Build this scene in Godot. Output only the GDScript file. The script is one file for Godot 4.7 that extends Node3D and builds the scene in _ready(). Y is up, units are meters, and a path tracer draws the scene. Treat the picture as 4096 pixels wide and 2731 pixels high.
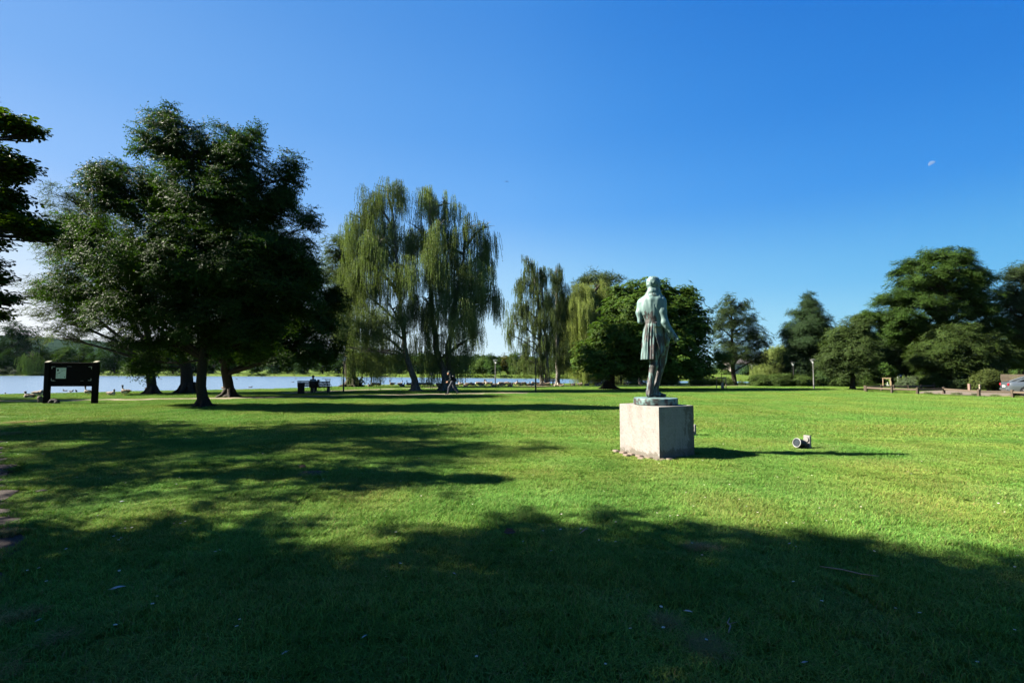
extends Node3D
# A lakeside park lawn: bronze figure on a stone block seen from behind, trees, lake, geese.
# x right, y up, the camera looks along -z. "px" arguments are points of the 4096 x 2731 photograph.

const F := 2000.0
const CAM := Vector3(0, 1.75, 0)
const LAKE_Y := -0.35
const SUN := Vector3(-0.807, 0.589, -0.044)

var cam_basis := Basis(Vector3.RIGHT, atan(117.5 / 2000.0))
var rng := RandomNumberGenerator.new()
var taken := {}
var M := {}
var noise := FastNoiseLite.new()
var lake_poly := PackedVector2Array()
var protos := {}
var path_lines := []


func _ready() -> void:
	rng.seed = 20240611
	noise.seed = 7
	noise.frequency = 1.0
	noise.noise_type = FastNoiseLite.TYPE_SIMPLEX_SMOOTH
	noise.fractal_type = FastNoiseLite.FRACTAL_NONE
	set_camera_sky_sun()
	make_materials()
	make_leaf_meshes()
	build_ground()
	build_lake()
	build_paths()
	build_hills()
	build_statue()
	build_near_trees()
	build_far_trees()
	build_shrubs()
	build_furniture()
	build_people()
	build_birds()
	build_car_park()
	build_grass()
	build_litter()


func set_camera_sky_sun() -> void:
	var cam := Camera3D.new()
	cam.name = "camera"
	cam.position = CAM
	cam.basis = cam_basis
	cam.fov = rad_to_deg(2.0 * atan(1365.5 / F))
	cam.near = 0.05
	cam.far = 9000.0
	add_child(cam)
	cam.current = true
	var env := Environment.new()
	env.background_mode = Environment.BG_SKY
	env.tonemap_mode = Environment.TONE_MAPPER_LINEAR
	env.tonemap_exposure = 6.0
	env.background_energy_multiplier = 0.1667
	env.sdfgi_enabled = true
	env.ssao_enabled = true
	env.ssil_enabled = true
	var sky := Sky.new()
	var pano := PanoramaSkyMaterial.new()
	pano.panorama = sky_image()
	sky.sky_material = pano
	env.sky = sky
	env.fog_enabled = true
	env.fog_density = 0.000012
	env.fog_light_color = Color(0.72, 0.82, 0.95)
	var we := WorldEnvironment.new()
	we.name = "environment"
	we.environment = env
	add_child(we)
	var sun := DirectionalLight3D.new()
	sun.name = "sun"
	sun.light_energy = 1.6
	sun.light_color = Color(1.0, 0.965, 0.90)
	sun.light_angular_distance = 0.5
	sun.shadow_enabled = true
	sun.directional_shadow_max_distance = 300.0
	add_child(sun)
	sun.look_at_from_position(SUN * 50.0, Vector3.ZERO, Vector3.UP)


# Clear sky: pale at the horizon, deep blue above, paler towards the sun.
func sky_image() -> ImageTexture:
	var w := 512
	var h := 256
	var im := Image.create(w, h, false, Image.FORMAT_RGBF)
	var ls := SUN.normalized()
	var el := [0.0, 4.5, 9.0, 17.6, 26.0, 37.0, 60.0, 90.0]
	var cr := [0.72, 0.60, 0.38, 0.16, 0.098, 0.062, 0.036, 0.028]
	var cg := [0.91, 0.84, 0.68, 0.445, 0.35, 0.275, 0.21, 0.19]
	var cb := [0.98, 0.97, 0.97, 0.93, 0.85, 0.76, 0.66, 0.62]
	for y in h:
		var e := 90.0 - (y + 0.5) / h * 180.0
		var k := 0
		var ee := clampf(e, 0.0, 89.99)
		while ee >= el[k + 1]:
			k += 1
		var t: float = (ee - el[k]) / (el[k + 1] - el[k])
		t = t * t * (3.0 - 2.0 * t) * 0.35 + t * 0.65
		var base := Vector3(lerpf(cr[k], cr[k + 1], t), lerpf(cg[k], cg[k + 1], t), lerpf(cb[k], cb[k + 1], t))
		var amp := 0.38 + 0.62 * clampf(ee / 37.0, 0.0, 1.0)
		for x in w:
			var az := (x + 0.5) / w * TAU
			# Godot's panorama: the first column lies towards -z
			var d := Vector3(sin(az), tan(deg_to_rad(ee)), -cos(az)).normalized()
			# measured against the middle of the view
			var q := (d.dot(ls) - 0.589 * sin(deg_to_rad(ee)) - 0.044 * cos(deg_to_rad(ee))) * amp
			var k3 := Vector3(1.7, 0.56, 0.13) if q > 0.0 else Vector3(3.2, 1.1, 0.38)
			var c := Vector3(base.x * exp(k3.x * q), base.y * exp(k3.y * q), base.z * exp(k3.z * q))
			im.set_pixel(x, y, Color(minf(c.x, 1.05), minf(c.y, 1.05), minf(c.z, 1.05)))
	return ImageTexture.create_from_image(im)


# ---------------------------------------------------------------- places
func ray(px: float, py: float) -> Vector3:
	return cam_basis * Vector3((px - 2048.0) / F, -(py - 1365.5) / F, -1.0)


func on_ground(px: float, py: float, y := 0.0) -> Vector3:
	var d := ray(px, py)
	return CAM + d * ((y - CAM.y) / d.y)


func at_depth(px: float, py: float, depth: float) -> Vector3:
	var d := ray(px, py)
	return CAM + d * (depth / -d.z)


func rf(a: float, b: float) -> float:
	return rng.randf_range(a, b)


func rdir() -> Vector3:
	var y := rng.randf_range(-1.0, 1.0)
	var a := rng.randf() * TAU
	var r := sqrt(1.0 - y * y)
	return Vector3(cos(a) * r, y, sin(a) * r)


# ---------------------------------------------------------------- nodes
func numbered(called: String) -> String:
	if not taken.has(called):
		taken[called] = 0
		return called
	taken[called] += 1
	return "%s_%03d" % [called, taken[called]]


func tag(o: Node, label: String, category: String, group := "", kind := "") -> Node:
	if label:
		o.set_meta("label", label)
	if category:
		o.set_meta("category", category)
	if group:
		o.set_meta("group", group)
	if kind:
		o.set_meta("kind", kind)
	return o


func thing(called: String, label: String, category: String, at := Vector3.ZERO, turn := 0.0, group := "") -> Node3D:
	var o := Node3D.new()
	o.name = numbered(called)
	add_child(o)
	o.position = at
	o.rotation.y = turn
	tag(o, label, category, group)
	return o


func part(parent: Node, called: String, mesh: Mesh, m: Material, at := Vector3.ZERO) -> MeshInstance3D:
	var o := MeshInstance3D.new()
	o.mesh = mesh
	o.material_override = m
	o.position = at
	if parent == self:
		o.name = numbered(called)
		add_child(o)
	else:
		o.name = called
		parent.add_child(o, true)
	return o


func copy_of(o: Node3D, label: String, at: Vector3, turn: float) -> Node3D:
	var c: Node3D = o.duplicate()
	var base := String(o.name)
	if base.length() > 4 and base[base.length() - 4] == "_" and base.right(3).is_valid_int():
		base = base.left(base.length() - 4)
	c.name = numbered(base)
	add_child(c)
	c.position = at
	c.rotation.y = turn
	if label:
		c.set_meta("label", label)
	return c


func scatter(parent: Node, called: String, mesh: Mesh, m: Material, buf: PackedFloat32Array) -> MultiMeshInstance3D:
	var mm := MultiMesh.new()
	mm.transform_format = MultiMesh.TRANSFORM_3D
	mm.use_colors = true
	mm.mesh = mesh
	mm.instance_count = buf.size() / 16
	mm.buffer = buf
	var o := MultiMeshInstance3D.new()
	o.multimesh = mm
	o.material_override = m
	if parent == self:
		o.name = numbered(called)
		add_child(o)
	else:
		o.name = called
		parent.add_child(o, true)
	o.set_meta("kind", "stuff")
	return o


func put(buf: PackedFloat32Array, b: Basis, o: Vector3, c: Color) -> void:
	buf.append_array([b.x.x, b.y.x, b.z.x, o.x, b.x.y, b.y.y, b.z.y, o.y, b.x.z, b.y.z, b.z.z, o.z, c.r, c.g, c.b, 1.0])


# ---------------------------------------------------------------- mesh builder
class MB:
	var P := PackedVector3Array()
	var C := PackedColorArray()
	var I := PackedInt32Array()

	func v(p: Vector3, c: Color) -> int:
		P.append(p)
		C.append(c)
		return P.size() - 1

	# corners run anticlockwise seen from outside
	func face(a: int, b: int, c: int) -> void:
		I.append(a)
		I.append(c)
		I.append(b)

	func tri(a: Vector3, b: Vector3, c: Vector3, col: Color) -> void:
		var n := P.size()
		P.append(a)
		P.append(b)
		P.append(c)
		C.append(col)
		C.append(col)
		C.append(col)
		face(n, n + 1, n + 2)

	func quad(a: Vector3, b: Vector3, c: Vector3, d: Vector3, col: Color) -> void:
		var n := P.size()
		for p in [a, b, c, d]:
			P.append(p)
			C.append(col)
		face(n, n + 1, n + 2)
		face(n, n + 2, n + 3)

	func tube(pts: Array, rads: Array, sides: int, col: Color, flat := 1.0) -> void:
		var first := P.size()
		var n := pts.size()
		var ref := Vector3(0.31, 0.17, 0.93).normalized()
		for i in n:
			var a: Vector3 = pts[maxi(i - 1, 0)]
			var b: Vector3 = pts[mini(i + 1, n - 1)]
			var t := (b - a).normalized()
			if absf(t.dot(ref)) > 0.95:
				ref = Vector3(0.93, 0.1, 0.3).normalized()
			var u := t.cross(ref).normalized()
			var w := u.cross(t).normalized()
			ref = w
			for k in sides:
				var g := TAU * k / sides
				P.append(pts[i] + (u * cos(g) + w * sin(g) * flat) * rads[i])
				C.append(col)
		for i in n - 1:
			for k in sides:
				var a0 := first + i * sides + k
				var a1 := first + i * sides + (k + 1) % sides
				face(a0, a1, a0 + sides)
				face(a1, a1 + sides, a0 + sides)
		var c0 := v(pts[0], col)
		var c1 := v(pts[n - 1], col)
		for k in sides:
			face(c0, first + (k + 1) % sides, first + k)
			face(c1, first + (n - 1) * sides + k, first + (n - 1) * sides + (k + 1) % sides)

	func lathe(prof: Array, sides: int, t: Transform3D, col: Color) -> void:
		# profile points (radius, height) from the bottom up
		var first := P.size()
		for q in prof:
			for k in sides:
				var g := -TAU * k / sides
				P.append(t * Vector3(cos(g) * q.x, q.y, sin(g) * q.x))
				C.append(col)
		for i in prof.size() - 1:
			for k in sides:
				var a0 := first + i * sides + k
				var a1 := first + i * sides + (k + 1) % sides
				face(a0, a1, a0 + sides)
				face(a1, a1 + sides, a0 + sides)

	func box(t: Transform3D, s: Vector3, col: Color, bev := 0.0) -> void:
		var h := s * 0.5
		if bev <= 0.0:
			for ax in 3:
				for sg in [-1.0, 1.0]:
					var n := Vector3.ZERO
					n[ax] = sg
					var u := Vector3.ZERO
					u[(ax + 1) % 3] = 1.0
					var w := n.cross(u)
					quad(t * ((n - u - w) * h), t * ((n + u - w) * h), t * ((n + u + w) * h), t * ((n - u + w) * h), col)
			return
		var id := {}
		for ax in 3:
			for q in 8:
				var sg := Vector3(1.0 if q & 1 else -1.0, 1.0 if q & 2 else -1.0, 1.0 if q & 4 else -1.0)
				var p := sg * (h - Vector3.ONE * bev)
				p[ax] = sg[ax] * h[ax]
				id[ax * 8 + q] = v(t * p, col)
		var cen := t.origin
		var put_face := func(list: Array) -> void:
			for j in range(1, list.size() - 1):
				var a: int = list[0]
				var b: int = list[j]
				var c: int = list[j + 1]
				if (P[b] - P[a]).cross(P[c] - P[a]).dot((P[a] + P[b] + P[c]) / 3.0 - cen) >= 0.0:
					face(a, b, c)
				else:
					face(a, c, b)
		for ax in 3:
			var b1 := 1 << ((ax + 1) % 3)
			var b2 := 1 << ((ax + 2) % 3)
			for s0 in [0, 1 << ax]:
				put_face.call([id[ax * 8 + s0], id[ax * 8 + s0 + b1], id[ax * 8 + s0 + b1 + b2], id[ax * 8 + s0 + b2]])
		for ax in 3:
			var a1 := (ax + 1) % 3
			var a2 := (ax + 2) % 3
			for s1 in [0, 1 << a1]:
				for s2 in [0, 1 << a2]:
					var q0: int = s1 + s2
					var q1: int = q0 + (1 << ax)
					put_face.call([id[a1 * 8 + q0], id[a1 * 8 + q1], id[a2 * 8 + q1], id[a2 * 8 + q0]])
		for q in 8:
			put_face.call([id[q], id[8 + q], id[16 + q]])

	# smooth: normals shared between faces that share corners; otherwise flat faces
	func mesh(smooth := false) -> ArrayMesh:
		var arr := []
		arr.resize(Mesh.ARRAY_MAX)
		arr[Mesh.ARRAY_VERTEX] = P
		arr[Mesh.ARRAY_COLOR] = C
		arr[Mesh.ARRAY_INDEX] = I
		if smooth:
			var N := PackedVector3Array()
			N.resize(P.size())
			for f in I.size() / 3:
				var a := I[f * 3]
				var c := I[f * 3 + 1]
				var b := I[f * 3 + 2]
				var n := (P[b] - P[a]).cross(P[c] - P[a])
				N[a] += n
				N[b] += n
				N[c] += n
			for i in N.size():
				N[i] = N[i].normalized()
			arr[Mesh.ARRAY_NORMAL] = N
		var m := ArrayMesh.new()
		m.add_surface_from_arrays(Mesh.PRIMITIVE_TRIANGLES, arr)
		return m


func box_mesh(s: Vector3, col := Color.WHITE, bev := 0.0) -> ArrayMesh:
	var b := MB.new()
	b.box(Transform3D.IDENTITY, s, col, bev)
	return b.mesh()


# ---------------------------------------------------------------- materials
func paint(linear: Color, rough := 0.8, specular := 0.4, vertex := false) -> StandardMaterial3D:
	var m := StandardMaterial3D.new()
	m.albedo_color = linear.linear_to_srgb()
	m.roughness = rough
	m.metallic_specular = specular
	m.vertex_color_use_as_albedo = vertex
	return m


func noise_tex(size: int, freq: float, octaves: int, ramp: Array, normal := false, strength := 4.0, kind := FastNoiseLite.TYPE_SIMPLEX_SMOOTH, sd := 3) -> NoiseTexture2D:
	var n := FastNoiseLite.new()
	n.noise_type = kind
	n.frequency = freq
	n.fractal_octaves = octaves
	n.seed = sd
	var t := NoiseTexture2D.new()
	t.width = size
	t.height = size
	t.seamless = true
	t.noise = n
	t.as_normal_map = normal
	t.bump_strength = strength
	if ramp:
		var g := Gradient.new()
		var offs := PackedFloat32Array()
		var cols := PackedColorArray()
		for r in ramp:
			offs.append(r[0])
			cols.append((r[1] as Color).linear_to_srgb())
		g.offsets = offs
		g.colors = cols
		t.color_ramp = g
	return t


func triplanar(m: StandardMaterial3D, metres: float, world := true) -> void:
	m.uv1_triplanar = true
	m.uv1_world_triplanar = world
	m.uv1_scale = Vector3.ONE / metres


func make_materials() -> void:
	var leaf := paint(Color.WHITE, 0.5, 0.18, true)
	leaf.backlight_enabled = true
	leaf.backlight = Color(0.80, 0.86, 0.36)
	M.leaf = leaf
	var fl := paint(Color.WHITE, 0.9, 0.0, true)
	fl.backlight_enabled = true
	fl.backlight = Color(0.5, 0.55, 0.25)
	M.far_leaf = fl
	var weep := paint(Color.WHITE, 0.65, 0.08, true)
	weep.backlight_enabled = true
	weep.backlight = Color(0.78, 0.82, 0.46)
	M.weep = weep
	var bark := paint(Color(0.030, 0.024, 0.018), 0.9, 0.3, true)
	bark.albedo_texture = noise_tex(512, 0.02, 4, [[0.0, Color(0.35, 0.33, 0.3)], [0.5, Color(0.7, 0.68, 0.64)], [1.0, Color(1, 1, 1)]])
	triplanar(bark, 0.6)
	bark.uv1_scale = Vector3(2.2, 0.5, 2.2)
	bark.heightmap_enabled = true
	bark.heightmap_texture = noise_tex(512, 0.03, 4, [], false, 4.0, FastNoiseLite.TYPE_SIMPLEX_SMOOTH, 8)
	bark.heightmap_scale = 3.0
	M.bark = bark
	var birch := paint(Color(0.20, 0.19, 0.17), 0.8, 0.3, true)
	birch.albedo_texture = noise_tex(512, 0.018, 3, [[0.0, Color(0.05, 0.045, 0.04)], [0.42, Color(0.12, 0.11, 0.10)], [0.52, Color(0.75, 0.73, 0.70)], [1.0, Color(1, 1, 1)]], false, 4.0, FastNoiseLite.TYPE_SIMPLEX_SMOOTH, 21)
	triplanar(birch, 1.0)
	birch.uv1_scale = Vector3(0.9, 1.5, 0.9)
	M.birch = birch

	var lawn := paint(Color.WHITE, 0.9, 0.15, true)
	lawn.albedo_texture = noise_tex(1024, 0.006, 5, [[0.0, Color(0.50, 0.68, 0.50)], [0.3, Color(0.72, 0.86, 0.68)], [0.5, Color(0.88, 0.94, 0.80)], [0.7, Color(0.97, 0.92, 0.90)], [1.0, Color(1.0, 0.88, 0.95)]], false, 4.0, FastNoiseLite.TYPE_SIMPLEX_SMOOTH, 5)
	triplanar(lawn, 9.0)
	lawn.heightmap_enabled = true
	lawn.heightmap_texture = noise_tex(1024, 0.25, 2, [], false, 4.0, FastNoiseLite.TYPE_SIMPLEX, 12)
	lawn.heightmap_scale = 4.0
	M.lawn = lawn
	var grass := paint(Color.WHITE, 0.7, 0.12, true)
	grass.albedo_texture = lawn.albedo_texture
	triplanar(grass, 9.0)
	grass.backlight_enabled = true
	grass.backlight = Color(0.55, 0.62, 0.30)
	M.grass = grass
	var water := paint(Color(0.050, 0.088, 0.138), 0.26, 0.8)
	water.normal_enabled = true
	water.normal_texture = noise_tex(1024, 0.035, 4, [], true, 7.0, FastNoiseLite.TYPE_SIMPLEX_SMOOTH, 31)
	water.normal_scale = 0.3
	triplanar(water, 3.0)
	M.water = water
	var path := paint(Color(0.16, 0.135, 0.098), 0.95, 0.2)
	path.albedo_texture = noise_tex(512, 0.04, 5, [[0.0, Color(0.55, 0.53, 0.5)], [0.5, Color(0.85, 0.84, 0.8)], [1.0, Color(1, 1, 1)]], false, 4.0, FastNoiseLite.TYPE_SIMPLEX, 9)
	triplanar(path, 2.0)
	M.path = path
	var gravel := paint(Color(0.060, 0.051, 0.048), 0.95, 0.2)
	gravel.albedo_texture = noise_tex(512, 0.12, 4, [[0.0, Color(0.3, 0.29, 0.28)], [0.45, Color(0.6, 0.58, 0.55)], [0.7, Color(0.85, 0.82, 0.8)], [1.0, Color(1, 1, 1)]], false, 4.0, FastNoiseLite.TYPE_CELLULAR, 9)
	triplanar(gravel, 1.2)
	M.gravel = gravel
	M.stone = paint(Color.WHITE, 0.85, 0.3, true)
	var granite := paint(Color(0.210, 0.204, 0.198), 0.75, 0.35, true)
	granite.albedo_texture = noise_tex(512, 0.11, 3, [[0.0, Color(0.12, 0.11, 0.10)], [0.26, Color(0.25, 0.23, 0.22)], [0.34, Color(0.80, 0.78, 0.76)], [0.6, Color(0.95, 0.93, 0.92)], [0.8, Color(1.0, 0.93, 0.88)], [1.0, Color(1, 1, 1)]], false, 4.0, FastNoiseLite.TYPE_SIMPLEX, 41)
	triplanar(granite, 0.42, false)
	M.granite = granite
	var bronze := paint(Color.WHITE, 0.62, 0.5, true)
	M.bronze = bronze
	M.iron = paint(Color(0.012, 0.012, 0.013), 0.5, 0.4)
	M.black = paint(Color(0.006, 0.0065, 0.0075), 0.5, 0.35)
	M.dark_wood = paint(Color(0.018, 0.013, 0.010), 0.8, 0.25)
	M.board_black = paint(Color(0.006, 0.0055, 0.0055), 0.8, 0.12)
	var wood := paint(Color(0.105, 0.087, 0.068), 0.85, 0.25, true)
	wood.albedo_texture = noise_tex(512, 0.02, 4, [[0.0, Color(0.45, 0.42, 0.4)], [0.5, Color(0.8, 0.78, 0.75)], [1.0, Color(1, 1, 1)]], false, 4.0, FastNoiseLite.TYPE_SIMPLEX, 19)
	triplanar(wood, 0.8, false)
	wood.uv1_scale = Vector3(0.5, 6.0, 6.0)
	M.wood = wood
	M.pale_wood = paint(Color(0.20, 0.15, 0.095), 0.8, 0.3)
	M.concrete = paint(Color(0.09, 0.085, 0.075), 0.9, 0.2)
	M.metal = paint(Color(0.45, 0.45, 0.45), 0.35, 0.5)
	M.metal.metallic = 0.9
	M.grey_box = paint(Color(0.12, 0.115, 0.108), 0.6, 0.4)
	M.cloth = paint(Color.WHITE, 0.85, 0.2, true)
	M.feather = paint(Color.WHITE, 0.75, 0.25, true)
	M.glass = paint(Color(0.02, 0.025, 0.03), 0.05, 0.5)
	M.clear = paint(Color(0.75, 0.8, 0.8, 0.22), 0.08, 0.5)
	M.clear.transparency = BaseMaterial3D.TRANSPARENCY_ALPHA
	M.plain = paint(Color.WHITE, 0.8, 0.3, true)


# ---------------------------------------------------------------- leaves
func add_leaf(b: MB, p: Vector3, dir: Vector3, up: Vector3, l: float, w: float, col: Color, fine := false) -> void:
	var s := dir.cross(up).normalized()
	var n := s.cross(dir)
	var tip := p + dir * l - n * l * 0.10
	if fine:
		var a1 := p + dir * l * 0.28
		var a2 := p + dir * l * 0.70 - n * l * 0.03
		var r1 := a1 + s * w * 0.46 + n * w * 0.14
		var r2 := a2 + s * w * 0.40 + n * w * 0.10
		var l1 := a1 - s * w * 0.46 + n * w * 0.14
		var l2 := a2 - s * w * 0.40 + n * w * 0.10
		var i0 := b.v(p, col)
		var i1 := b.v(r1, col)
		var i2 := b.v(r2, col)
		var i3 := b.v(tip, col)
		var i4 := b.v(l2, col)
		var i5 := b.v(l1, col)
		b.face(i0, i1, i3)
		b.face(i1, i2, i3)
		b.face(i0, i3, i5)
		b.face(i5, i3, i4)
		return
	var m := p + dir * l * 0.45
	var r := m + s * w * 0.5 + n * w * 0.12
	var q := m - s * w * 0.5 + n * w * 0.12
	var j0 := b.v(p, col)
	var j1 := b.v(r, col)
	var j2 := b.v(tip, col)
	var j3 := b.v(q, col)
	b.face(j0, j1, j2)
	b.face(j0, j2, j3)


func leaf_tint(spread: float) -> Color:
	var t := rf(1.0 - spread, 1.0 + spread)
	return Color(t * rf(0.85, 1.2), t, t * rf(0.7, 1.2))


func sprig(n: int, radius: float, l: float, w: float, flat: float, fine := false) -> ArrayMesh:
	var b := MB.new()
	var twigs := maxi(3, n / 7)
	for k in twigs:
		var a := TAU * k / twigs + rf(-0.4, 0.4)
		var d := Vector3(cos(a), rf(-0.25, 0.65) * (1.0 - flat * 0.5), sin(a)).normalized()
		var end := d * radius * rf(0.65, 1.05)
		b.tube([Vector3.ZERO, end * 0.55 + Vector3(0, 0.03 * radius, 0), end], [0.006, 0.004, 0.002], 3, Color(0.6, 0.45, 0.5))
		var per := n / twigs
		for j in per:
			var t := (j + rf(0.2, 1.0)) / per
			var p := end * t
			var side := d.cross(Vector3.UP).normalized() * (1.0 if j % 2 else -1.0)
			var dir := (d * rf(0.3, 0.9) + side * rf(0.5, 1.0) + Vector3(0, rf(-0.7, 0.25), 0)).normalized()
			var up := (Vector3.UP + rdir() * rf(0.2, 0.9)).normalized()
			add_leaf(b, p, dir, up, l * rf(0.7, 1.2), w * rf(0.75, 1.2), leaf_tint(0.28), fine)
	return b.mesh()


func strand(n: int, length: float, l: float, w: float, spread: float) -> ArrayMesh:
	var b := MB.new()
	for k in 3:
		var x := rf(-spread, spread)
		var z := rf(-spread, spread)
		var sway := Vector3(rf(-0.06, 0.06), 0, rf(-0.06, 0.06))
		var from := Vector3(x * 0.4, rf(-0.05, 0.1), z * 0.4)
		var to := Vector3(x, -length * rf(0.75, 1.1), z) + sway
		b.tube([from, from.lerp(to, 0.5) + sway, to], [0.003, 0.002, 0.0015], 3, Color(0.6, 0.55, 0.5))
		for j in n / 3:
			var t := (j + rng.randf()) / (n / 3.0)
			var p := from.lerp(to, t) + sway * sin(t * PI)
			var a := rng.randf() * TAU
			var dir := Vector3(cos(a) * 0.75, rf(-1.3, -0.5), sin(a) * 0.75).normalized()
			add_leaf(b, p, dir, rdir(), l * rf(0.7, 1.2), w * rf(0.8, 1.2), leaf_tint(0.25))
	return b.mesh()


func palmate(leaves: int) -> ArrayMesh:
	var b := MB.new()
	for k in leaves:
		var a := TAU * k / leaves + rf(-0.4, 0.4)
		var d := Vector3(cos(a), rf(-0.1, 0.3), sin(a)).normalized()
		var hub := d * rf(0.12, 0.34)
		b.tube([Vector3.ZERO, hub], [0.005, 0.004], 3, Color(0.6, 0.6, 0.5))
		var tint := leaf_tint(0.25)
		var axis := (d * 0.6 + Vector3(0, -0.25, 0)).normalized()
		var side := axis.cross(Vector3.UP).normalized()
		for j in 7:
			var g := (j - 3) / 3.0
			var dir := (axis * cos(g * 1.9) + side * sin(g * 1.9) + Vector3(0, -0.30, 0)).normalized()
			add_leaf(b, hub, dir, Vector3.UP + rdir() * 0.15, 0.21 * (1.0 - 0.35 * absf(g)), 0.075, tint)
	return b.mesh()


func make_leaf_meshes() -> void:
	protos.broad = [sprig(42, 0.44, 0.095, 0.062, 0.1), sprig(46, 0.47, 0.09, 0.058, 0.1)]
	protos.near = [sprig(30, 0.42, 0.12, 0.085, 0.3, true), sprig(34, 0.46, 0.115, 0.08, 0.2, true)]
	protos.small = [sprig(40, 0.42, 0.065, 0.042, 0.1), sprig(46, 0.46, 0.06, 0.04, 0.1)]
	protos.ash = [sprig(42, 0.50, 0.12, 0.05, 0.15), sprig(46, 0.54, 0.115, 0.048, 0.15)]
	protos.birch_strand = [strand(96, 1.25, 0.078, 0.056, 0.15), strand(105, 1.35, 0.075, 0.054, 0.18), strand(90, 1.2, 0.080, 0.058, 0.14)]
	protos.willow_strand = [strand(90, 1.4, 0.15, 0.034, 0.16), strand(96, 1.5, 0.14, 0.032, 0.2)]
	protos.chestnut = [palmate(5), palmate(6), palmate(4)]
	protos.far = [sprig(34, 1.0, 0.30, 0.20, 0.1), sprig(38, 1.1, 0.28, 0.19, 0.1)]
	protos.far_strand = [strand(48, 2.4, 0.34, 0.10, 0.5)]


# ---------------------------------------------------------------- trees
# lobes: [px, py, half width px, half height px, metres behind the trunk (optional), weight (optional)]
func tree(s: Dictionary) -> Node3D:
	var base: Vector3 = s.base
	var depth: float = -base.z
	var o := thing(s.called, s.label, s.get("category", "tree"), base, 0.0, s.get("group", ""))
	var k := depth / F
	var lobes := []
	var area := 0.0
	var top := 0.0
	for q in s.lobes:
		var dz: float = q[4] if q.size() > 4 else 0.0
		var wt: float = q[5] if q.size() > 5 else 1.0
		var c := at_depth(q[0], q[1], depth + dz) - base
		var kk := (depth + dz) / F
		var r := Vector3(q[2] * kk, q[3] * kk, q[2] * kk * s.get("thick", 1.0))
		lobes.append([c, r, r.x * r.y * wt])
		area += r.x * r.y * wt
		top = maxf(top, c.y)
	# trunk and limbs
	var b := MB.new()
	var tr: float = s.get("trunk", 0.25)
	var stems: Array = s.get("stems", [])
	var paths := []
	if stems.is_empty():
		var cx := 0.0
		var cz := 0.0
		for q in lobes:
			cx += q[0].x * q[2] / area
			cz += q[0].z * q[2] / area
		var mid := Vector3(cx * 0.35, top * 0.5, cz * 0.35)
		paths.append([Vector3.ZERO, Vector3(cx * 0.06, top * 0.25, cz * 0.06), mid, Vector3(cx * 0.7, top * 0.98, cz * 0.7)])
	else:
		for st in stems:
			var pp := []
			for q in st:
				pp.append(at_depth(q[0], q[1], depth) - base)
			paths.append(pp)
	var bark_tint := Color.WHITE
	for pp in paths:
		var pts := []
		var rads := []
		var n: int = pp.size()
		var steps := 12
		for i in steps + 1:
			var t := i / float(steps) * (n - 1)
			var j := mini(int(t), n - 2)
			var f := t - j
			var p0: Vector3 = pp[maxi(j - 1, 0)]
			var p3: Vector3 = pp[mini(j + 2, n - 1)]
			var p: Vector3 = pp[j].cubic_interpolate(pp[j + 1], p0, p3, f)
			p += Vector3(noise.get_noise_2d(p.y * 0.35, base.x), 0, noise.get_noise_2d(p.y * 0.35, base.x + 50.0)) * tr * 0.5 * minf(1.0, p.y)
			var u := i / float(steps)
			pts.append(p)
			rads.append(tr * (1.0 - 0.82 * u))
		# flared foot
		var foot: Vector3 = pts[0]
		var nxt: Vector3 = pts[1]
		pts[0] = foot - Vector3(0, 0.05, 0)
		rads[0] = tr * 1.75
		var low := []
		var lowr := []
		for f in [[0.10, 1.45], [0.25, 1.2], [0.55, 1.06]]:
			var hh: float = f[0] * minf(1.0, (nxt.y - foot.y) * 1.2)
			low.append(foot.lerp(nxt, hh / maxf(nxt.y - foot.y, 0.01)))
			lowr.append(tr * f[1])
		for i in low.size():
			pts.insert(1 + i, low[i])
			rads.insert(1 + i, lowr[i])
		b.tube(pts, rads, 12, bark_tint)
		for g in s.get("roots", 0):
			var a: float = TAU * g / float(s.roots) + rf(-0.3, 0.3)
			var d := Vector3(cos(a), 0, sin(a))
			b.tube([foot + d * tr * 0.5 + Vector3(0, tr * 1.5, 0), foot + d * tr * 1.2 + Vector3(0, tr * 0.35, 0), foot + d * tr * rf(1.9, 2.8) - Vector3(0, 0.06, 0)], [tr * 0.45, tr * 0.36, tr * 0.14], 6, bark_tint)
	for q in lobes:
		var c: Vector3 = q[0]
		var r: Vector3 = q[1]
		var pp: Array = paths[0]
		var best := 1e9
		for cand in paths:
			var e: Vector3 = cand[cand.size() - 1]
			var dd := Vector2(e.x - c.x, e.z - c.z).length()
			if dd < best:
				best = dd
				pp = cand
		var want := clampf(c.y - absf(c.x) * 0.55 - r.y * 0.3, top * 0.16, top * 0.9)
		var from: Vector3 = pp[0]
		for i in pp.size() - 1:
			if pp[i].y <= want and pp[i + 1].y >= want:
				from = pp[i].lerp(pp[i + 1], (want - pp[i].y) / maxf(0.01, pp[i + 1].y - pp[i].y))
		if from.y < 0.1:
			from = pp[pp.size() - 1]
		var lr := clampf(tr * 0.42 * sqrt(r.x / 2.0), 0.02, tr * 0.5)
		var bend := from.lerp(c, 0.5) + Vector3(0, (c.y - from.y) * 0.12, 0) + rdir() * r.x * 0.12
		b.tube([from, bend, c], [lr, lr * 0.7, lr * 0.4], 6, bark_tint)
		for g in int(s.get("twigs", 5)):
			var d := rdir()
			d.y = absf(d.y) * 0.8 - 0.15
			var e := c + d * r * rf(0.6, 0.92)
			var st := bend.lerp(c, rf(0.1, 1.0))
			b.tube([st, st.lerp(e, 0.5) + rdir() * r.x * 0.1, e], [lr * 0.34, lr * 0.22, 0.008], 4, bark_tint)
	part(o, "trunk", b.mesh(true), s.get("bark", M.bark))
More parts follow.
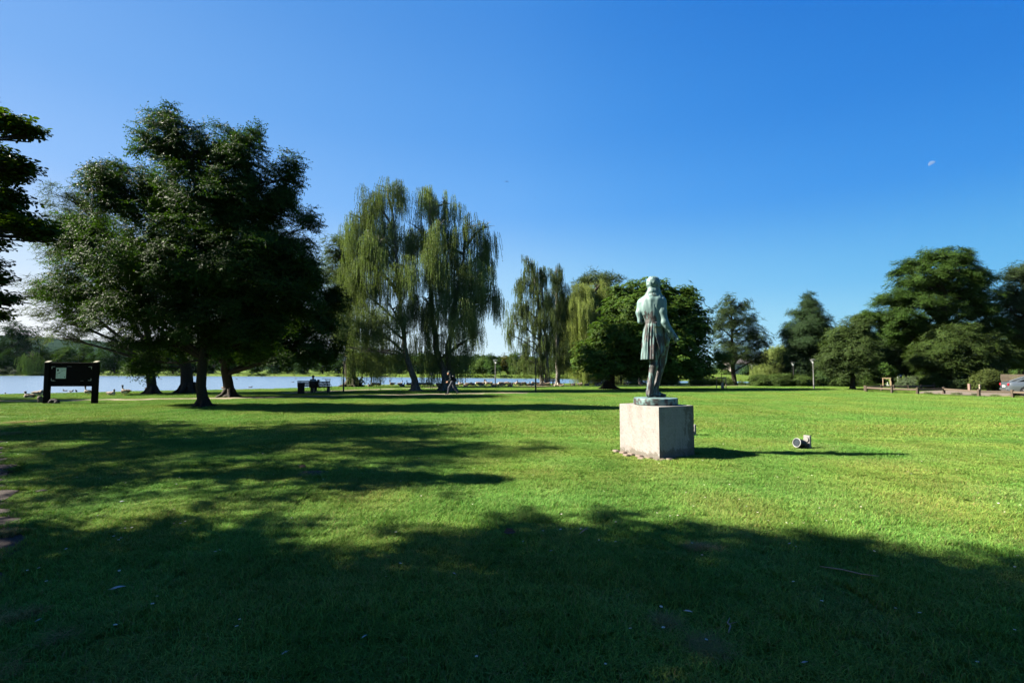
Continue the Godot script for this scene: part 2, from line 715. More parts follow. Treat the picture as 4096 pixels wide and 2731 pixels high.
	# crown
	var kinds: Array = protos[s.leaf]
	var leaves: Mesh = kinds[rng.randi() % kinds.size()]
	var buf := PackedFloat32Array()
	var total: int = s.n
	var col: Color = s.col
	var sc: float = s.get("scale", 1.0)
	var gap: float = s.get("gap", 0.45)
	var gs: float = s.get("gap_size", 1.6)
	var shell: float = s.get("shell", 0.45)
	var weeping: bool = s.get("weeping", false)
	var var_c: float = s.get("vary", 0.22)
	for q in lobes:
		var c: Vector3 = q[0]
		var r: Vector3 = q[1]
		var count := int(total * q[2] / area)
		var tint := rf(1.0 - var_c * 0.6, 1.0 + var_c * 0.6)
		var per: int = s.get("tuft", 7)
		var spread: float = s.get("tuft_r", 0.52) * sc
		for ti in maxi(3, count / per):
			var d := rdir()
			var lump := 1.0 + 0.30 * noise.get_noise_3d(d.x * 1.6 + c.x, d.y * 1.6 + c.y, d.z * 1.6 + c.z)
			var rr := pow(rng.randf(), shell) * lump
			if rng.randf() < 0.12:
				rr *= rf(1.1, 1.32)
			var tc := c + d * r * rr
			if noise.get_noise_3dv((tc + base) / gs) < -gap:
				continue
			var tuft_shade := tint * rf(1.0 - var_c, 1.0 + var_c)
			var out := Vector3(d.x, maxf(d.y, -0.2) * 0.6 + s.get("lift", 0.5), d.z).normalized()
			var axis := Vector3.UP.cross(out)
			for i in per:
				var p := tc + rdir() * pow(rng.randf(), 0.6) * Vector3(spread, spread * 0.8, spread)
				var shade := tuft_shade * rf(1.0 - var_c * 0.7, 1.0 + var_c * 0.7)
				var cc := Color(col.r * shade, col.g * shade, col.b * shade)
				if weeping:
					# twigs arch over from the tuft's top before they hang
					var off := Vector2(p.x - tc.x, p.z - tc.z).length() / spread
					p.y = tc.y - off * off * spread * 0.9 + rf(-0.25, 0.1)
					var reach: float = rf(s.hang[0], s.hang[1])
					var y := p.y
					var step: float = s.get("step", 0.95)
					while y > p.y - reach and y + base.y > s.get("floor", 1.2):
						var bw := Basis(Vector3.UP, rng.randf() * TAU) * Basis(Vector3.RIGHT, rf(-0.12, 0.12))
						bw = bw.scaled(Vector3.ONE * sc * rf(0.85, 1.15))
						put(buf, bw, Vector3(p.x, y, p.z), cc)
						y -= step * sc
						p.x += rf(-0.07, 0.07)
						p.z += rf(-0.07, 0.07)
				else:
					if p.y + base.y < s.get("floor", 0.3):
						continue
					var bb := Basis(Vector3.UP, rng.randf() * TAU)
					if axis.length() > 0.01:
						bb = Basis(axis.normalized(), Vector3.UP.angle_to(out) * rf(0.3, 1.0)) * bb
					bb = Basis(rdir(), rf(0.0, 0.5)) * bb
					put(buf, bb.scaled(Vector3.ONE * sc * rf(0.8, 1.25)), p, cc)
	scatter(o, "crown", leaves, s.get("leafmat", M.leaf), buf)
	return o


# ---------------------------------------------------------------- the setting
func lake_outline() -> void:
	var near := [[-900, 1600], [0, 1591], [170, 1589], [340, 1584], [560, 1577], [800, 1573], [1000, 1569], [1170, 1563], [1300, 1557], [1400, 1548], [1560, 1546], [1700, 1543], [2000, 1542], [2300, 1540], [2600, 1539], [2850, 1538], [3015, 1538]]
	var far := [[3030, 1527], [2920, 1525], [2690, 1523], [2490, 1520], [2330, 1516.5], [2280, 1516], [2000, 1513], [1700, 1510], [1300, 1506.5], [900, 1505], [450, 1503.5], [0, 1502.5], [-900, 1502]]
	for q in near + far:
		var p := on_ground(q[0], q[1], LAKE_Y)
		lake_poly.append(Vector2(p.x, p.z))


# metres from the waterline: above zero on land, below on the lake
func shore(p: Vector2) -> float:
	var best := 1e9
	var n := lake_poly.size()
	var inside := false
	for i in n:
		var a := lake_poly[i]
		var b := lake_poly[(i + 1) % n]
		var ab := b - a
		var t := clampf((p - a).dot(ab) / ab.length_squared(), 0.0, 1.0)
		best = minf(best, (p - a - ab * t).length_squared())
		if (a.y > p.y) != (b.y > p.y) and p.x < (b.x - a.x) * (p.y - a.y) / (b.y - a.y) + a.x:
			inside = not inside
	best = sqrt(best)
	return -best if inside else best


func ground_y(x: float, z: float) -> float:
	if z > -25.0:
		return 0.0
	var s := shore(Vector2(x, z))
	var y := 0.0
	if s < 0.0:
		y = LAKE_Y - 0.9 * (1.0 - exp(s * 0.6))
	else:
		y = LAKE_Y * exp(-s * 1.3)
	if z < -90.0 and s > 0.0:
		# beyond the lake the meadow rises gently
		y += minf(s, 20.0) * 0.02 + maxf(0.0, s - 20.0) * 0.006
	return y


func build_ground() -> void:
	lake_outline()
	var xs := []
	var x := -2400.0
	while x < 2400.0:
		xs.append(x)
		var a := absf(x + 1e-6)
		x += 1.6 if a < 100.0 else (6.0 if a < 260.0 else 120.0)
	xs.append(2400.0)
	var zs := []
	var z := 60.0
	while z > -2600.0:
		zs.append(z)
		z -= 6.0 if z > -22.0 else (1.1 if z > -78.0 else (2.6 if z > -250.0 else 90.0))
	zs.append(-2600.0)
	var b := MB.new()
	var green := Color(0.066, 0.098, 0.018)
	for zz in zs:
		for xx in xs:
			var y := ground_y(xx, zz)
			b.P.append(Vector3(xx, y, zz))
			b.C.append(green if y > LAKE_Y + 0.06 else Color(0.07, 0.06, 0.045))
	var w := xs.size()
	for i in zs.size() - 1:
		for j in w - 1:
			var p := i * w + j
			b.face(p, p + 1, p + w)
			b.face(p + 1, p + w + 1, p + w)
	var g := part(self, "ground", b.mesh(true), M.lawn)
	tag(g, "mown green park lawn running down to the lake", "lawn", "", "structure")


func build_lake() -> void:
	var b := MB.new()
	b.quad(Vector3(-420, LAKE_Y, -24), Vector3(120, LAKE_Y, -24), Vector3(120, LAKE_Y, -330), Vector3(-420, LAKE_Y, -330), Color.WHITE)
	var o := part(self, "lake", b.mesh(), M.water)
	tag(o, "rippled blue lake beyond the lawn", "lake", "", "structure")


func strip(pts: Array, width: float, y: float, wobble := 0.2) -> ArrayMesh:
	var b := MB.new()
	var n := pts.size()
	var cur := PackedVector3Array()
	for i in n - 1:
		for k in 8:
			var t := k / 8.0
			var p: Vector3 = pts[i].cubic_interpolate(pts[i + 1], pts[maxi(i - 1, 0)], pts[mini(i + 2, n - 1)], t)
			cur.append(p)
	cur.append(pts[n - 1])
	var first := -1
	for i in cur.size():
		var d := (cur[mini(i + 1, cur.size() - 1)] - cur[maxi(i - 1, 0)])
		d.y = 0
		var s := Vector3(-d.z, 0, d.x).normalized()
		var wl := width * 0.5 + wobble * noise.get_noise_2d(i * 0.45, 3.0)
		var wr := width * 0.5 + wobble * noise.get_noise_2d(i * 0.45, 80.0)
		var l := cur[i] - s * wl
		var r := cur[i] + s * wr
		l.y = y
		r.y = y
		var q := b.v(l, Color.WHITE)
		b.v(r, Color.WHITE)
		if first >= 0:
			b.face(first, first + 1, q + 1)
			b.face(first, q + 1, q)
		first = q
	return b.mesh()


func build_paths() -> void:
	var pts := []
	for q in [[-700, 1612], [-200, 1607], [0, 1605], [300, 1601], [600, 1597], [900, 1593], [1300, 1585], [1650, 1579], [1990, 1572], [2150, 1570]]:
		pts.append(on_ground(q[0], q[1]))
	path_lines.append([pts.duplicate(), 0.95])
	tag(part(self, "path", strip(pts, 2.0, 0.008, 0.35), M.path), "trodden earth path winding between the lakeside trees", "path", "", "structure")
	pts = []
	for q in [[1120, 1574], [1230, 1569], [1330, 1564], [1450, 1560], [1568, 1556], [1700, 1552], [1900, 1547], [2100, 1545.5], [2300, 1544.5], [2600, 1543.5], [3000, 1543]]:
		pts.append(on_ground(q[0], q[1]))
	path_lines.append([pts.duplicate(), 0.8])
	tag(part(self, "path", strip(pts, 1.8, 0.014, 0.4), M.path), "bare sandy strip along the water's edge under the geese", "path", "", "structure")
	pts = [Vector3(-0.9, 0, 4.0), Vector3(-3.65, 0, -0.6), Vector3(-6.05, 0, -4.25), Vector3(-9.8, 0, -8.05), Vector3(-15.25, 0, -13.05), Vector3(-21.2, 0, -18.65), Vector3(-28.4, 0, -25.0), Vector3(-32.5, 0, -28.5)]
	path_lines.append([pts.duplicate(), 1.38])
	tag(part(self, "path", strip(pts, 2.8, 0.006, 0.25), M.gravel), "dark gravel path along the edge of the shaded lawn", "path", "", "structure")
	# loose stones on the gravel path
	var buf := PackedFloat32Array()
	var rock := MB.new()
	rock.lathe([Vector2(0.0, -0.4), Vector2(0.8, -0.2), Vector2(1.0, 0.15), Vector2(0.5, 0.5), Vector2(0.0, 0.55)], 6, Transform3D.IDENTITY, Color.WHITE)
	for i in 5200:
		var t := pow(rng.randf(), 1.6) * 3.2 + 1.0
		var j := int(t)
		var c: Vector3 = pts[j].lerp(pts[mini(j + 1, pts.size() - 1)], t - j)
		var p := c + Vector3(0.74, 0, 0.67) * rf(-1.4, 1.45)
		p.y = 0.012
		var s := rf(0.006, 0.020)
		var g := rf(0.06, 0.24)
		put(buf, (Basis(rdir(), rf(0, 0.6)) * Basis(Vector3.UP, rf(0, TAU))).scaled(Vector3(s * rf(0.8, 1.5), s * 0.6, s)), p, Color(g * 1.05, g * 0.95, g * 0.88))
	tag(scatter(self, "gravel", rock.mesh(true), M.stone, buf), "loose grey gravel stones on the path", "gravel", "", "stuff")


# wooded hills on the skyline
func build_hills() -> void:
	var b := MB.new()
	var w := 160
	var rows := 14
	var prof := [[-1500, 1300], [-600, 1330], [100, 1352], [280, 1362], [600, 1385], [1100, 1415], [1700, 1428], [1960, 1430], [2300, 1440], [2800, 1462], [3300, 1466], [4200, 1458], [5500, 1440]]
	for i in rows + 1:
		for j in w + 1:
			var px := lerpf(-1500.0, 5500.0, j / float(w))
			var k := 0
			while k < prof.size() - 2 and prof[k + 1][0] < px:
				k += 1
			var t: float = (px - prof[k][0]) / (prof[k + 1][0] - prof[k][0])
			var py: float = lerpf(prof[k][1], prof[k + 1][1], t)
			var depth := lerpf(620.0, 1500.0, i / float(rows))
			var crest := at_depth(px, py, 1500.0).y
			var rise := smoothstep(0.0, 1.0, i / float(rows))
			var p := at_depth(px, 1480.0, depth)
			p.y = -2.0 + (crest + 2.0) * rise + noise.get_noise_2d(px * 0.02, depth * 0.03) * 5.0 * rise + noise.get_noise_2d(px * 0.09, depth * 0.1) * 3.0 * rise
			b.v(p, Color(0.013, 0.025, 0.017))
	for i in rows:
		for j in w:
			var p := i * (w + 1) + j
			b.face(p, p + 1, p + w + 1)
			b.face(p + 1, p + w + 2, p + w + 1)
	tag(part(self, "hills", b.mesh(true), M.far_leaf), "wooded hills on the hazy skyline", "hills", "", "structure")
	# the wood on their slopes
	var buf := PackedFloat32Array()
	var idx := 0
	for i in range(1, rows + 1):
		for j in w + 1:
			var base := b.P[i * (w + 1) + j]
			for k in 2:
				var s := rf(7.0, 13.0)
				var p := base + Vector3(rf(-9, 9), 0.0, rf(-28, 28))
				var g := rf(0.6, 1.3)
				put(buf, Basis(Vector3.UP, rf(0, TAU)).scaled(Vector3(s, s * rf(0.7, 1.0), s)), p, Color(0.015 * g, 0.028 * g, 0.017 * g))
	tag(scatter(self, "forest", protos.far[0], M.far_leaf, buf), "far-off wood covering the hills", "forest", "", "stuff")


# ---------------------------------------------------------------- bodies
# Tapered capsules (a, b, ra, rb, squash) joined by a smooth minimum and meshed as surface nets.
class Body:
	var A := PackedVector3Array()
	var B := PackedVector3Array()
	var RA := PackedFloat32Array()
	var RB := PackedFloat32Array()
	var SQ := PackedVector3Array()
	var COL := PackedColorArray()
	var CUT := []
	var k := 0.03
	var cell := 0.015
	var rough = null
	var tint = null

	func bone(a: Vector3, b: Vector3, ra: float, rb: float, col := Color.WHITE, squash := Vector3.ONE) -> void:
		A.append(a)
		B.append(b)
		RA.append(ra)
		RB.append(rb)
		COL.append(col)
		SQ.append(squash)

	func one(i: int, p: Vector3) -> float:
		var s := SQ[i]
		var a := A[i]
		var q := p - a
		var ab := B[i] - a
		var t := clampf(q.dot(ab) / maxf(ab.length_squared(), 1e-9), 0.0, 1.0)
		var d := q - ab * t
		if s != Vector3.ONE:
			d = d / s
			return (d.length() - lerpf(RA[i], RB[i], t)) * minf(s.x, minf(s.y, s.z))
		return d.length() - lerpf(RA[i], RB[i], t)

	func at(p: Vector3, list: PackedInt32Array) -> float:
		var d := 1e3
		for i in list:
			var e := one(i, p)
			if d > 100.0:
				d = e
				continue
			var h := maxf(k - absf(d - e), 0.0) / k
			d = minf(d, e) - h * h * k * 0.25
		for c in CUT:
			var q: Vector3 = p - c[0]
			var ab: Vector3 = c[1] - c[0]
			var t := clampf(q.dot(ab) / ab.length_squared(), 0.0, 1.0)
			var e: float = lerpf(c[2], c[3], t) - (q - ab * t).length()
			var h := maxf(0.012 - absf(d - e), 0.0) / 0.012
			d = maxf(d, e) + h * h * 0.003
		if rough != null and absf(d) < 0.06:
			d += rough.call(p)
		return d

	func build() -> ArrayMesh:
		var lo := Vector3.INF
		var hi := -Vector3.INF
		for i in A.size():
			var r := maxf(RA[i] * maxf(SQ[i].x, maxf(SQ[i].y, SQ[i].z)), RB[i] * maxf(SQ[i].x, maxf(SQ[i].y, SQ[i].z))) + cell * 3.0
			lo = lo.min(A[i].min(B[i]) - Vector3.ONE * r)
			hi = hi.max(A[i].max(B[i]) + Vector3.ONE * r)
		var bs := 6
		var nb := Vector3i(((hi - lo) / (cell * bs)).ceil())
		var nx := nb.x * bs + 1
		var ny := nb.y * bs + 1
		var nz := nb.z * bs + 1
		var val := PackedFloat32Array()
		val.resize(nx * ny * nz)
		val.fill(1.0)
		var live := []
		var rad := cell * bs * 0.5 * 1.75
		for bz in nb.z:
			for by in nb.y:
				for bx in nb.x:
					var c := lo + (Vector3(bx, by, bz) + Vector3.ONE * 0.5) * cell * bs
					var near := PackedInt32Array()
					var dm := 1e3
					for i in A.size():
						var s := SQ[i]
						var e := one(i, c)
						if s != Vector3.ONE:
							e *= 1.0
						dm = minf(dm, e)
						if e < rad * 1.6 + k + 0.06:
							near.append(i)
					if dm > rad * 1.15 + k * 0.3 + 0.03:
						continue
					var deep := dm < -rad * 1.6 - 0.06 and CUT.is_empty()
					if not deep:
						live.append(Vector3i(bx, by, bz))
					for z in bs + 1:
						for y in bs + 1:
							for x in bs + 1:
								var gi := ((bz * bs + z) * ny + by * bs + y) * nx + bx * bs + x
								if deep:
									val[gi] = minf(val[gi], -0.5)
								elif val[gi] == 1.0:
									val[gi] = at(lo + Vector3(bx * bs + x, by * bs + y, bz * bs + z) * cell, near)
		var mb := MB.new()
		var ids := {}
		var cx := nx - 1
		var cy := ny - 1
		for lb in live:
			for z in bs:
				for y in bs:
					for x in bs:
						var gx: int = lb.x * bs + x
						var gy: int = lb.y * bs + y
						var gz: int = lb.z * bs + z
						var g := (gz * ny + gy) * nx + gx
						var v0 := val[g]
						var v1 := val[g + 1]
						var v2 := val[g + nx]
						var v3 := val[g + nx + 1]
						var gg := g + nx * ny
						var v4 := val[gg]
						var v5 := val[gg + 1]
						var v6 := val[gg + nx]
						var v7 := val[gg + nx + 1]
						var m := (1 if v0 < 0 else 0) + (1 if v1 < 0 else 0) + (1 if v2 < 0 else 0) + (1 if v3 < 0 else 0) + (1 if v4 < 0 else 0) + (1 if v5 < 0 else 0) + (1 if v6 < 0 else 0) + (1 if v7 < 0 else 0)
						if m == 0 or m == 8:
							continue
						var sum := Vector3.ZERO
						var n := 0
						for e in [[v0, v1, 0, 0, 0, 0], [v2, v3, 0, 0, 1, 0], [v4, v5, 0, 0, 0, 1], [v6, v7, 0, 0, 1, 1], [v0, v2, 1, 0, 0, 0], [v1, v3, 1, 1, 0, 0], [v4, v6, 1, 0, 0, 1], [v5, v7, 1, 1, 0, 1], [v0, v4, 2, 0, 0, 0], [v1, v5, 2, 1, 0, 0], [v2, v6, 2, 0, 1, 0], [v3, v7, 2, 1, 1, 0]]:
							if (e[0] < 0) != (e[1] < 0):
								var q := Vector3(e[3], e[4], e[5])
								q[e[2]] += e[0] / (e[0] - e[1])
								sum += q
								n += 1
						var p := lo + (Vector3(gx, gy, gz) + sum / n) * cell
						ids[(gz * cy + gy) * cx + gx] = mb.v(p, Color.WHITE)
		for lb in live:
			for z in bs:
				for y in bs:
					for x in bs:
						var gx: int = lb.x * bs + x
						var gy: int = lb.y * bs + y
						var gz: int = lb.z * bs + z
						var g := (gz * ny + gy) * nx + gx
						var s := val[g] < 0
						var c := (gz * cy + gy) * cx + gx
						if gy > 0 and gz > 0 and s != (val[g + 1] < 0):
							quad(mb, ids, c, c - cx, c - cx - cx * cy, c - cx * cy, s)
						if gx > 0 and gz > 0 and s != (val[g + nx] < 0):
							quad(mb, ids, c, c - cx * cy, c - 1 - cx * cy, c - 1, s)
						if gx > 0 and gy > 0 and s != (val[g + nx * ny] < 0):
							quad(mb, ids, c, c - 1, c - 1 - cx, c - cx, s)
		for i in mb.P.size():
			var p := mb.P[i]
			var best := 1e9
			var col := Color.WHITE
			for j in A.size():
				var e := one(j, p)
				if e < best:
					best = e
					col = COL[j]
			mb.C[i] = col
		var out := mb.mesh(true)
		if tint != null:
			var arr := out.surface_get_arrays(0)
			var N: PackedVector3Array = arr[Mesh.ARRAY_NORMAL]
			var C: PackedColorArray = arr[Mesh.ARRAY_COLOR]
			for i in N.size():
				C[i] = tint.call(mb.P[i], N[i], C[i])
			arr[Mesh.ARRAY_COLOR] = C
			out = ArrayMesh.new()
			out.add_surface_from_arrays(Mesh.PRIMITIVE_TRIANGLES, arr)
		return out

	func quad(mb: MB, ids: Dictionary, a: int, b: int, c: int, d: int, flip: bool) -> void:
		if not (ids.has(a) and ids.has(b) and ids.has(c) and ids.has(d)):
			return
		if flip:
			mb.face(ids[a], ids[b], ids[c])
			mb.face(ids[a], ids[c], ids[d])
		else:
			mb.face(ids[a], ids[c], ids[b])
			mb.face(ids[a], ids[d], ids[c])


# ---------------------------------------------------------------- the statue
const PED_N := Vector3(2.905, 0, -9.952)
const PED_L := Vector3(-0.4716, 0, -0.8818)
const PED_R := Vector3(0.8818, 0, -0.4716)
const PED_H := 1.035


# a point of the figure from the enlarged photograph: crop pixels and metres towards the viewer
func fig(cx: float, cy: float, z := 0.0) -> Vector3:
	return Vector3((cx - 612.0) * 0.00184, (1424.0 - cy) * 0.00191, z)


func build_statue() -> void:
	var mid := PED_N + PED_L * 0.585 + PED_R * 0.485
	var turn := atan2(PED_R.z, PED_R.x)
	# stone block
	var o := thing("stone_pedestal", "pale speckled granite block carrying the bronze figure", "pedestal", mid, -turn)
	var b := MB.new()
	var nu := 40
	var nv := 40
	var w := 0.97
	var d := 1.17
	var faces := [[Vector3(-w / 2, 0, d / 2), Vector3(w, 0, 0)], [Vector3(w / 2, 0, d / 2), Vector3(0, 0, -d)], [Vector3(w / 2, 0, -d / 2), Vector3(-w, 0, 0)], [Vector3(-w / 2, 0, -d / 2), Vector3(0, 0, d)]]
	for fi in 4:
		var f: Array = faces[fi]
		var first := b.P.size()
		for j in nv + 1:
			for i in nu + 1:
				var u := i / float(nu)
				var y := PED_H * j / nv
				var p: Vector3 = f[0] + f[1] * u + Vector3(0, y, 0)
				b.v(p, pedestal_tint(fi, u, y / PED_H))
		for j in nv:
			for i in nu:
				var q := first + j * (nu + 1) + i
				b.face(q, q + 1, q + nu + 1)
				b.face(q + 1, q + nu + 2, q + nu + 1)
	b.quad(Vector3(-w / 2, PED_H, d / 2), Vector3(w / 2, PED_H, d / 2), Vector3(w / 2, PED_H, -d / 2), Vector3(-w / 2, PED_H, -d / 2), Color(0.95, 0.95, 0.95))
	part(o, "block", b.mesh(), M.granite)

	# worn paving stones round its foot
	var pav := thing("paving_border", "worn reddish paving stones sunk in grass round the granite block", "paving", mid, -turn)
	var rows := [[-w / 2, d / 2, 0], [w / 2, d / 2, 1], [w / 2, -d / 2, 2], [-w / 2, -d / 2, 3]]
	var shades := [Color(0.105, 0.080, 0.064), Color(0.12, 0.095, 0.077), Color(0.092, 0.072, 0.06)]
	for side in [0, 3]:
		var along: float = w if side % 2 == 0 else d
		for row in 2:
			if row == 1 and side > 0 and side < 3:
				continue
			var n := 6
			for i in n:
				var t := (i + 0.5 + rf(-0.1, 0.1)) / n * (along + 0.28) - (along + 0.28) / 2
				if row == 1 and rng.randf() < 0.45:
					continue
				if side == 0 and (t > -0.15 or row == 1):
					continue
				var off: float = (d if side % 2 == 0 else w) / 2 + 0.085 + row * 0.15
				var p := Vector3(t, 0.0, off).rotated(Vector3.UP, side * PI / 2)
				var sz := Vector3(0.17 + rf(-0.02, 0.015), 0.07, 0.135 + rf(-0.02, 0.01))
				var mb := MB.new()
				mb.box(Transform3D(Basis(rdir(), rf(0, 0.06)) * Basis(Vector3.UP, side * PI / 2 + rf(-0.08, 0.08)), Vector3.ZERO), sz, shades[rng.randi() % 3], 0.022)
				part(pav, "paving_stone", mb.mesh(), M.stone, p)

	# bronze figure on its round plate
	var bearing := atan2(mid.x, -mid.z)
	var s := thing("bronze_statue", "green and brown weathered bronze man in a long tailcoat on a round plate", "statue", Vector3(mid.x, PED_H, mid.z), -bearing)
	var pl := MB.new()
	var prof := [Vector2(0.0, 0.002), Vector2(0.44, 0.002), Vector2(0.455, 0.02), Vector2(0.458, 0.075), Vector2(0.455, 0.13), Vector2(0.445, 0.143), Vector2(0.36, 0.150), Vector2(0.2, 0.152), Vector2(0.0, 0.153)]
	var sides := 72
	var prof2 := []
	for i in prof.size() - 1:
		for q in 4:
			prof2.append(prof[i].lerp(prof[i + 1], q / 4.0))
	prof2.append(prof[prof.size() - 1])
	pl.lathe(prof2, sides, Transform3D.IDENTITY, Color.WHITE)
	for i in pl.P.size():
		var p := pl.P[i]
		var n := noise.get_noise_3d(p.x * 9.0, p.y * 3.0, p.z * 9.0) + 0.5 * noise.get_noise_3d(p.x * 30.0, p.y * 8.0, p.z * 30.0)
		pl.C[i] = patina(n + (0.5 if p.y > 0.14 else -0.12), p)
	part(s, "base_plate", pl.mesh(true), M.bronze)
	# two worn lines of raised lettering on the rim, too weathered to read
	var ins := MB.new()
	for row in 2:
		for i in 15:
			var a := deg_to_rad(-22.0 + i * 1.9 + row * 3.0)
			var t := Transform3D(Basis(Vector3.UP, a), Vector3(sin(a) * 0.458, 0.095 - row * 0.034, cos(a) * 0.458))
			if rng.randf() < 0.8:
				ins.box(t.translated_local(Vector3(rf(-0.004, 0.004), 0, 0)), Vector3(0.0035, 0.020, 0.005), Color(0.07, 0.12, 0.115), 0.001)
			if rng.randf() < 0.7:
				ins.box(t.translated_local(Vector3(0, rf(-0.009, 0.009), 0)), Vector3(0.010, 0.0035, 0.005), Color(0.06, 0.11, 0.10), 0.001)
	part(s, "inscription", ins.mesh(), M.bronze)
	var body := statue_body()
	part(s, "figure", body, M.bronze, Vector3(0, 0.153, 0))
	part(s, "collar", coat_collar(), M.bronze, Vector3(0, 0.153, 0))
	part(s, "coat_skirt", coat_skirt(), M.bronze, Vector3(0, 0.153, 0))


func pedestal_tint(fi: int, u: float, t: float) -> Color:
	var c := Color(1, 1, 1)
	var n := noise.get_noise_2d(u * 5.0 + fi * 20.0, t * 2.2)
	var streak := noise.get_noise_2d(u * 16.0 + fi * 31.0, t * 1.2)
	var g := 1.0 - 0.20 * maxf(0.0, n) - 0.10 * maxf(0.0, streak - 0.05) - 0.22 * noise.get_noise_2d(u * 34.0 + fi * 11.0, t * 30.0)
	c = Color(g, g * 0.985, g * 0.97)
	# rusty wash marks running down the weather side
	if fi == 3:
		var r := clampf(1.0 - absf(u - 0.38) / 0.2 + n * 0.5, 0.0, 1.0) * (1.0 if t > 0.1 and t < 0.33 else 0.35) * clampf(0.4 + streak, 0.0, 1.0)
		c = c.lerp(Color(0.72, 0.56, 0.44), r * 0.6)
	# algae and dirt with a ragged upper edge along the foot, and a dark algae streak down one corner
	var foot := 0.09 + 0.05 * noise.get_noise_1d(u * 14.0 + fi * 9.0) + 0.05 * noise.get_noise_1d(u * 5.0 + fi * 3.0)
	var algae := Color(0.36, 0.34, 0.25)
	if fi == 0:
		foot += 0.08
		if u > 0.80 + 0.22 * noise.get_noise_2d(u * 9.0, t * 4.0) + 0.08 * noise.get_noise_2d(u * 40.0, t * 20.0):
			c = c.lerp(algae, 0.75)
	if t < foot:
		c = c.lerp(algae, 0.7)
	return c


func patina(n: float, p: Vector3) -> Color:
	var green := Color(0.042, 0.090, 0.086)
	var pale := Color(0.082, 0.140, 0.136)
	var brown := Color(0.026, 0.0215, 0.0225)
	var dark := Color(0.010, 0.009, 0.009)
	var c := brown.lerp(dark, clampf(0.5 + noise.get_noise_3d(p.x * 7, p.y * 4, p.z * 7), 0.0, 1.0))
	var k := smoothstep(0.0, 0.09, n)
	var g := green.lerp(pale, clampf(0.5 + n * 0.7, 0.0, 1.0))
	return c.lerp(g, k)


func statue_tint(p: Vector3, n: Vector3, c: Color) -> Color:
	# streaks run down: stretched noise, more patina on head, shoulders and outer sleeve, bare metal on back and legs
	var st := noise.get_noise_3d(p.x * 16.0, p.y * 2.6, p.z * 16.0) * 0.40 + noise.get_noise_3d(p.x * 42.0, p.y * 7.0, p.z * 42.0) * 0.26 + noise.get_noise_3d(p.x * 3.0 + 9.0, p.y * 2.0, p.z * 3.0) * 0.22
	var y := p.y
	var bias := -0.10
	if y > 2.16:
		bias = 0.42
	elif y > 1.92:
		bias = 0.5
	elif y > 1.56:
		# the back: bare patch in the middle, green at the flanks
		bias = lerpf(-0.16, 0.42, smoothstep(1.70, 2.0, y)) + 0.5 * smoothstep(0.05, 0.26, absf(p.x + 0.10))
	elif y > 1.30:
		bias = 0.12
	elif y > 0.75:
		bias = -0.06 + 0.12 * (1.0 if p.x < -0.14 else 0.0)
	elif y > 0.08:
		bias = -0.16
	else:
		bias = -0.02
	if p.x > 0.24 and y > 1.1:
		bias = maxf(bias, 0.18)
	if y > 1.36 and y < 1.50 and p.x > 0.0 and p.x < 0.17:
		var olive := Color(0.062, 0.078, 0.046)
		return olive.lerp(patina(st + bias, p), 0.25)
	return patina(st + bias, p)


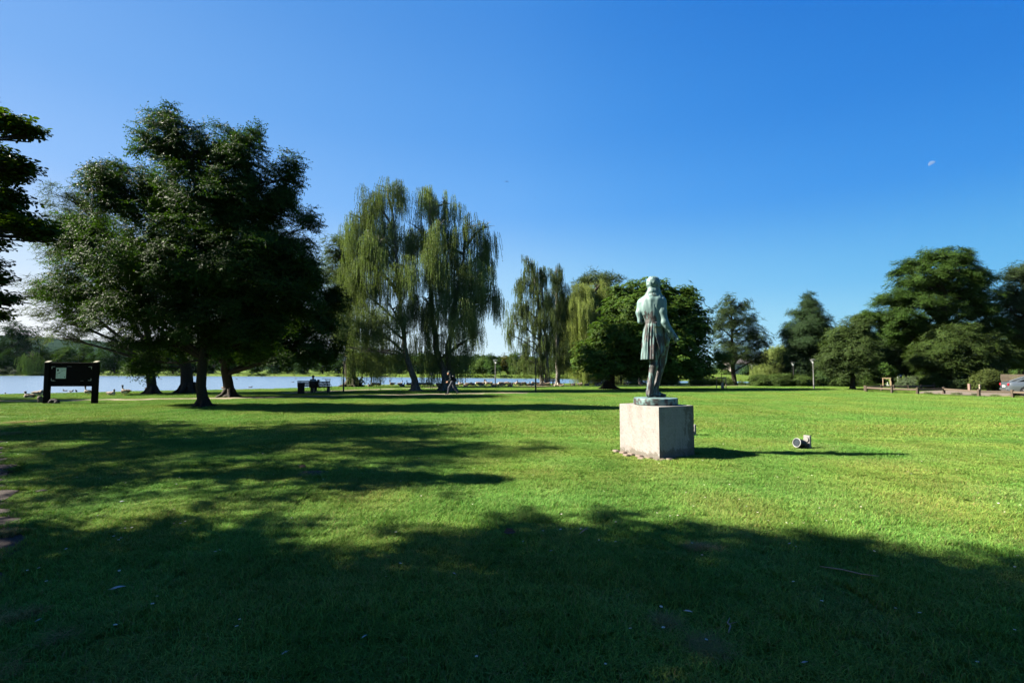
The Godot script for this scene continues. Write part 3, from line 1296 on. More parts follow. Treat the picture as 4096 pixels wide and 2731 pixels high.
func statue_body() -> ArrayMesh:
	var s := Body.new()
	s.k = 0.04
	s.cell = 0.0145
	var W := Color.WHITE
	var face := Vector3(0.64, 0, -0.77)
	var head := fig(609, 148, -0.01)
	# head turned away to the side, thick wavy hair
	s.bone(head, head + Vector3(0.012, -0.06, -0.02), 0.132, 0.112, W, Vector3(0.98, 1.06, 1.0))
	s.bone(head + Vector3(-0.02, 0.045, 0.03), head + Vector3(0.03, 0.055, -0.03), 0.118, 0.112)
	s.bone(head + face * 0.10 + Vector3(0, -0.08, 0), head + face * 0.12 + Vector3(0, -0.13, 0), 0.062, 0.045)
	s.bone(head + face * 0.135 + Vector3(0, 0.0, 0), head + face * 0.168 + Vector3(0, -0.055, 0), 0.018, 0.024)
	s.bone(head + face * 0.128 + Vector3(-0.05, 0.018, -0.04), head + face * 0.128 + Vector3(0.05, 0.018, 0.04), 0.022, 0.022)
	s.bone(head + Vector3(0.095, -0.03, 0.06), head + Vector3(0.10, -0.075, 0.055), 0.026, 0.018)
	s.bone(fig(578, 165, 0.02), fig(592, 205, 0.04), 0.085, 0.065)
	s.bone(fig(640, 160, 0.02), fig(642, 205, 0.03), 0.085, 0.06)
	s.bone(fig(612, 190, 0.0), fig(606, 262, 0.0), 0.085, 0.10)
	# collar
	s.bone(fig(585, 238, 0.02), fig(640, 240, 0.01), 0.088, 0.088)
	s.bone(fig(555, 268, 0.03), fig(595, 240, 0.05), 0.068, 0.072)
	s.bone(fig(595, 240, 0.05), fig(668, 282, 0.03), 0.072, 0.066)
	s.bone(fig(575, 262, -0.05), fig(650, 262, -0.06), 0.08, 0.08)
	# chest, shoulders, waist
	s.bone(fig(482, 352, 0.0), fig(560, 318, 0.01), 0.088, 0.11)
	s.bone(fig(560, 318, 0.01), fig(692, 334, 0.0), 0.11, 0.092)
	s.bone(fig(548, 395, -0.01), fig(648, 400, -0.02), 0.19, 0.185, W, Vector3(1, 1, 0.88))
	s.bone(fig(553, 440, 0.0), fig(590, 560, 0.0), 0.190, 0.155, W, Vector3(1, 1, 0.86))
	s.bone(fig(645, 430, -0.02), fig(622, 565, -0.01), 0.175, 0.150, W, Vector3(1, 1, 0.88))
	s.bone(fig(585, 345, 0.045), fig(590, 520, 0.055), 0.135, 0.11)
	s.bone(fig(640, 345, 0.04), fig(618, 540, 0.05), 0.13, 0.105)
	s.bone(fig(520, 355, 0.02), fig(548, 470, 0.03), 0.115, 0.12)
	s.bone(fig(672, 352, 0.02), fig(655, 470, 0.03), 0.115, 0.11)
	s.bone(fig(590, 590, 0.0), fig(630, 596, -0.01), 0.155, 0.150, W, Vector3(1, 0.75, 0.95))
	# seat and thighs under the coat
	s.bone(fig(592, 620, 0.0), fig(585, 800, 0.0), 0.135, 0.125, W, Vector3(1, 1, 0.9))
	s.bone(fig(650, 640, -0.01), fig(705, 800, -0.10), 0.135, 0.130, W, Vector3(1, 1, 0.95))
	s.bone(fig(590, 800, 0.0), fig(602, 950, 0.0), 0.13, 0.115)
	# legs
	s.bone(fig(600, 940, 0.0), fig(600, 1070, 0.0), 0.105, 0.088)
	s.bone(fig(600, 1070, 0.0), fig(556, 1300, 0.01), 0.088, 0.072)
	s.bone(fig(556, 1300, 0.01), fig(549, 1362, 0.01), 0.072, 0.082)
	s.bone(fig(715, 800, -0.16), fig(690, 1010, -0.24), 0.125, 0.105)
	s.bone(fig(690, 1010, -0.24), fig(620, 1290, -0.16), 0.100, 0.066)
	s.bone(fig(620, 1290, -0.16), fig(606, 1355, -0.14), 0.066, 0.072)
	# shoes
	s.bone(fig(540, 1396, 0.045), fig(548, 1402, -0.06), 0.052, 0.050)
	s.bone(fig(548, 1402, -0.06), fig(560, 1410, -0.24), 0.050, 0.032)
	s.bone(fig(598, 1392, -0.13), fig(650, 1398, -0.17), 0.055, 0.05)
	s.bone(fig(650, 1398, -0.17), fig(718, 1408, -0.22), 0.05, 0.034)
	# arms: one bent before the chest, one hanging forward with a loose fist
	s.bone(fig(468, 366, 0.0), fig(452, 470, 0.01), 0.088, 0.078)
	s.bone(fig(452, 470, 0.01), fig(458, 566, 0.0), 0.078, 0.060)
	s.bone(fig(462, 570, -0.01), fig(505, 530, -0.30), 0.062, 0.05)
	s.bone(fig(508, 520, -0.31), fig(560, 505, -0.30), 0.045, 0.035)
	s.bone(fig(694, 360, 0.02), fig(704, 470, 0.06), 0.108, 0.092)
	s.bone(fig(704, 470, 0.06), fig(726, 590, 0.08), 0.092, 0.080)
	s.bone(fig(726, 590, 0.08), fig(790, 700, 0.05), 0.080, 0.062)
	s.bone(fig(745, 640, 0.08), fig(786, 776, 0.06), 0.055, 0.012)
	s.bone(fig(790, 700, 0.05), fig(826, 742, 0.03), 0.056, 0.044)
	s.bone(fig(826, 742, 0.03), fig(848, 768, 0.02), 0.046, 0.050)
	for i in 4:
		var z := 0.055 - i * 0.03
		s.bone(fig(852, 758 + i * 5, z), fig(868 - i * 3, 782 + i * 3, z), 0.021, 0.019)
		s.bone(fig(868 - i * 3, 782 + i * 3, z), fig(846 - i * 2, 800 + i * 2, z - 0.005), 0.019, 0.016)
	s.bone(fig(832, 765, 0.06), fig(846, 796, 0.055), 0.020, 0.016)
	# pleats, back vent and waist seam
	s.CUT = [
		[fig(484, 520, -0.05), fig(484, 520, 0.3), 0.012, 0.016],
		[fig(488, 560, -0.1), fig(488, 560, 0.3), 0.024, 0.028],
		[fig(625, 400, 0.175), fig(650, 560, 0.17), 0.010, 0.022],
		[fig(520, 282, 0.125), fig(605, 268, 0.16), 0.010, 0.014],
		[fig(605, 268, 0.16), fig(706, 312, 0.11), 0.014, 0.010],
		[fig(570, 1120, 0.12), fig(585, 1350, 0.10), 0.010, 0.020],
	]
	var hem := fig(0, 1004).y
	s.rough = func(p: Vector3) -> float:
		var r := 0.0
		if p.y > head.y - 0.10:
			# waves of hair
			r = 0.007 * sin(p.y * 70.0 + p.x * 45.0 + 6.0 * noise.get_noise_3d(p.x * 8, p.y * 8, p.z * 8)) * (1.0 - smoothstep(0.05, 0.09, (p - head).dot(face)))
		elif p.y < 1.50:
			r = 0.010 * noise.get_noise_3d(p.x * 14.0, p.y * 3.0, p.z * 14.0)
		else:
			r = 0.005 * noise.get_noise_3d(p.x * 12.0, p.y * 4.0, p.z * 12.0)
		return r
	s.tint = statue_tint
	return s.build()


# the two panels of the coat below the waist, open at the back vent
func coat_skirt() -> ArrayMesh:
	var b := MB.new()
	for panel in 2:
		var nu := 90
		var nv := 64
		for shell in 2:
			var first := b.P.size()
			for j in nv + 1:
				var v := j / float(nv)
				for i in nu + 1:
					var u := i / float(nu)
					var th := 0.0
					var cy := 0.0
					if panel == 0:
						cy = lerpf(588.0, 1004.0, v)
						th = deg_to_rad(lerpf(-165.0 + 25.0 * v, 9.0 - 3.0 * v, u))
					else:
						var a0 := lerpf(9.0, 9.0, v) + maxf(0.0, (lerpf(588.0, 960.0, v) - 690.0) / 270.0) * 33.0
						th = deg_to_rad(lerpf(a0, 150.0, u))
						var low := lerpf(960.0, 740.0, smoothstep(0.0, 0.75, u))
						cy = lerpf(588.0, low, v)
					var y := (cy - 588.0) / 416.0
					var rx := lerpf(0.172, 0.232, y) + 0.012 * sin(y * PI)
					var rz := lerpf(0.152, 0.205, y)
					var k := 0.0
					if panel == 0:
						var dg := rad_to_deg(th)
						# pressed pleats
						for g in [-37.0, -18.0, -62.0, -95.0]:
							k -= (0.030 if g > -40.0 else 0.018) * exp(-pow((dg - g) / 3.2, 2.0)) * smoothstep(0.04, 0.25, y)
							k += 0.014 * exp(-pow((dg - g - 8.0) / 5.0, 2.0)) * smoothstep(0.04, 0.3, y)
						k += 0.016 * smoothstep(-10.0, 6.0, dg) * y
					else:
						k += 0.010 * sin(u * 14.0 + y * 3.0) * y + 0.02 * y
					k += 0.010 * noise.get_noise_3d(th * 2.2 + panel * 7.0, y * 2.0, 1.0)
					# pocket flap on the back of one panel
					if panel == 1 and cy > 592.0 and cy < 646.0 and rad_to_deg(th) < 60.0:
						k += 0.020
					if shell == 1:
						k -= 0.016
					var p := Vector3(sin(th) * (rx + k), 0, cos(th) * (rz + k)) + fig(lerpf(600.0, 588.0, y), cy)
					b.v(p, Color.WHITE)
			for j in nv:
				for i in nu:
					var q := first + j * (nu + 1) + i
					if shell == 0:
						b.face(q, q + nu + 1, q + 1)
						b.face(q + 1, q + nu + 1, q + nu + 2)
					else:
						b.face(q, q + 1, q + nu + 1)
						b.face(q + 1, q + nu + 2, q + nu + 1)
			if shell == 1:
				# close hem and edges
				var n0 := first - (nu + 1) * (nv + 1)
				for i in nu:
					var a := n0 + nv * (nu + 1) + i
					var c := first + nv * (nu + 1) + i
					b.face(a, c, a + 1)
					b.face(a + 1, c, c + 1)
				for j in nv:
					for e in [0, nu]:
						var a: int = n0 + j * (nu + 1) + e
						var c: int = first + j * (nu + 1) + e
						b.face(a, a + nu + 1, c)
						b.face(c, a + nu + 1, c + nu + 1)
	for i in b.P.size():
		b.C[i] = statue_tint(b.P[i], Vector3.UP, Color.WHITE)
	return b.mesh(true)


# turned-down coat collar: up the neck inside, over the fold and down to a lip on the shoulders
func coat_collar() -> ArrayMesh:
	var b := MB.new()
	var prof := [[0.105, 262.0], [0.098, 238.0], [0.100, 222.0], [0.110, 217.0], [0.122, 222.0], [0.138, 246.0], [0.158, 272.0], [0.172, 286.0], [0.170, 294.0], [0.150, 294.0]]
	var n := 64
	for q in prof:
		for i in n + 1:
			var th := lerpf(-2.7, 2.7, i / float(n))
			var front := smoothstep(0.9, 2.7, absf(th))
			var r: float = q[0] * (1.0 - 0.12 * front)
			var drop: float = front * 60.0 * (q[0] - 0.09) / 0.08 + 16.0 * maxf(0.0, sin(th)) * (q[0] - 0.09) / 0.08
			var p := Vector3(sin(th) * r, 0, cos(th) * r * 0.86) + fig(608.0, q[1] + drop, 0.0)
			b.v(p, Color.WHITE)
	for j in prof.size() - 1:
		for i in n:
			var q := j * (n + 1) + i
			b.face(q, q + 1, q + n + 1)
			b.face(q + 1, q + n + 2, q + n + 1)
	for i in b.P.size():
		b.C[i] = statue_tint(b.P[i], Vector3.UP, Color.WHITE)
	return b.mesh(true)


# ---------------------------------------------------------------- trees near the camera and along the water
func build_near_trees() -> void:
	var dark := Color(0.028, 0.056, 0.011)
	# the big dark tree standing alone on the lawn
	tree({called = "lawn_tree", label = "tall dark broadleaf tree standing alone on sunlit lawn before the lakeside trunks", base = on_ground(810, 1626), trunk = 0.27, roots = 7, leaf = "broad", n = 11500, col = dark, gap = 0.42, gap_size = 1.1, tuft_r = 0.58, twigs = 9, scale = 1.0,
		stems = [[[810, 1626], [818, 1480], [822, 1200], [815, 900], [760, 640]]],
		lobes = [[690, 570, 95, 120], [830, 600, 130, 110, 0.6], [960, 640, 105, 120, -0.3], [1010, 560, 50, 55], [640, 500, 55, 50, 0.2], [570, 560, 40, 45, -0.5],
			[450, 760, 100, 130, -0.6], [420, 680, 60, 60, 0.4], [620, 790, 160, 150, 0.5], [820, 800, 180, 160, -0.6], [1000, 820, 150, 150, 0.3], [1120, 790, 80, 110, 0.2], [1160, 700, 45, 60, 0],
			[330, 980, 120, 130, 0.2], [520, 1020, 180, 150, -1.0], [760, 1050, 200, 160, -1.2], [980, 1050, 170, 160, -0.7], [1150, 1010, 110, 130, 0.3], [1240, 900, 45, 50, 0], [1230, 1090, 60, 80, 0],
			[300, 1180, 120, 100, 0.3], [500, 1230, 150, 110, -0.6], [720, 1250, 170, 110, -0.8], [950, 1250, 180, 120, -0.4], [1150, 1210, 130, 110, 0.3], [640, 1370, 100, 60, 0.5], [860, 1360, 130, 55, 0.4], [1060, 1350, 120, 60, 0.8], [590, 1450, 60, 60, 1.2], [740, 1390, 110, 40, 1.0], [960, 1400, 120, 40, 1.2]]})
	# three old trunks at the water, partly behind it
	tree({called = "lakeside_tree", label = "pale airy birch crown leaning out over the lake behind the information board", base = on_ground(606, 1575), trunk = 0.36, roots = 6, leaf = "small", n = 4200, col = Color(0.062, 0.088, 0.034), gap = 0.28, gap_size = 1.5, scale = 1.15, twigs = 9, leafmat = M.weep,
		stems = [[[606, 1575], [600, 1450], [560, 1250], [430, 950], [330, 800]]],
		lobes = [[300, 800, 95, 75], [260, 890, 100, 70, 1.0], [250, 1010, 110, 80, -1.0], [400, 900, 100, 120], [200, 1180, 95, 80, 0.5], [290, 1290, 120, 70, -0.5], [400, 1200, 130, 120, 1.0], [560, 1100, 130, 150, 1.0], [250, 1350, 70, 30, 0.3], [470, 1380, 90, 40, 0]]})
	tree({called = "lakeside_tree", label = "thick furrowed lakeside trunk with flared foot beside the lone lawn tree", base = on_ground(750, 1572), trunk = 0.52, roots = 7, leaf = "broad", n = 2600, col = dark, gap = 0.42, scale = 1.25,
		stems = [[[750, 1572], [748, 1480], [745, 1300], [760, 1000], [800, 850]]],
		lobes = [[680, 1000, 160, 150, 2.0], [830, 950, 150, 150, 2.0], [760, 1180, 180, 140, 2.0], [900, 1160, 140, 120, 2.0], [640, 1230, 120, 100, 1.0], [560, 1400, 50, 70, 0.0, 1.4], [545, 1470, 30, 40, -0.5, 1.6]]})
	tree({called = "lakeside_tree", label = "dark trunk with scaly bark beside the lakeside litter bin, low spreading crown", base = on_ground(915, 1588), trunk = 0.36, roots = 6, leaf = "broad", n = 5600, col = dark, gap = 0.5, scale = 1.1,
		stems = [[[915, 1588], [908, 1480], [905, 1300], [960, 1120], [1010, 980]]],
		lobes = [[1040, 1040, 160, 140, 1.5], [1180, 1150, 130, 120, 1.0], [1010, 1250, 160, 120, 0.5], [1180, 1290, 140, 100, 0.5], [1290, 1310, 75, 90, 0.8], [1100, 1390, 130, 60, 0], [1260, 1410, 110, 50, 0.5], [900, 1370, 120, 60, 0.5], [1330, 1400, 40, 40, 0.5], [1330, 1200, 50, 70, 1.0], [980, 1420, 120, 35, 0.3], [1160, 1430, 110, 32, -0.5], [830, 1410, 90, 35, 0.5]]})
	# birch between, further along the shore
	tree({called = "lakeside_tree", label = "grey-green birch crown between the dark lawn tree and the weeping birches", base = on_ground(1408, 1547), trunk = 0.62, roots = 6, leaf = "small", n = 3000, col = Color(0.060, 0.085, 0.040), gap = 0.22, gap_size = 2.0, scale = 1.5, leafmat = M.weep, twigs = 8,
		stems = [[[1408, 1547], [1402, 1450], [1390, 1250], [1370, 1080], [1365, 960]]],
		lobes = [[1370, 1000, 70, 60], [1340, 1090, 80, 80, 1.0], [1390, 1180, 80, 90, -1.0], [1330, 1250, 70, 70, 0.5], [1370, 1350, 80, 70, 0.5], [1450, 1420, 60, 50, 0.2]]})
	# weeping birches
	var wb := Color(0.108, 0.142, 0.062)
	tree({called = "weeping_birch", label = "tall weeping birch with leaning trunk and long curtains of drooping twigs", base = on_ground(1662, 1563), trunk = 0.33, roots = 6, bark = M.birch, leaf = "birch_strand", leafmat = M.weep, n = 2500, col = wb, weeping = true, tuft = 9, tuft_r = 0.85, hang = [0.4, 1.9], step = 0.95, shell = 0.34, gap = 0.17, gap_size = 1.5, scale = 1.05, floor = 1.6, twigs = 7, vary = 0.3,
		stems = [[[1662, 1563], [1645, 1480], [1612, 1330], [1590, 1100], [1565, 830]]],
		lobes = [[1550, 755, 75, 55], [1480, 800, 60, 60, 0.5], [1425, 860, 50, 60, 0.5], [1450, 950, 75, 70, -1.0], [1560, 900, 110, 80, 1.0], [1400, 1140, 60, 60, 0.5, 1.2], [1500, 1080, 100, 70, -1.5, 1.2], [1610, 1060, 70, 70, -2.0], [1390, 1260, 50, 40, 0.8, 1.3], [1460, 1240, 70, 50, -2.0, 1.3], [1560, 1220, 90, 50, -2.2, 1.3], [1500, 1330, 100, 40, 1.0, 1.2], [1390, 1390, 40, 30, 0.5], [1450, 1400, 60, 25, -1.0], [1540, 1400, 70, 25, -0.5], [1410, 1010, 45, 45, 0.0], [1620, 1180, 50, 50, -1.0], [1620, 1330, 60, 40, 0.0], [1510, 960, 60, 50, -1.6]]})
	tree({called = "weeping_birch", label = "broad weeping birch with thick double trunk behind the walking person", base = on_ground(1790, 1563), trunk = 0.40, roots = 7, bark = M.birch, leaf = "birch_strand", leafmat = M.weep, n = 2600, col = wb, weeping = true, tuft = 9, tuft_r = 0.85, hang = [0.4, 2.0], step = 0.95, shell = 0.34, gap = 0.17, gap_size = 1.5, scale = 1.05, floor = 1.6, twigs = 7, vary = 0.3,
		stems = [[[1778, 1563], [1770, 1480], [1735, 1330], [1720, 1100], [1720, 850]], [[1804, 1566], [1798, 1470], [1800, 1330], [1840, 1100], [1865, 950]]],
		lobes = [[1715, 765, 65, 55, 0.5], [1790, 810, 60, 60, 0.5], [1680, 920, 90, 80, 1.0], [1860, 900, 80, 55, -0.8], [1945, 905, 45, 55, 0.5], [1800, 1000, 90, 80, 0.8], [1750, 1050, 45, 60, -2.4, 1.3], [1870, 1060, 80, 70, -1.0], [1940, 1020, 45, 70, 0.8], [1700, 1190, 90, 60, -1.0], [1840, 1220, 100, 70, -1.5], [1960, 1160, 45, 30, 0.3, 1.3], [1900, 1250, 60, 60, 0.8], [1740, 1330, 80, 40, -0.5], [1850, 1370, 55, 30, -0.8, 1.2], [1780, 1420, 60, 25, 0.5], [1700, 1410, 50, 25, -0.5], [1900, 1130, 50, 40, -1.0], [1760, 900, 60, 50, -1.2], [1720, 1010, 50, 50, -1.8], [1920, 1330, 35, 35, 0.3], [1985, 1190, 20, 25, 0.2], [1800, 1140, 60, 50, -1.8]]})
	# birches beyond
	tree({called = "birch_tree", label = "tall slender birch with white trunk by the far path lamp", base = on_ground(2172, 1543.5), trunk = 0.30, bark = M.birch, leaf = "birch_strand", leafmat = M.weep, n = 1900, col = Color(0.084, 0.112, 0.048), weeping = true, tuft = 5, tuft_r = 0.6, hang = [0.3, 1.1], step = 0.95, shell = 0.5, gap = 0.24, gap_size = 1.4, scale = 0.85, floor = 1.5, twigs = 7, vary = 0.3,
		stems = [[[2168, 1543.5], [2165, 1450], [2155, 1250], [2140, 1110], [2120, 1060]], [[2190, 1544], [2186, 1450], [2175, 1300], [2172, 1220], [2172, 1150]]],
		lobes = [[2110, 1040, 35, 50], [2130, 1100, 60, 50], [2090, 1130, 40, 40, 0.5], [2150, 1170, 75, 60, -0.5], [2180, 1090, 40, 40, 0.5], [2080, 1220, 55, 55, 0.5], [2140, 1270, 85, 60, -0.5], [2050, 1290, 55, 35, 0.0], [2030, 1330, 25, 20, 0], [2110, 1360, 70, 50, 0.5], [2180, 1360, 60, 60, -0.5], [2100, 1430, 60, 35, 0.5], [2150, 1450, 50, 40, -0.8]]})
	tree({called = "birch_tree", label = "narrow darker birch standing beside the distant bench", base = on_ground(2230, 1541), trunk = 0.30, bark = M.birch, leaf = "birch_strand", leafmat = M.weep, n = 1500, col = Color(0.056, 0.080, 0.036), weeping = true, tuft = 5, tuft_r = 0.6, hang = [0.3, 1.1], step = 0.95, shell = 0.5, gap = 0.34, gap_size = 1.4, scale = 0.85, floor = 1.5, twigs = 6,
		stems = [[[2230, 1541], [2230, 1450], [2228, 1250], [2226, 1130], [2225, 1070]]],
		lobes = [[2225, 1090, 30, 45], [2240, 1150, 45, 45], [2205, 1170, 35, 50, 0.5], [2230, 1240, 55, 60], [2225, 1330, 65, 60, 0.5], [2240, 1410, 60, 50], [2250, 1210, 40, 40, 0.3]]})
	# pale willow and the chestnut behind the statue
	tree({called = "willow_tree", label = "pale yellow-green weeping willow between the birches and the round chestnut", base = on_ground(2472, 1536), trunk = 0.62, roots = 6, leaf = "willow_strand", leafmat = M.weep, n = 3000, col = Color(0.180, 0.220, 0.075), weeping = true, tuft = 9, tuft_r = 0.8, hang = [1.0, 3.2], step = 1.1, shell = 0.34, gap = 0.45, gap_size = 2.0, scale = 1.25, floor = 1.2, vary = 0.22,
		stems = [[[2472, 1536], [2462, 1450], [2430, 1330], [2380, 1220], [2350, 1160]]],
		lobes = [[2340, 1150, 60, 40], [2400, 1140, 60, 35, 1.0], [2290, 1190, 45, 40, 0.5], [2330, 1230, 75, 60, -1.5], [2280, 1290, 45, 45, 0.3], [2370, 1300, 80, 60, -1.0], [2310, 1370, 55, 40, -0.5], [2460, 1250, 80, 60, 1.0], [2440, 1420, 110, 40, 0.5], [2340, 1430, 50, 25, -0.5], [2530, 1420, 60, 30, 1.0]]})
	tree({called = "poplar_tree", label = "dark treetop showing above the pale willow", base = on_ground(2400, 1533), trunk = 0.45, leaf = "small", n = 1900, col = Color(0.050, 0.074, 0.026), gap = 0.4, scale = 1.8,
		lobes = [[2400, 1130, 60, 30], [2360, 1115, 35, 25], [2330, 1150, 40, 30], [2440, 1120, 50, 25], [2400, 1200, 90, 60], [2400, 1330, 100, 90]]})
	tree({called = "chestnut_tree", label = "broad round horse chestnut with large drooping leaves behind the bronze statue", base = on_ground(2437, 1556), trunk = 0.46, roots = 6, leaf = "chestnut", n = 10500, col = Color(0.050, 0.092, 0.016), gap = 0.55, gap_size = 1.0, tuft = 5, tuft_r = 0.6, scale = 1.05, shell = 0.30, floor = 1.0, lift = 0.9, vary = 0.25, twigs = 6,
		stems = [[[2437, 1556], [2445, 1500], [2480, 1400], [2540, 1280], [2590, 1180]]],
		lobes = [[2515, 1175, 70, 40], [2600, 1165, 90, 40], [2690, 1200, 90, 60], [2740, 1190, 40, 35], [2475, 1225, 65, 45], [2560, 1250, 130, 80, -1.5], [2700, 1290, 130, 100, -0.8], [2780, 1300, 55, 75, 0.5], [2415, 1325, 60, 45, -0.8], [2490, 1350, 120, 80, -2.0], [2620, 1380, 150, 100, -1.8], [2765, 1420, 75, 80, 0], [2365, 1405, 60, 40, -0.8], [2330, 1450, 40, 35, 0], [2420, 1450, 100, 55, -2.2], [2550, 1460, 120, 50, -1.0], [2700, 1470, 110, 50, -0.8], [2790, 1490, 60, 35, 0.5], [2640, 1220, 60, 30, -2.0]]})
	# trees towards the car park
	tree({called = "airy_tree", label = "thin open-crowned tree with sky between its branches beyond the staked sapling", base = on_ground(2938, 1541), trunk = 0.30, leaf = "ash", n = 2900, tuft = 4, tuft_r = 0.8, col = Color(0.034, 0.058, 0.020), gap = 0.2, gap_size = 1.5, scale = 0.95, shell = 0.6, twigs = 12,
		stems = [[[2938, 1541], [2934, 1470], [2932, 1400], [2930, 1300], [2925, 1210]]],
		lobes = [[2925, 1210, 35, 30], [2960, 1225, 45, 35], [2895, 1250, 50, 40], [2880, 1310, 40, 50], [2940, 1300, 70, 60], [3000, 1290, 40, 50], [3010, 1350, 60, 50], [2920, 1380, 70, 60], [3050, 1370, 35, 30], [2980, 1420, 80, 45], [3040, 1430, 40, 40], [2900, 1440, 50, 30]]})
	tree({called = "willow_tree", label = "small pale green weeping willow before the pointed dark tree", base = on_ground(3110, 1537), trunk = 0.3, leaf = "willow_strand", leafmat = M.weep, n = 1700, col = Color(0.165, 0.215, 0.075), weeping = true, tuft = 9, tuft_r = 0.8, hang = [0.9, 2.4], step = 1.1, shell = 0.34, gap = 0.45, gap_size = 2.0, scale = 1.2, floor = 0.6,
		lobes = [[3110, 1395, 55, 22], [3150, 1390, 45, 20], [3070, 1420, 45, 30], [3120, 1430, 60, 30, -1.0], [3050, 1460, 30, 25], [3170, 1440, 40, 35], [3090, 1470, 50, 25, -1.0]]})
	tree({called = "pointed_tree", label = "tall dark pointed tree behind the grey lamp post on the open lawn", base = on_ground(3240, 1541), trunk = 0.4, leaf = "ash", n = 6500, tuft = 6, tuft_r = 0.5, col = Color(0.030, 0.060, 0.024), gap = 0.45, gap_size = 1.4, scale = 1.05, lift = 0.2,
		lobes = [[3235, 1195, 16, 22], [3240, 1225, 40, 28], [3225, 1260, 60, 30], [3265, 1270, 50, 30], [3230, 1310, 85, 40, -0.5], [3280, 1330, 55, 40], [3190, 1340, 60, 30], [3150, 1330, 30, 16], [3230, 1380, 100, 50, -0.5], [3300, 1390, 50, 50], [3190, 1440, 80, 60], [3280, 1450, 90, 60], [3230, 1490, 110, 40]]})
	tree({called = "small_round_tree", label = "small round-crowned tree with short bare trunk near the low wooden fence", base = on_ground(3412, 1557), trunk = 0.22, roots = 4, leaf = "broad", n = 4800, col = Color(0.042, 0.068, 0.020), gap = 0.5, gap_size = 1.0, scale = 0.95, floor = 0.6,
		stems = [[[3412, 1557], [3414, 1500], [3416, 1420], [3420, 1340], [3425, 1290]]],
		lobes = [[3440, 1285, 30, 25], [3420, 1320, 55, 40], [3460, 1330, 40, 50], [3370, 1350, 50, 45], [3420, 1400, 90, 70, -0.5], [3350, 1430, 60, 55], [3470, 1420, 50, 60], [3400, 1470, 95, 40], [3330, 1470, 40, 30], [3320, 1400, 25, 30]]})
	var ash := Color(0.036, 0.072, 0.014)
	tree({called = "large_tree", label = "largest spreading tree with layered dark boughs above the low fence", base = on_ground(3835, 1552), trunk = 0.6, roots = 5, leaf = "ash", n = 12000, tuft = 6, tuft_r = 0.5, col = ash, gap = 0.30, gap_size = 1.7, scale = 1.0, twigs = 9, lift = 0.7,
		stems = [[[3835, 1552], [3830, 1450], [3790, 1330], [3770, 1200], [3780, 1050]]],
		lobes = [[3780, 1030, 80, 40], [3830, 1030, 60, 30], [3690, 1050, 60, 35], [3740, 1090, 100, 40, -1.0], [3620, 1080, 45, 35], [3850, 1090, 80, 45], [3900, 1120, 60, 40], [3640, 1130, 70, 35], [3760, 1150, 120, 45, 1.0], [3880, 1170, 90, 45], [3620, 1190, 70, 40], [3560, 1210, 60, 40, -0.5], [3700, 1210, 90, 40, -1.0], [3520, 1260, 70, 35], [3480, 1270, 30, 25], [3600, 1270, 90, 45, -0.8], [3820, 1240, 110, 50, 0.5], [3940, 1220, 70, 60], [3700, 1290, 80, 45], [3560, 1320, 60, 45], [3650, 1340, 80, 50, 0.5], [3800, 1330, 100, 50], [3930, 1320, 90, 70]]})
	tree({called = "shaded_tree", label = "low leafy tree under the boughs of the largest tree, sunlit leaves in front", base = on_ground(3760, 1556), trunk = 0.28, leaf = "ash", n = 6500, tuft = 6, tuft_r = 0.5, col = Color(0.042, 0.070, 0.018), gap = 0.42, gap_size = 1.5, scale = 1.0, floor = 0.8,
		lobes = [[3790, 1340, 70, 35], [3850, 1330, 60, 40], [3760, 1390, 80, 50, -0.5], [3850, 1410, 90, 60, -0.6], [3700, 1430, 60, 50], [3790, 1470, 90, 50, -0.5], [3900, 1460, 80, 60], [3960, 1400, 70, 70, 0.5], [3960, 1480, 60, 50, 0.5]]})
	tree({called = "shaded_tree", label = "dark dense tree between the small round tree and the largest tree", base = on_ground(3580, 1540), trunk = 0.3, leaf = "broad", n = 3800, col = Color(0.034, 0.060, 0.018), gap = 0.45, scale = 1.35, floor = 1.2,
		lobes = [[3540, 1360, 60, 30], [3600, 1370, 60, 35], [3510, 1410, 50, 45], [3580, 1430, 80, 50], [3650, 1430, 60, 50], [3530, 1480, 60, 30], [3630, 1480, 40, 25]]})
	tree({called = "edge_tree", label = "feathery grey-green tree rising behind the slatted timber wall", base = on_ground(4110, 1552), trunk = 0.4, leaf = "ash", n = 3600, tuft = 6, tuft_r = 0.6, col = Color(0.042, 0.070, 0.030), gap = 0.28, gap_size = 1.6, scale = 1.0, twigs = 8,
		lobes = [[4090, 1090, 50, 30], [4050, 1110, 40, 30], [4130, 1080, 60, 40], [4060, 1170, 60, 45], [4120, 1190, 80, 60], [4040, 1240, 60, 40], [4100, 1290, 90, 60], [4020, 1310, 40, 40], [4160, 1250, 80, 90]]})
	tree({called = "edge_tree", label = "sunlit yellow-green leafy tree above the slatted timber wall", base = on_ground(4120, 1551), trunk = 0.2, leaf = "broad", n = 2300, col = Color(0.080, 0.120, 0.020), gap = 0.5, scale = 1.0, floor = 2.0,
		lobes = [[4080, 1380, 45, 35], [4110, 1360, 60, 40], [4060, 1425, 40, 30], [4110, 1430, 70, 45], [4085, 1465, 40, 15]]})
	# trees whose crowns stand just outside the view and shade the lawn
	overhanging()


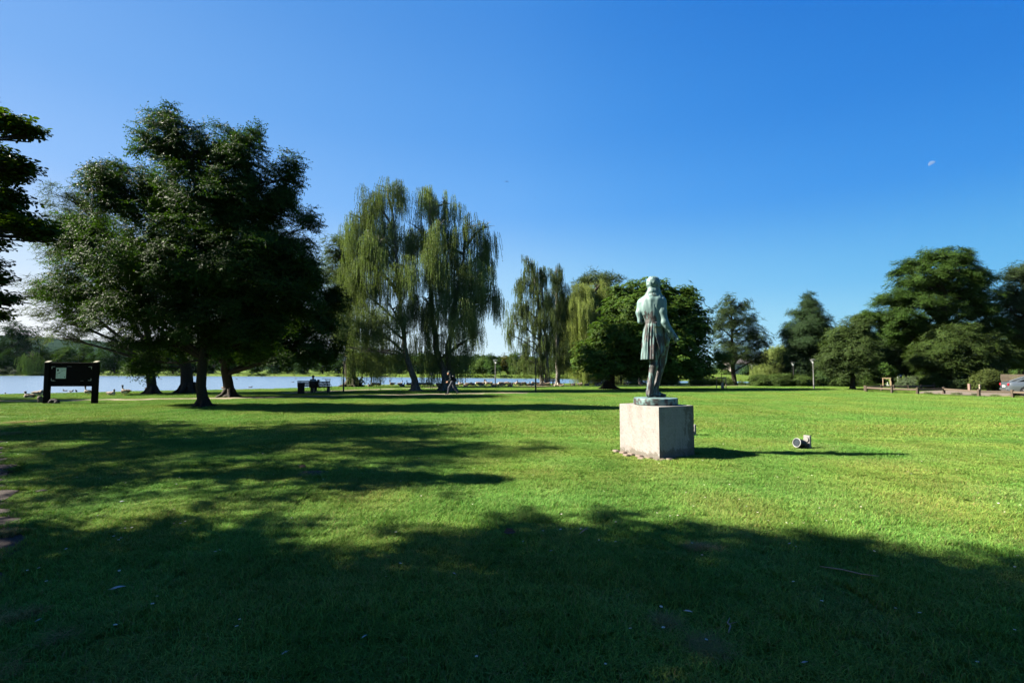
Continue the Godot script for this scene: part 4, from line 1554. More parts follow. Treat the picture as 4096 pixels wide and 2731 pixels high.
# a tree given by world-space lobes: [centre, radii, weight]
func shade_tree(called: String, label: String, base: Vector3, lobes: Array, n: int, leaf := "near", trunk := 0.33, open := -0.25) -> Node3D:
	var px := []
	var depth := -base.z
	var o := thing(called, label, "tree", base, 0.0, "")
	var b := MB.new()
	var top := 0.0
	for q in lobes:
		top = maxf(top, q[0].y)
	b.tube([Vector3(0, -0.05, 0), Vector3(0, 0.3, 0), Vector3(0.05, top * 0.3, 0), Vector3(-0.1, top * 0.65, 0.1), Vector3(0, top, 0)], [trunk * 1.6, trunk * 1.1, trunk * 0.9, trunk * 0.6, 0.05], 12, Color.WHITE)
	var buf := PackedFloat32Array()
	var area := 0.0
	for q in lobes:
		area += q[1].x * q[1].y * q[2]
	var kinds: Array = protos[leaf]
	var mesh: Mesh = kinds[0]
	for q in lobes:
		var c: Vector3 = q[0]
		var r: Vector3 = q[1]
		var y0 := clampf(c.y - Vector2(c.x, c.z).length() * 0.6, top * 0.22, top * 0.85)
		var bend := Vector3(c.x * 0.5, lerpf(y0, c.y, 0.6), c.z * 0.5)
		var lr := trunk * 0.36 if q.size() < 4 else 0.014
		b.tube([Vector3(0, y0, 0), bend, c], [lr, lr * 0.66, minf(lr, 0.03) * 0.5], 6, Color.WHITE)
		for g in 7:
			var e := c + rdir() * r * 0.85
			b.tube([bend.lerp(c, rf(0.4, 1.0)), e.lerp(c, 0.45) + rdir() * 0.1, e], [minf(lr, 0.03), minf(lr, 0.018), 0.005], 4, Color.WHITE)
		var count: int = q[4] if q.size() > 4 else int(n * r.x * r.y * q[2] / area)
		var scl: float = q[3] if q.size() > 3 else 1.0
		for i in count:
			var d := rdir()
			var lump := 1.0 + 0.35 * noise.get_noise_3d(d.x * 1.8 + c.x, d.y * 1.8 + c.y, d.z * 1.8 + c.z)
			var p := c + d * r * pow(rng.randf(), 0.45) * lump
			if scl == 1.0 and noise.get_noise_3dv((p + base) / 1.3) < open:
				continue
			var t := rf(0.75, 1.25)
			put(buf, (Basis(rdir(), rf(0, 0.7)) * Basis(Vector3.UP, rf(0, TAU))).scaled(Vector3.ONE * rf(0.85, 1.2) * scl), p, Color(0.034 * t, 0.058 * t, 0.010 * t))
	part(o, "trunk", b.mesh(true), M.bark)
	scatter(o, "crown", mesh, M.leaf, buf)
	return o


func overhanging() -> void:
	# boughs that show in the picture: px, py, radii px, depth
	var base := Vector3(-13.4, 0, -5.0)
	var lobes := []
	for q in [[-20, 500, 80, 22, 8.6, 26], [60, 505, 55, 18, 8.5, 22], [130, 530, 30, 12, 8.5, 9], [-30, 640, 60, 40, 8.8, 30], [40, 690, 45, 40, 8.5, 26], [95, 680, 25, 20, 8.5, 9], [-60, 780, 60, 50, 9.0, 26], [30, 800, 45, 30, 8.7, 18], [0, 870, 80, 35, 8.6, 34], [110, 930, 65, 25, 8.4, 28], [180, 945, 30, 20, 8.4, 12], [-50, 970, 60, 35, 8.8, 20], [-30, 1120, 35, 40, 8.7, 16], [20, 1195, 30, 12, 8.5, 9], [-20, 1268, 40, 10, 8.6, 9]]:
		var c := at_depth(q[0], q[1], q[4])
		var k: float = q[4] / F
		lobes.append([c - base + Vector3(0, rf(-0.05, 0.05), 0), Vector3(q[2] * k * 0.85, q[3] * k * 1.7, q[2] * k), 0.0, 0.62, int(q[5] * 1.7)])
	for q in [[-0.5, 7.0, 0.6, 2.6, 2.2], [1.5, 9.5, 0.2, 2.2, 2.0], [-0.5, 12.0, 0.8, 2.2, 2.0], [2.4, 6.4, 1.8, 2.2, 1.8], [0.5, 14.0, 0.6, 1.8, 1.5], [-2.0, 9.0, 1.4, 2.2, 2.0], [2.0, 11.8, 1.4, 1.8, 1.6], [2.6, 8.5, 2.6, 1.8, 1.5]]:
		lobes.append([Vector3(q[0], q[1], q[2]), Vector3(q[3], q[4], q[3]), 1.0])
	for q in [[-15.2, 6.3, -8.3, 1.7], [-14.6, 8.6, -8.7, 1.8], [-14.0, 7.2, -9.6, 1.3], [-16.5, 5.0, -8.0, 1.4]]:
		lobes.append([Vector3(q[0], q[1], q[2]) - base, Vector3(q[3], q[3] * 0.7, q[3]), 0.0, 1.0, int(26 * q[3] * q[3])])
	shade_tree("overhanging_tree", "dark leafy boughs of a near tree reaching in over the gravel path", base, lobes, 3400)
	var more := [
		[Vector3(-15.5, 0, -1.5), 15.0, 3.9, "shade tree beside the gravel path, dappling the near lawn"],
		[Vector3(-8.8, 0, 4.6), 13.0, 4.0, "shade tree standing behind the near end of the gravel path"],
		[Vector3(-22.5, 0, -13.4), 17.6, 4.9, "shade tree beyond the gravel path opposite the round soil patch"],
		[Vector3(-33.0, 0, -18.8), 10.0, 2.2, "smaller shade tree beyond the gravel path near the information board"],
		[Vector3(1.5, 0, 10.0), 16.0, 5.2, "tall tree added unseen behind the viewpoint to shut out sky light"],  # this and the next are added out of view to darken the foreground
		[Vector3(-5.5, 0, 12.5), 15.0, 4.8, "second tree added unseen behind the viewpoint to shut out sky light"],
		[Vector3(-44.0, 0, -29.5), 15.0, 3.6, "shade tree at the water's edge past the information board"]]
	for q in more:
		var h: float = q[1]
		var r: float = q[2]
		var lb := []
		for i in 13:
			var a := rng.randf() * TAU
			var t := i / 12.0
			var y := lerpf(h * 0.32, h * 0.93, t)
			var rad := r * (0.25 + 0.75 * sin(clampf(t * 0.9 + 0.12, 0, 1) * PI))
			lb.append([Vector3(cos(a) * rad * 0.62, y, sin(a) * rad * 0.62), Vector3(rad * 0.62, rad * 0.45, rad * 0.62), 1.0])
		shade_tree("shade_tree", q[3], q[0], lb, int((52 if q[0].z > -5.0 and q[0].z < 6.0 else 170) * r * r * h / 15.0), "near" if q[0].z > -10 else "broad", 0.3, 0.06 if q[0].z > -5.0 else -0.2)


# ---------------------------------------------------------------- across the lake
func far_tree(px: float, depth: float, top: float, hw: float, col: Color, called: String, label: String, n := 420, leaf := "far", low := 1499.0) -> void:
	var base := at_depth(px, 1490, depth)
	base.y = ground_y(base.x, base.z) - 0.1
	var lobes := []
	var h := low - top
	var weeping := leaf == "far_strand"
	for i in 9:
		var t := i / 8.0
		var y := lerpf(top + h * 0.16, low - h * 0.10, t)
		var wd := hw * (0.35 + 0.65 * sin(clampf(0.12 + t * 0.8, 0.0, 1.0) * PI))
		var off := rf(-0.55, 0.55) * wd
		lobes.append([px + off, y, wd * rf(0.5, 0.75), h * rf(0.14, 0.22), rf(-0.4, 0.4) * wd * depth / F])
	var d := {called = called, label = label, group = "trees along the far shore of the lake", base = base, trunk = hw * depth / F * 0.06, leaf = leaf, n = n, col = col, lobes = lobes, gap = 0.5, gap_size = 3.0, scale = depth / 190.0, twigs = 2, floor = base.y + 0.3, vary = 0.28, tuft = 3, tuft_r = 1.3, leafmat = M.far_leaf}
	if weeping:
		d.merge({weeping = true, hang = [2.0, h * depth / F * 0.5], step = 2.0, shell = 0.35, n = n / 3}, true)
	tree(d)


func build_far_trees() -> void:
	var dk := Color(0.020, 0.040, 0.016)
	var md := Color(0.034, 0.066, 0.018)
	var lt := Color(0.056, 0.092, 0.024)
	var gr := Color(0.080, 0.125, 0.038)
	var br := Color(0.080, 0.082, 0.022)
	far_tree(30, 238, 1278, 130, dk, "far_tree", "huge dark rounded tree filling the shore beyond the board", 1500)
	far_tree(-90, 236, 1300, 110, dk, "far_tree", "dark neighbour of the huge rounded tree beyond the board", 900)
	far_tree(18, 222, 1400, 42, md, "far_tree", "small mid-green tree in front of the huge dark one")
	far_tree(120, 216, 1393, 62, gr, "far_willow", "pale willow leaning to the water across the lake", 700, "far_strand", 1480)
	far_tree(172, 250, 1382, 30, md, "far_tree", "slim tree behind the pale far willow", 300)
	far_tree(225, 262, 1398, 45, dk, "far_tree", "dark low tree on the far shore behind the board")
	var mixed := [[262, 232, 1376, 50, lt], [330, 240, 1366, 60, lt], [395, 226, 1392, 48, md], [455, 214, 1382, 62, dk], [530, 236, 1378, 60, md], [610, 224, 1396, 52, lt], [690, 232, 1386, 60, md], [770, 222, 1400, 55, dk], [850, 230, 1388, 62, md], [935, 226, 1402, 55, dk], [1010, 218, 1396, 58, md], [1085, 212, 1406, 52, dk], [1150, 222, 1392, 55, md], [1215, 205, 1404, 50, dk], [1290, 214, 1396, 58, md], [1370, 210, 1408, 52, dk],
		[1450, 206, 1402, 58, md], [1530, 210, 1410, 55, lt], [1600, 200, 1418, 50, dk], [1670, 205, 1412, 56, md], [1740, 198, 1420, 50, lt], [1810, 196, 1424, 55, dk], [1880, 192, 1436, 45, md],
		[1925, 186, 1432, 45, lt], [1975, 176, 1418, 48, md], [2030, 180, 1424, 42, br], [2072, 172, 1408, 50, md], [2125, 170, 1424, 42, lt], [2180, 172, 1420, 45, md], [2240, 168, 1428, 45, dk], [2310, 165, 1426, 48, md], [2380, 160, 1432, 45, dk], [2460, 158, 1436, 45, md], [2540, 152, 1440, 42, dk], [2620, 150, 1444, 45, md], [2700, 148, 1450, 40, dk]]
	for q in mixed:
		var c: Color = q[4]
		var where: String = "seen beside the information board" if q[0] < 480 else ("seen between the old lakeside trunks" if q[0] < 1000 else ("seen past the bench and litter bin" if q[0] < 1420 else ("seen through the weeping birches" if q[0] < 1850 else ("seen between the weeping birches and the slender birch" if q[0] < 2150 else "seen past the willow and chestnut"))))
		var label := "mid-green rounded tree in the row across the lake"
		var called := "far_tree"
		if c == dk:
			label = "dark dense tree in the row across the lake"
		elif c == lt:
			label = "light green tree in the row across the lake"
		elif c == br:
			label = "brownish tree among the green ones across the lake"
		far_tree(q[0], q[1], q[2], q[3], c, called, label.replace("in the row across the lake", "across the lake, " + where).replace("among the green ones across the lake", "across the lake, " + where), 460)
	# behind the right-hand trees
	for q in [[2790, 150, 1478, 40, md], [2850, 160, 1474, 40, md], [2905, 150, 1484, 30, lt], [3010, 135, 1462, 40, dk], [3080, 120, 1450, 45, md], [3330, 110, 1440, 60, dk], [3460, 120, 1446, 55, md], [3560, 150, 1440, 50, dk], [3700, 140, 1430, 60, md], [3820, 120, 1420, 60, dk], [3950, 120, 1420, 70, dk], [4080, 110, 1400, 80, md]]:
		far_tree(q[0], q[1], q[2], q[3], q[4], "far_tree", "low dark tree behind the car-park trees" if q[0] > 3200 else "bushy tree on the bank beyond the end of the lake", 320, "far", 1505.0)
	# continuous low wood and scrub behind the row
	var wood := PackedFloat32Array()
	for i in 5200:
		var px := rf(-300, 2800)
		var t := clampf((px - 1700.0) / 1000.0, 0.0, 1.0)
		var depth := lerpf(rf(236, 275), rf(172, 205), t)
		var crest := 1428.0 + 26.0 * noise.get_noise_1d(px * 0.006) + 14.0 * noise.get_noise_1d(px * 0.03)
		var p := at_depth(px, lerpf(1486.0, crest, pow(rng.randf(), 0.8)), depth)
		var l := rf(0.6, 1.35)
		put(wood, (Basis(rdir(), rf(0, 0.6)) * Basis(Vector3.UP, rf(0, TAU))).scaled(Vector3.ONE * rf(1.3, 2.2)), p, Color(0.028 * l, 0.050 * l, 0.014 * l))
	tag(scatter(self, "far_wood", protos.far[1], M.far_leaf, wood), "continuous dark wood behind the trees across the lake", "wood", "", "stuff")
	# a pale house glimpsed under the airy tree
	var hp := at_depth(2958, 1500, 165)
	hp.y = ground_y(hp.x, hp.z)
	var house := thing("house", "white house glimpsed between the trees past the end of the lake", "house", hp, 0.2)
	part(house, "wall", box_mesh(Vector3(7.5, 3.6, 6.0), Color.WHITE, 0.02), paint(Color(0.22, 0.20, 0.185), 0.9), Vector3(0, 1.8, 0))
	var rf_b := MB.new()
	rf_b.quad(Vector3(-4.1, 3.4, 3.4), Vector3(4.1, 3.4, 3.4), Vector3(4.1, 5.6, 0), Vector3(-4.1, 5.6, 0), Color.WHITE)
	rf_b.quad(Vector3(4.1, 3.4, -3.4), Vector3(-4.1, 3.4, -3.4), Vector3(-4.1, 5.6, 0), Vector3(4.1, 5.6, 0), Color.WHITE)
	rf_b.tri(Vector3(-3.74, 3.6, 3.0), Vector3(-3.74, 5.4, 0), Vector3(-3.74, 3.6, -3.0), Color.WHITE)
	part(house, "roof", rf_b.mesh(), paint(Color(0.05, 0.045, 0.042), 0.9))
	for i in 3:
		var win := part(house, "window", box_mesh(Vector3(1.0, 1.3, 0.08)), M.glass, Vector3(-2.3 + i * 2.2, 1.9, 3.01))
		part(win, "frame", box_mesh(Vector3(1.15, 0.08, 0.12)), paint(Color(0.7, 0.7, 0.7), 0.7), Vector3(0, -0.7, 0.02))
	# a slim mast on the far shore
	var mp := at_depth(150, 1490, 244)
	mp.y = ground_y(mp.x, mp.z)
	var mast := MB.new()
	mast.tube([Vector3.ZERO, Vector3(0, 15, 0)], [0.12, 0.06], 6, Color.WHITE)
	tag(part(self, "mast", mast.mesh(true), M.metal, mp), "slim pale mast beside the huge dark tree across the lake", "mast")
	# dark hedge beside the far willow
	shrub_row("far_hedge", "dark clipped hedge by the water below the huge dark tree", "hedge", [[-60, 1482, 70, 16], [30, 1483, 60, 15], [95, 1486, 35, 12]], at_depth(30, 1495, 219), "far", 500, dk)
	# reeds and low growth along the far waterline
	var buf := PackedFloat32Array()
	var n := lake_poly.size()
	for i in range(17, n - 1):
		var a := lake_poly[i]
		var b := lake_poly[i + 1]
		var len := a.distance_to(b)
		var m := int(len * 1.7)
		for k in m:
			var p := a.lerp(b, rng.randf())
			if p.x < -260.0:
				continue
			var out := rf(0.2, 2.6)
			var z := p.y - out
			var g := noise.get_noise_2d(p.x * 0.045, 7.0)
			if g < -0.30 and rng.randf() < 0.75:
				continue
			var sc := rf(0.5, 1.1) * (0.75 + 0.9 * maxf(0.0, g))
			var lum := rf(0.7, 1.3)
			var c := Color(0.055, 0.082, 0.016) if noise.get_noise_2d(p.x * 0.09, 40.0) > -0.1 else Color(0.020, 0.036, 0.014)
			put(buf, Basis(Vector3.UP, rf(0, TAU)).scaled(Vector3(sc, sc * rf(0.9, 1.6), sc)), Vector3(p.x, ground_y(p.x, z) + 0.25, z), Color(c.r * lum, c.g * lum, c.b * lum))
	tag(scatter(self, "shore_reeds", protos.far[1], M.far_leaf, buf), "reeds and low bushes along the far waterline", "reeds", "", "stuff")
	# a person in white and a bench on the far meadow
	var fb := on_far(1072, 170)
	bench(fb, 0.15, "small pale bench on the meadow across the lake", false)


func on_far(px: float, depth: float) -> Vector3:
	var p := at_depth(px, 1490, depth)
	p.y = ground_y(p.x, p.z)
	return p


# ---------------------------------------------------------------- shrubs
func shrub_row(called: String, label: String, category: String, lobes: Array, base: Vector3, leaf: String, n: int, col: Color, opts := {}) -> void:
	base.y = ground_y(base.x, base.z)
	var d := {called = called, label = label, category = category, base = base, trunk = 0.06, leaf = leaf, n = n, col = col, lobes = lobes, gap = 0.55, scale = 1.0, twigs = 4, floor = base.y + 0.12}
	d.merge(opts, true)
	tree(d)


func build_shrubs() -> void:
	var g1 := Color(0.050, 0.084, 0.021)
	var g2 := Color(0.050, 0.084, 0.021)
	var rows := [
		["leafy shrub at the water's edge behind the statue's shoes", [[2668, 1518, 32, 18], [2640, 1525, 22, 14], [2695, 1524, 20, 14]], 2668, 1541, g2, 900],
		["low dark bank shrub beneath the overhanging chestnut boughs", [[2790, 1528, 34, 11], [2830, 1527, 26, 10]], 2800, 1541, g2, 700],
		["spreading dark shrub before the reeds beside the staked sapling", [[2840, 1530, 40, 12], [2895, 1528, 30, 13]], 2866, 1541, g2, 800],
		["yellow-green shrub where the lake ends", [[3040, 1522, 34, 18], [3075, 1526, 26, 14]], 3050, 1544, g1, 900],
		["leafy hedge shrub under the small pale willow", [[3110, 1522, 40, 18], [3145, 1518, 26, 20]], 3120, 1545, g1, 900],
		["pale-leaved hedge shrub behind the thin lamp post", [[3190, 1522, 40, 16], [3225, 1527, 30, 14]], 3196, 1545, g1, 900],
		["upright grassy green shrub under the pointed tree", [[3290, 1510, 28, 22], [3310, 1520, 20, 18]], 3295, 1545, Color(0.050, 0.095, 0.030), 700],
		["dark hedge shrub in the shade behind the small round tree", [[3365, 1524, 40, 18], [3420, 1522, 40, 18]], 3390, 1546, g2, 900],
		["bright green shrub beyond the small round tree", [[3470, 1520, 30, 14], [3510, 1520, 26, 13]], 3490, 1538, Color(0.060, 0.110, 0.024), 800],
		["white-flowered shrub at the end of the low fence", [[3640, 1534, 38, 16], [3670, 1526, 24, 14], [3612, 1540, 18, 10]], 3640, 1553, Color(0.060, 0.085, 0.045), 900],
		["dense shaded shrub behind the fence under the largest tree", [[3730, 1532, 45, 18], [3770, 1525, 30, 22]], 3740, 1556, g2, 1100],
		["mid-green shrub behind the fence beside the brick-red post", [[3810, 1536, 40, 18], [3850, 1530, 30, 22]], 3825, 1558, Color(0.040, 0.070, 0.026), 1100],
		["dark leafy mass behind the red post, darkest under the boughs", [[3900, 1500, 55, 30, 1.0], [3860, 1490, 50, 30, 1.5], [3960, 1495, 50, 35, 1.0]], 3900, 1556, g2, 1300],
		["leafy shrub with bare stems beside the slatted timber wall", [[3955, 1508, 32, 22], [3925, 1524, 26, 20], [3975, 1522, 26, 16], [3962, 1494, 16, 12]], 3956, 1562, Color(0.058, 0.080, 0.022), 900],
		["dark spilling shrub at the corner of the slatted timber wall", [[4012, 1528, 24, 24], [3995, 1545, 28, 12]], 4008, 1562, g2, 700]]
	for q in rows:
		shrub_row("shrub", q[0], "shrub", q[1], on_ground(q[2], q[3]), "broad", q[5], q[4], {scale = 0.85})
	# reeds in front of the last stretch of water
	var buf := PackedFloat32Array()
	for i in 900:
		var px := rf(2760, 3030)
		if rng.randf() < 0.55 and px < 3000 and px > 2960:
			continue
		var p := on_ground(px, rf(1538, 1541))
		if noise.get_noise_1d(px * 0.08) < -0.05:
			continue
		p.y = ground_y(p.x, p.z) - 0.1
		var h := rf(0.5, 1.2)
		var l := rf(0.6, 1.3)
		put(buf, (Basis(Vector3.UP, rf(0, TAU)) * Basis(Vector3.RIGHT, rf(-0.2, 0.2))).scaled(Vector3(0.9, h, 0.9)), p, Color(0.040 * l, 0.062 * l, 0.020 * l))
	var blade := MB.new()
	for i in 5:
		var a := TAU * i / 5.0
		var o := Vector3(cos(a), 0, sin(a)) * 0.07
		var t := o * rf(1.5, 3.0) + Vector3(0, rf(0.8, 1.05), 0)
		var s := Vector3(-sin(a), 0, cos(a)) * 0.018
		blade.tri(o - s, o + s, t, Color.WHITE)
	tag(scatter(self, "reed_bed", blade.mesh(), M.weep, buf), "upright reeds at the end of the lake", "reeds", "", "stuff")
	# weeds at the foot of the low fence
	var wd := PackedFloat32Array()
	for i in 420:
		var px := rf(3450, 4096)
		var clump := noise.get_noise_1d(px * 0.02)
		if clump < -0.12:
			continue
		var p := on_ground(px, lerpf(1565, 1589, (px - 3450.0) / 640.0) + rf(-2, 2))
		var s := rf(0.12, 0.34) * (0.7 + maxf(0.0, clump))
		var l := rf(0.7, 1.3)
		put(wd, (Basis(Vector3.UP, rf(0, TAU))).scaled(Vector3(s * 1.4, s, s * 1.4)), p + Vector3(0, s * 0.25, 0), Color(0.060 * l, 0.100 * l, 0.022 * l))
	tag(scatter(self, "fence_weeds", protos.broad[0], M.leaf, wd), "weeds growing at the foot of the low fence", "weeds", "", "stuff")
	# tuft beside the gravel path
	var tp := on_ground(30, 1905)
	shrub_row("weed_plant", "leafy weed tuft at the edge of the gravel path", "plant", [[30, 1890, 22, 12]], tp, "small", 22, Color(0.05, 0.085, 0.02), {scale = 0.32, trunk = 0.004, twigs = 2, floor = 0.01})


# ---------------------------------------------------------------- park furniture
# seen from behind: the back rest is towards +z, the seat towards -z
func bench(at: Vector3, turn: float, label: String, dark := true, width := 1.65) -> Node3D:
	var o := thing("park_bench", label, "bench", at, turn)
	var m: Material = M.dark_wood if dark else M.pale_wood
	for i in 4:
		var t := i / 3.0
		var s := part(o, "back_slat", box_mesh(Vector3(width, 0.095, 0.035), Color.WHITE, 0.008), m, Vector3(0, 0.50 + t * 0.36, 0.20 + t * 0.10))
		s.rotation.x = -0.27
	for i in 4:
		part(o, "seat_slat", box_mesh(Vector3(width, 0.035, 0.095), Color.WHITE, 0.008), m, Vector3(0, 0.44, 0.13 - i * 0.115))
	for sx in [-1.0, 1.0]:
		var lg := MB.new()
		lg.box(Transform3D(Basis.IDENTITY, Vector3(0, 0.205, -0.03)), Vector3(0.16, 0.41, 0.36), Color.WHITE, 0.02)
		part(o, "leg", lg.mesh(), M.iron if dark else M.concrete, Vector3(sx * (width * 0.5 - 0.22), 0, 0))
		var br := MB.new()
		br.tube([Vector3(0, 0.40, 0.12), Vector3(0, 0.50, 0.23), Vector3(0, 0.92, 0.345)], [0.025, 0.025, 0.02], 6, Color.WHITE)
		part(o, "back_support", br.mesh(true), M.iron, Vector3(sx * (width * 0.5 - 0.22), 0, 0))
	return o


func lamp_post(at: Vector3, h: float, label: String, grey: bool) -> void:
	var o := thing("street_lamp", label, "lamp post", at, 0.0, "path lamps with funnel heads")
	var m: Material = paint(Color(0.10, 0.10, 0.10), 0.45, 0.5) if grey else M.iron
	var b := MB.new()
	b.lathe([Vector2(0.0, 0.0), Vector2(0.07, 0.0), Vector2(0.065, 0.02), Vector2(0.062, h * 0.34), Vector2(0.058, h * 0.35), Vector2(0.045, h * 0.355), Vector2(0.040, h * 0.87), Vector2(0.034, h * 0.875), Vector2(0.0, h * 0.875)], 14, Transform3D.IDENTITY, Color.WHITE)
	part(o, "pole", b.mesh(true), m)
	var y0 := h * 0.845
	var g := MB.new()
	g.lathe([Vector2(0.045, y0), Vector2(0.055, y0 + 0.02), Vector2(0.235, h - 0.07)], 20, Transform3D.IDENTITY, Color.WHITE)
	part(o, "glass_funnel", g.mesh(true), M.clear)
	var f := MB.new()
	for k in 4:
		var a := TAU * k / 4.0 + 0.4
		var d := Vector3(cos(a), 0, sin(a))
		f.tube([d * 0.05 + Vector3(0, y0, 0), d * 0.24 + Vector3(0, h - 0.07, 0)], [0.008, 0.008], 5, Color.WHITE)
	part(o, "funnel_rib", f.mesh(true), m)
	var c := MB.new()
	c.lathe([Vector2(0.0, h - 0.075), Vector2(0.27, h - 0.07), Vector2(0.285, h - 0.06), Vector2(0.28, h - 0.045), Vector2(0.10, h - 0.01), Vector2(0.0, h)], 24, Transform3D.IDENTITY, Color.WHITE)
	part(o, "cap", c.mesh(true), m)
	var bl := MB.new()
	bl.lathe([Vector2(0.0, 0.0), Vector2(0.03, 0.01), Vector2(0.035, 0.1), Vector2(0.0, 0.14)], 10, Transform3D(Basis.IDENTITY, Vector3(0, y0 + 0.05, 0)), Color.WHITE)
	part(o, "bulb", bl.mesh(true), paint(Color(0.6, 0.6, 0.58), 0.4))


func build_furniture() -> void:
	# information board
	var a := on_ground(183, 1614)
	var c := on_ground(376, 1613)
	var mid := (a + c) * 0.5
	var wide := a.distance_to(c)
	var ang := atan2(-(c.z - a.z), c.x - a.x)
	var o := thing("information_board", "large black timber information board on two posts by the lake path", "notice board", mid, ang)
	for sx in [-1.0, 1.0]:
		var p := part(o, "post", box_mesh(Vector3(0.25, 2.22, 0.20), Color.WHITE, 0.012), M.board_black, Vector3(sx * wide * 0.5, 1.10, 0))
		var cap := MB.new()
		cap.box(Transform3D(Basis(Vector3.RIGHT, 0.35), Vector3(0, 1.135, -0.01)), Vector3(0.23, 0.05, 0.24), Color.WHITE, 0.01)
		part(p, "post_cap", cap.mesh(), paint(Color(0.16, 0.15, 0.11), 0.9))
	var pw := wide - 0.25
	part(o, "panel", box_mesh(Vector3(pw, 1.06, 0.06), Color.WHITE), M.board_black, Vector3(0, 1.565, 0))
	part(o, "rail", box_mesh(Vector3(pw, 0.10, 0.14), Color.WHITE, 0.01), M.board_black, Vector3(0, 2.14, 0))
	part(o, "rail", box_mesh(Vector3(pw, 0.12, 0.14), Color.WHITE, 0.01), M.board_black, Vector3(0, 0.975, 0))
	for sx in [-1.0, 1.0]:
		for sy in [-1.0, 1.0]:
			var k := MB.new()
			k.box(Transform3D(Basis.IDENTITY, Vector3(-sx * 0.06, 0, 0)), Vector3(0.16, 0.022, 0.004), Color.WHITE)
			k.box(Transform3D(Basis.IDENTITY, Vector3(sx * 0.01, -sy * 0.055, 0.0005)), Vector3(0.028, 0.12, 0.004), Color.WHITE)
			part(o, "corner_bracket", k.mesh(), paint(Color(0.26, 0.27, 0.25), 0.5, 0.5), Vector3(sx * pw * 0.455, 1.60 + sy * 0.37, 0.034))
	for q in [[-0.12, 0.385, 0.22], [-0.85, -0.39, 0.14], [0.55, -0.385, 0.14], [-0.30, 0.265, 0.08]]:
		part(o, "clip", box_mesh(Vector3(q[2], 0.012, 0.004)), paint(Color(0.2, 0.2, 0.19), 0.5, 0.5), Vector3(q[0], 1.60 + q[1], 0.035))
	var sheet := part(o, "poster", box_mesh(Vector3(0.50, 0.58, 0.006)), poster_paper(), Vector3(-pw * 0.5 + 0.56, 1.63, 0.036))
	# printed map on the poster
	var ink := MB.new()
	var z := 0.0042
	var dark := Color(0.02, 0.03, 0.025)
	var box2 := func(x0: float, y0: float, x1: float, y1: float, cc: Color) -> void:
		ink.quad(Vector3(x0, y0, z), Vector3(x1, y0, z), Vector3(x1, y1, z), Vector3(x0, y1, z), cc)
	box2.call(-0.205, 0.10, -0.115, 0.215, dark)
	box2.call(-0.235, 0.252, 0.235, 0.266, Color(0.07, 0.08, 0.07))
	for i in 26:
		var x := -0.22 + i * 0.0172
		var y := -0.04 + i * 0.0085 + 0.02 * noise.get_noise_1d(i * 0.9)
		var w := 0.010 + 0.014 * rng.randf()
		if i < 12:
			box2.call(x, y - w, x + 0.018, y + w * 0.4, dark if rng.randf() < 0.6 else Color(0.10, 0.16, 0.12))
		else:
			box2.call(x, y + 0.02 - w * 0.4, x + 0.017, y + 0.02 + w * 0.5, Color(0.09, 0.14, 0.10))
	for i in 30:
		var x := rf(-0.05, 0.22)
		var y := rf(0.06, 0.21)
		box2.call(x, y, x + rf(0.006, 0.03), y + rf(0.004, 0.014), dark if rng.randf() < 0.4 else Color(0.10, 0.15, 0.11))
	for r in 9:
		for cc in 3:
			var x := -0.22 + cc * 0.15
			box2.call(x, -0.075 - r * 0.019, x + rf(0.08, 0.13), -0.072 - r * 0.019, Color(0.13, 0.16, 0.13))
	ink.lathe([Vector2(0.026, 0.0), Vector2(0.0, 0.0001)], 14, Transform3D(Basis(Vector3.RIGHT, PI / 2), Vector3(0.19, -0.215, z)), dark)
	part(sheet, "print", ink.mesh(), M.plain)

	# old stump and a dark boulder at its foot
	var sp := on_ground(158, 1611)
	var st := MB.new()
	st.tube([Vector3(0, -0.05, 0), Vector3(0.02, 0.12, 0), Vector3(0.0, 0.26, 0.02), Vector3(-0.03, 0.34, 0)], [0.16, 0.10, 0.12, 0.10], 9, Color.WHITE)
	st.tube([Vector3(-0.05, 0.24, 0), Vector3(-0.13, 0.36, 0.02)], [0.05, 0.02], 6, Color.WHITE)
	tag(part(self, "tree_stump", st.mesh(true), M.wood, sp), "short pale weathered stump at the foot of the information board", "stump")
	var bp := on_ground(213, 1614) + Vector3(0.1, 0, 0.1)
	var bo := Body.new()
	bo.cell = 0.04
	bo.k = 0.1
	bo.bone(Vector3(-0.1, 0.08, 0), Vector3(0.2, 0.06, 0.05), 0.17, 0.13)
	bo.bone(Vector3(0.0, 0.12, 0), Vector3(0.1, 0.13, -0.06), 0.14, 0.12)
	bo.rough = func(p: Vector3) -> float: return 0.05 * noise.get_noise_3dv(p * 5.0)
	tag(part(self, "boulder", bo.build(), paint(Color(0.010, 0.009, 0.008), 0.9), bp), "low dark boulder beside the board's post", "boulder")

	# benches, bin and bicycle under the lakeside trees
	var be := on_ground(1281, 1571)
	bench(be, 0.06, "dark slatted bench seen from behind with a man sitting at its end")
	bench(on_ground(1240, 1567) + Vector3(-0.55, 0, -0.9), 0.35, "second dark bench half hidden beside the litter bin", true, 1.7)
	bench(on_ground(2191, 1540), 0.03, "lone dark bench facing the lake beside the narrow birch", true, 1.75)
	var bn := on_ground(1203, 1575)
	var bin := thing("litter_bin", "dark round litter bin with wide rim beside the bench", "bin", bn)
	var bb := MB.new()
	bb.lathe([Vector2(0.0, 0.0), Vector2(0.235, 0.0), Vector2(0.24, 0.03), Vector2(0.225, 0.72), Vector2(0.0, 0.72)], 20, Transform3D.IDENTITY, Color.WHITE)
	part(bin, "body", bb.mesh(true), M.black)
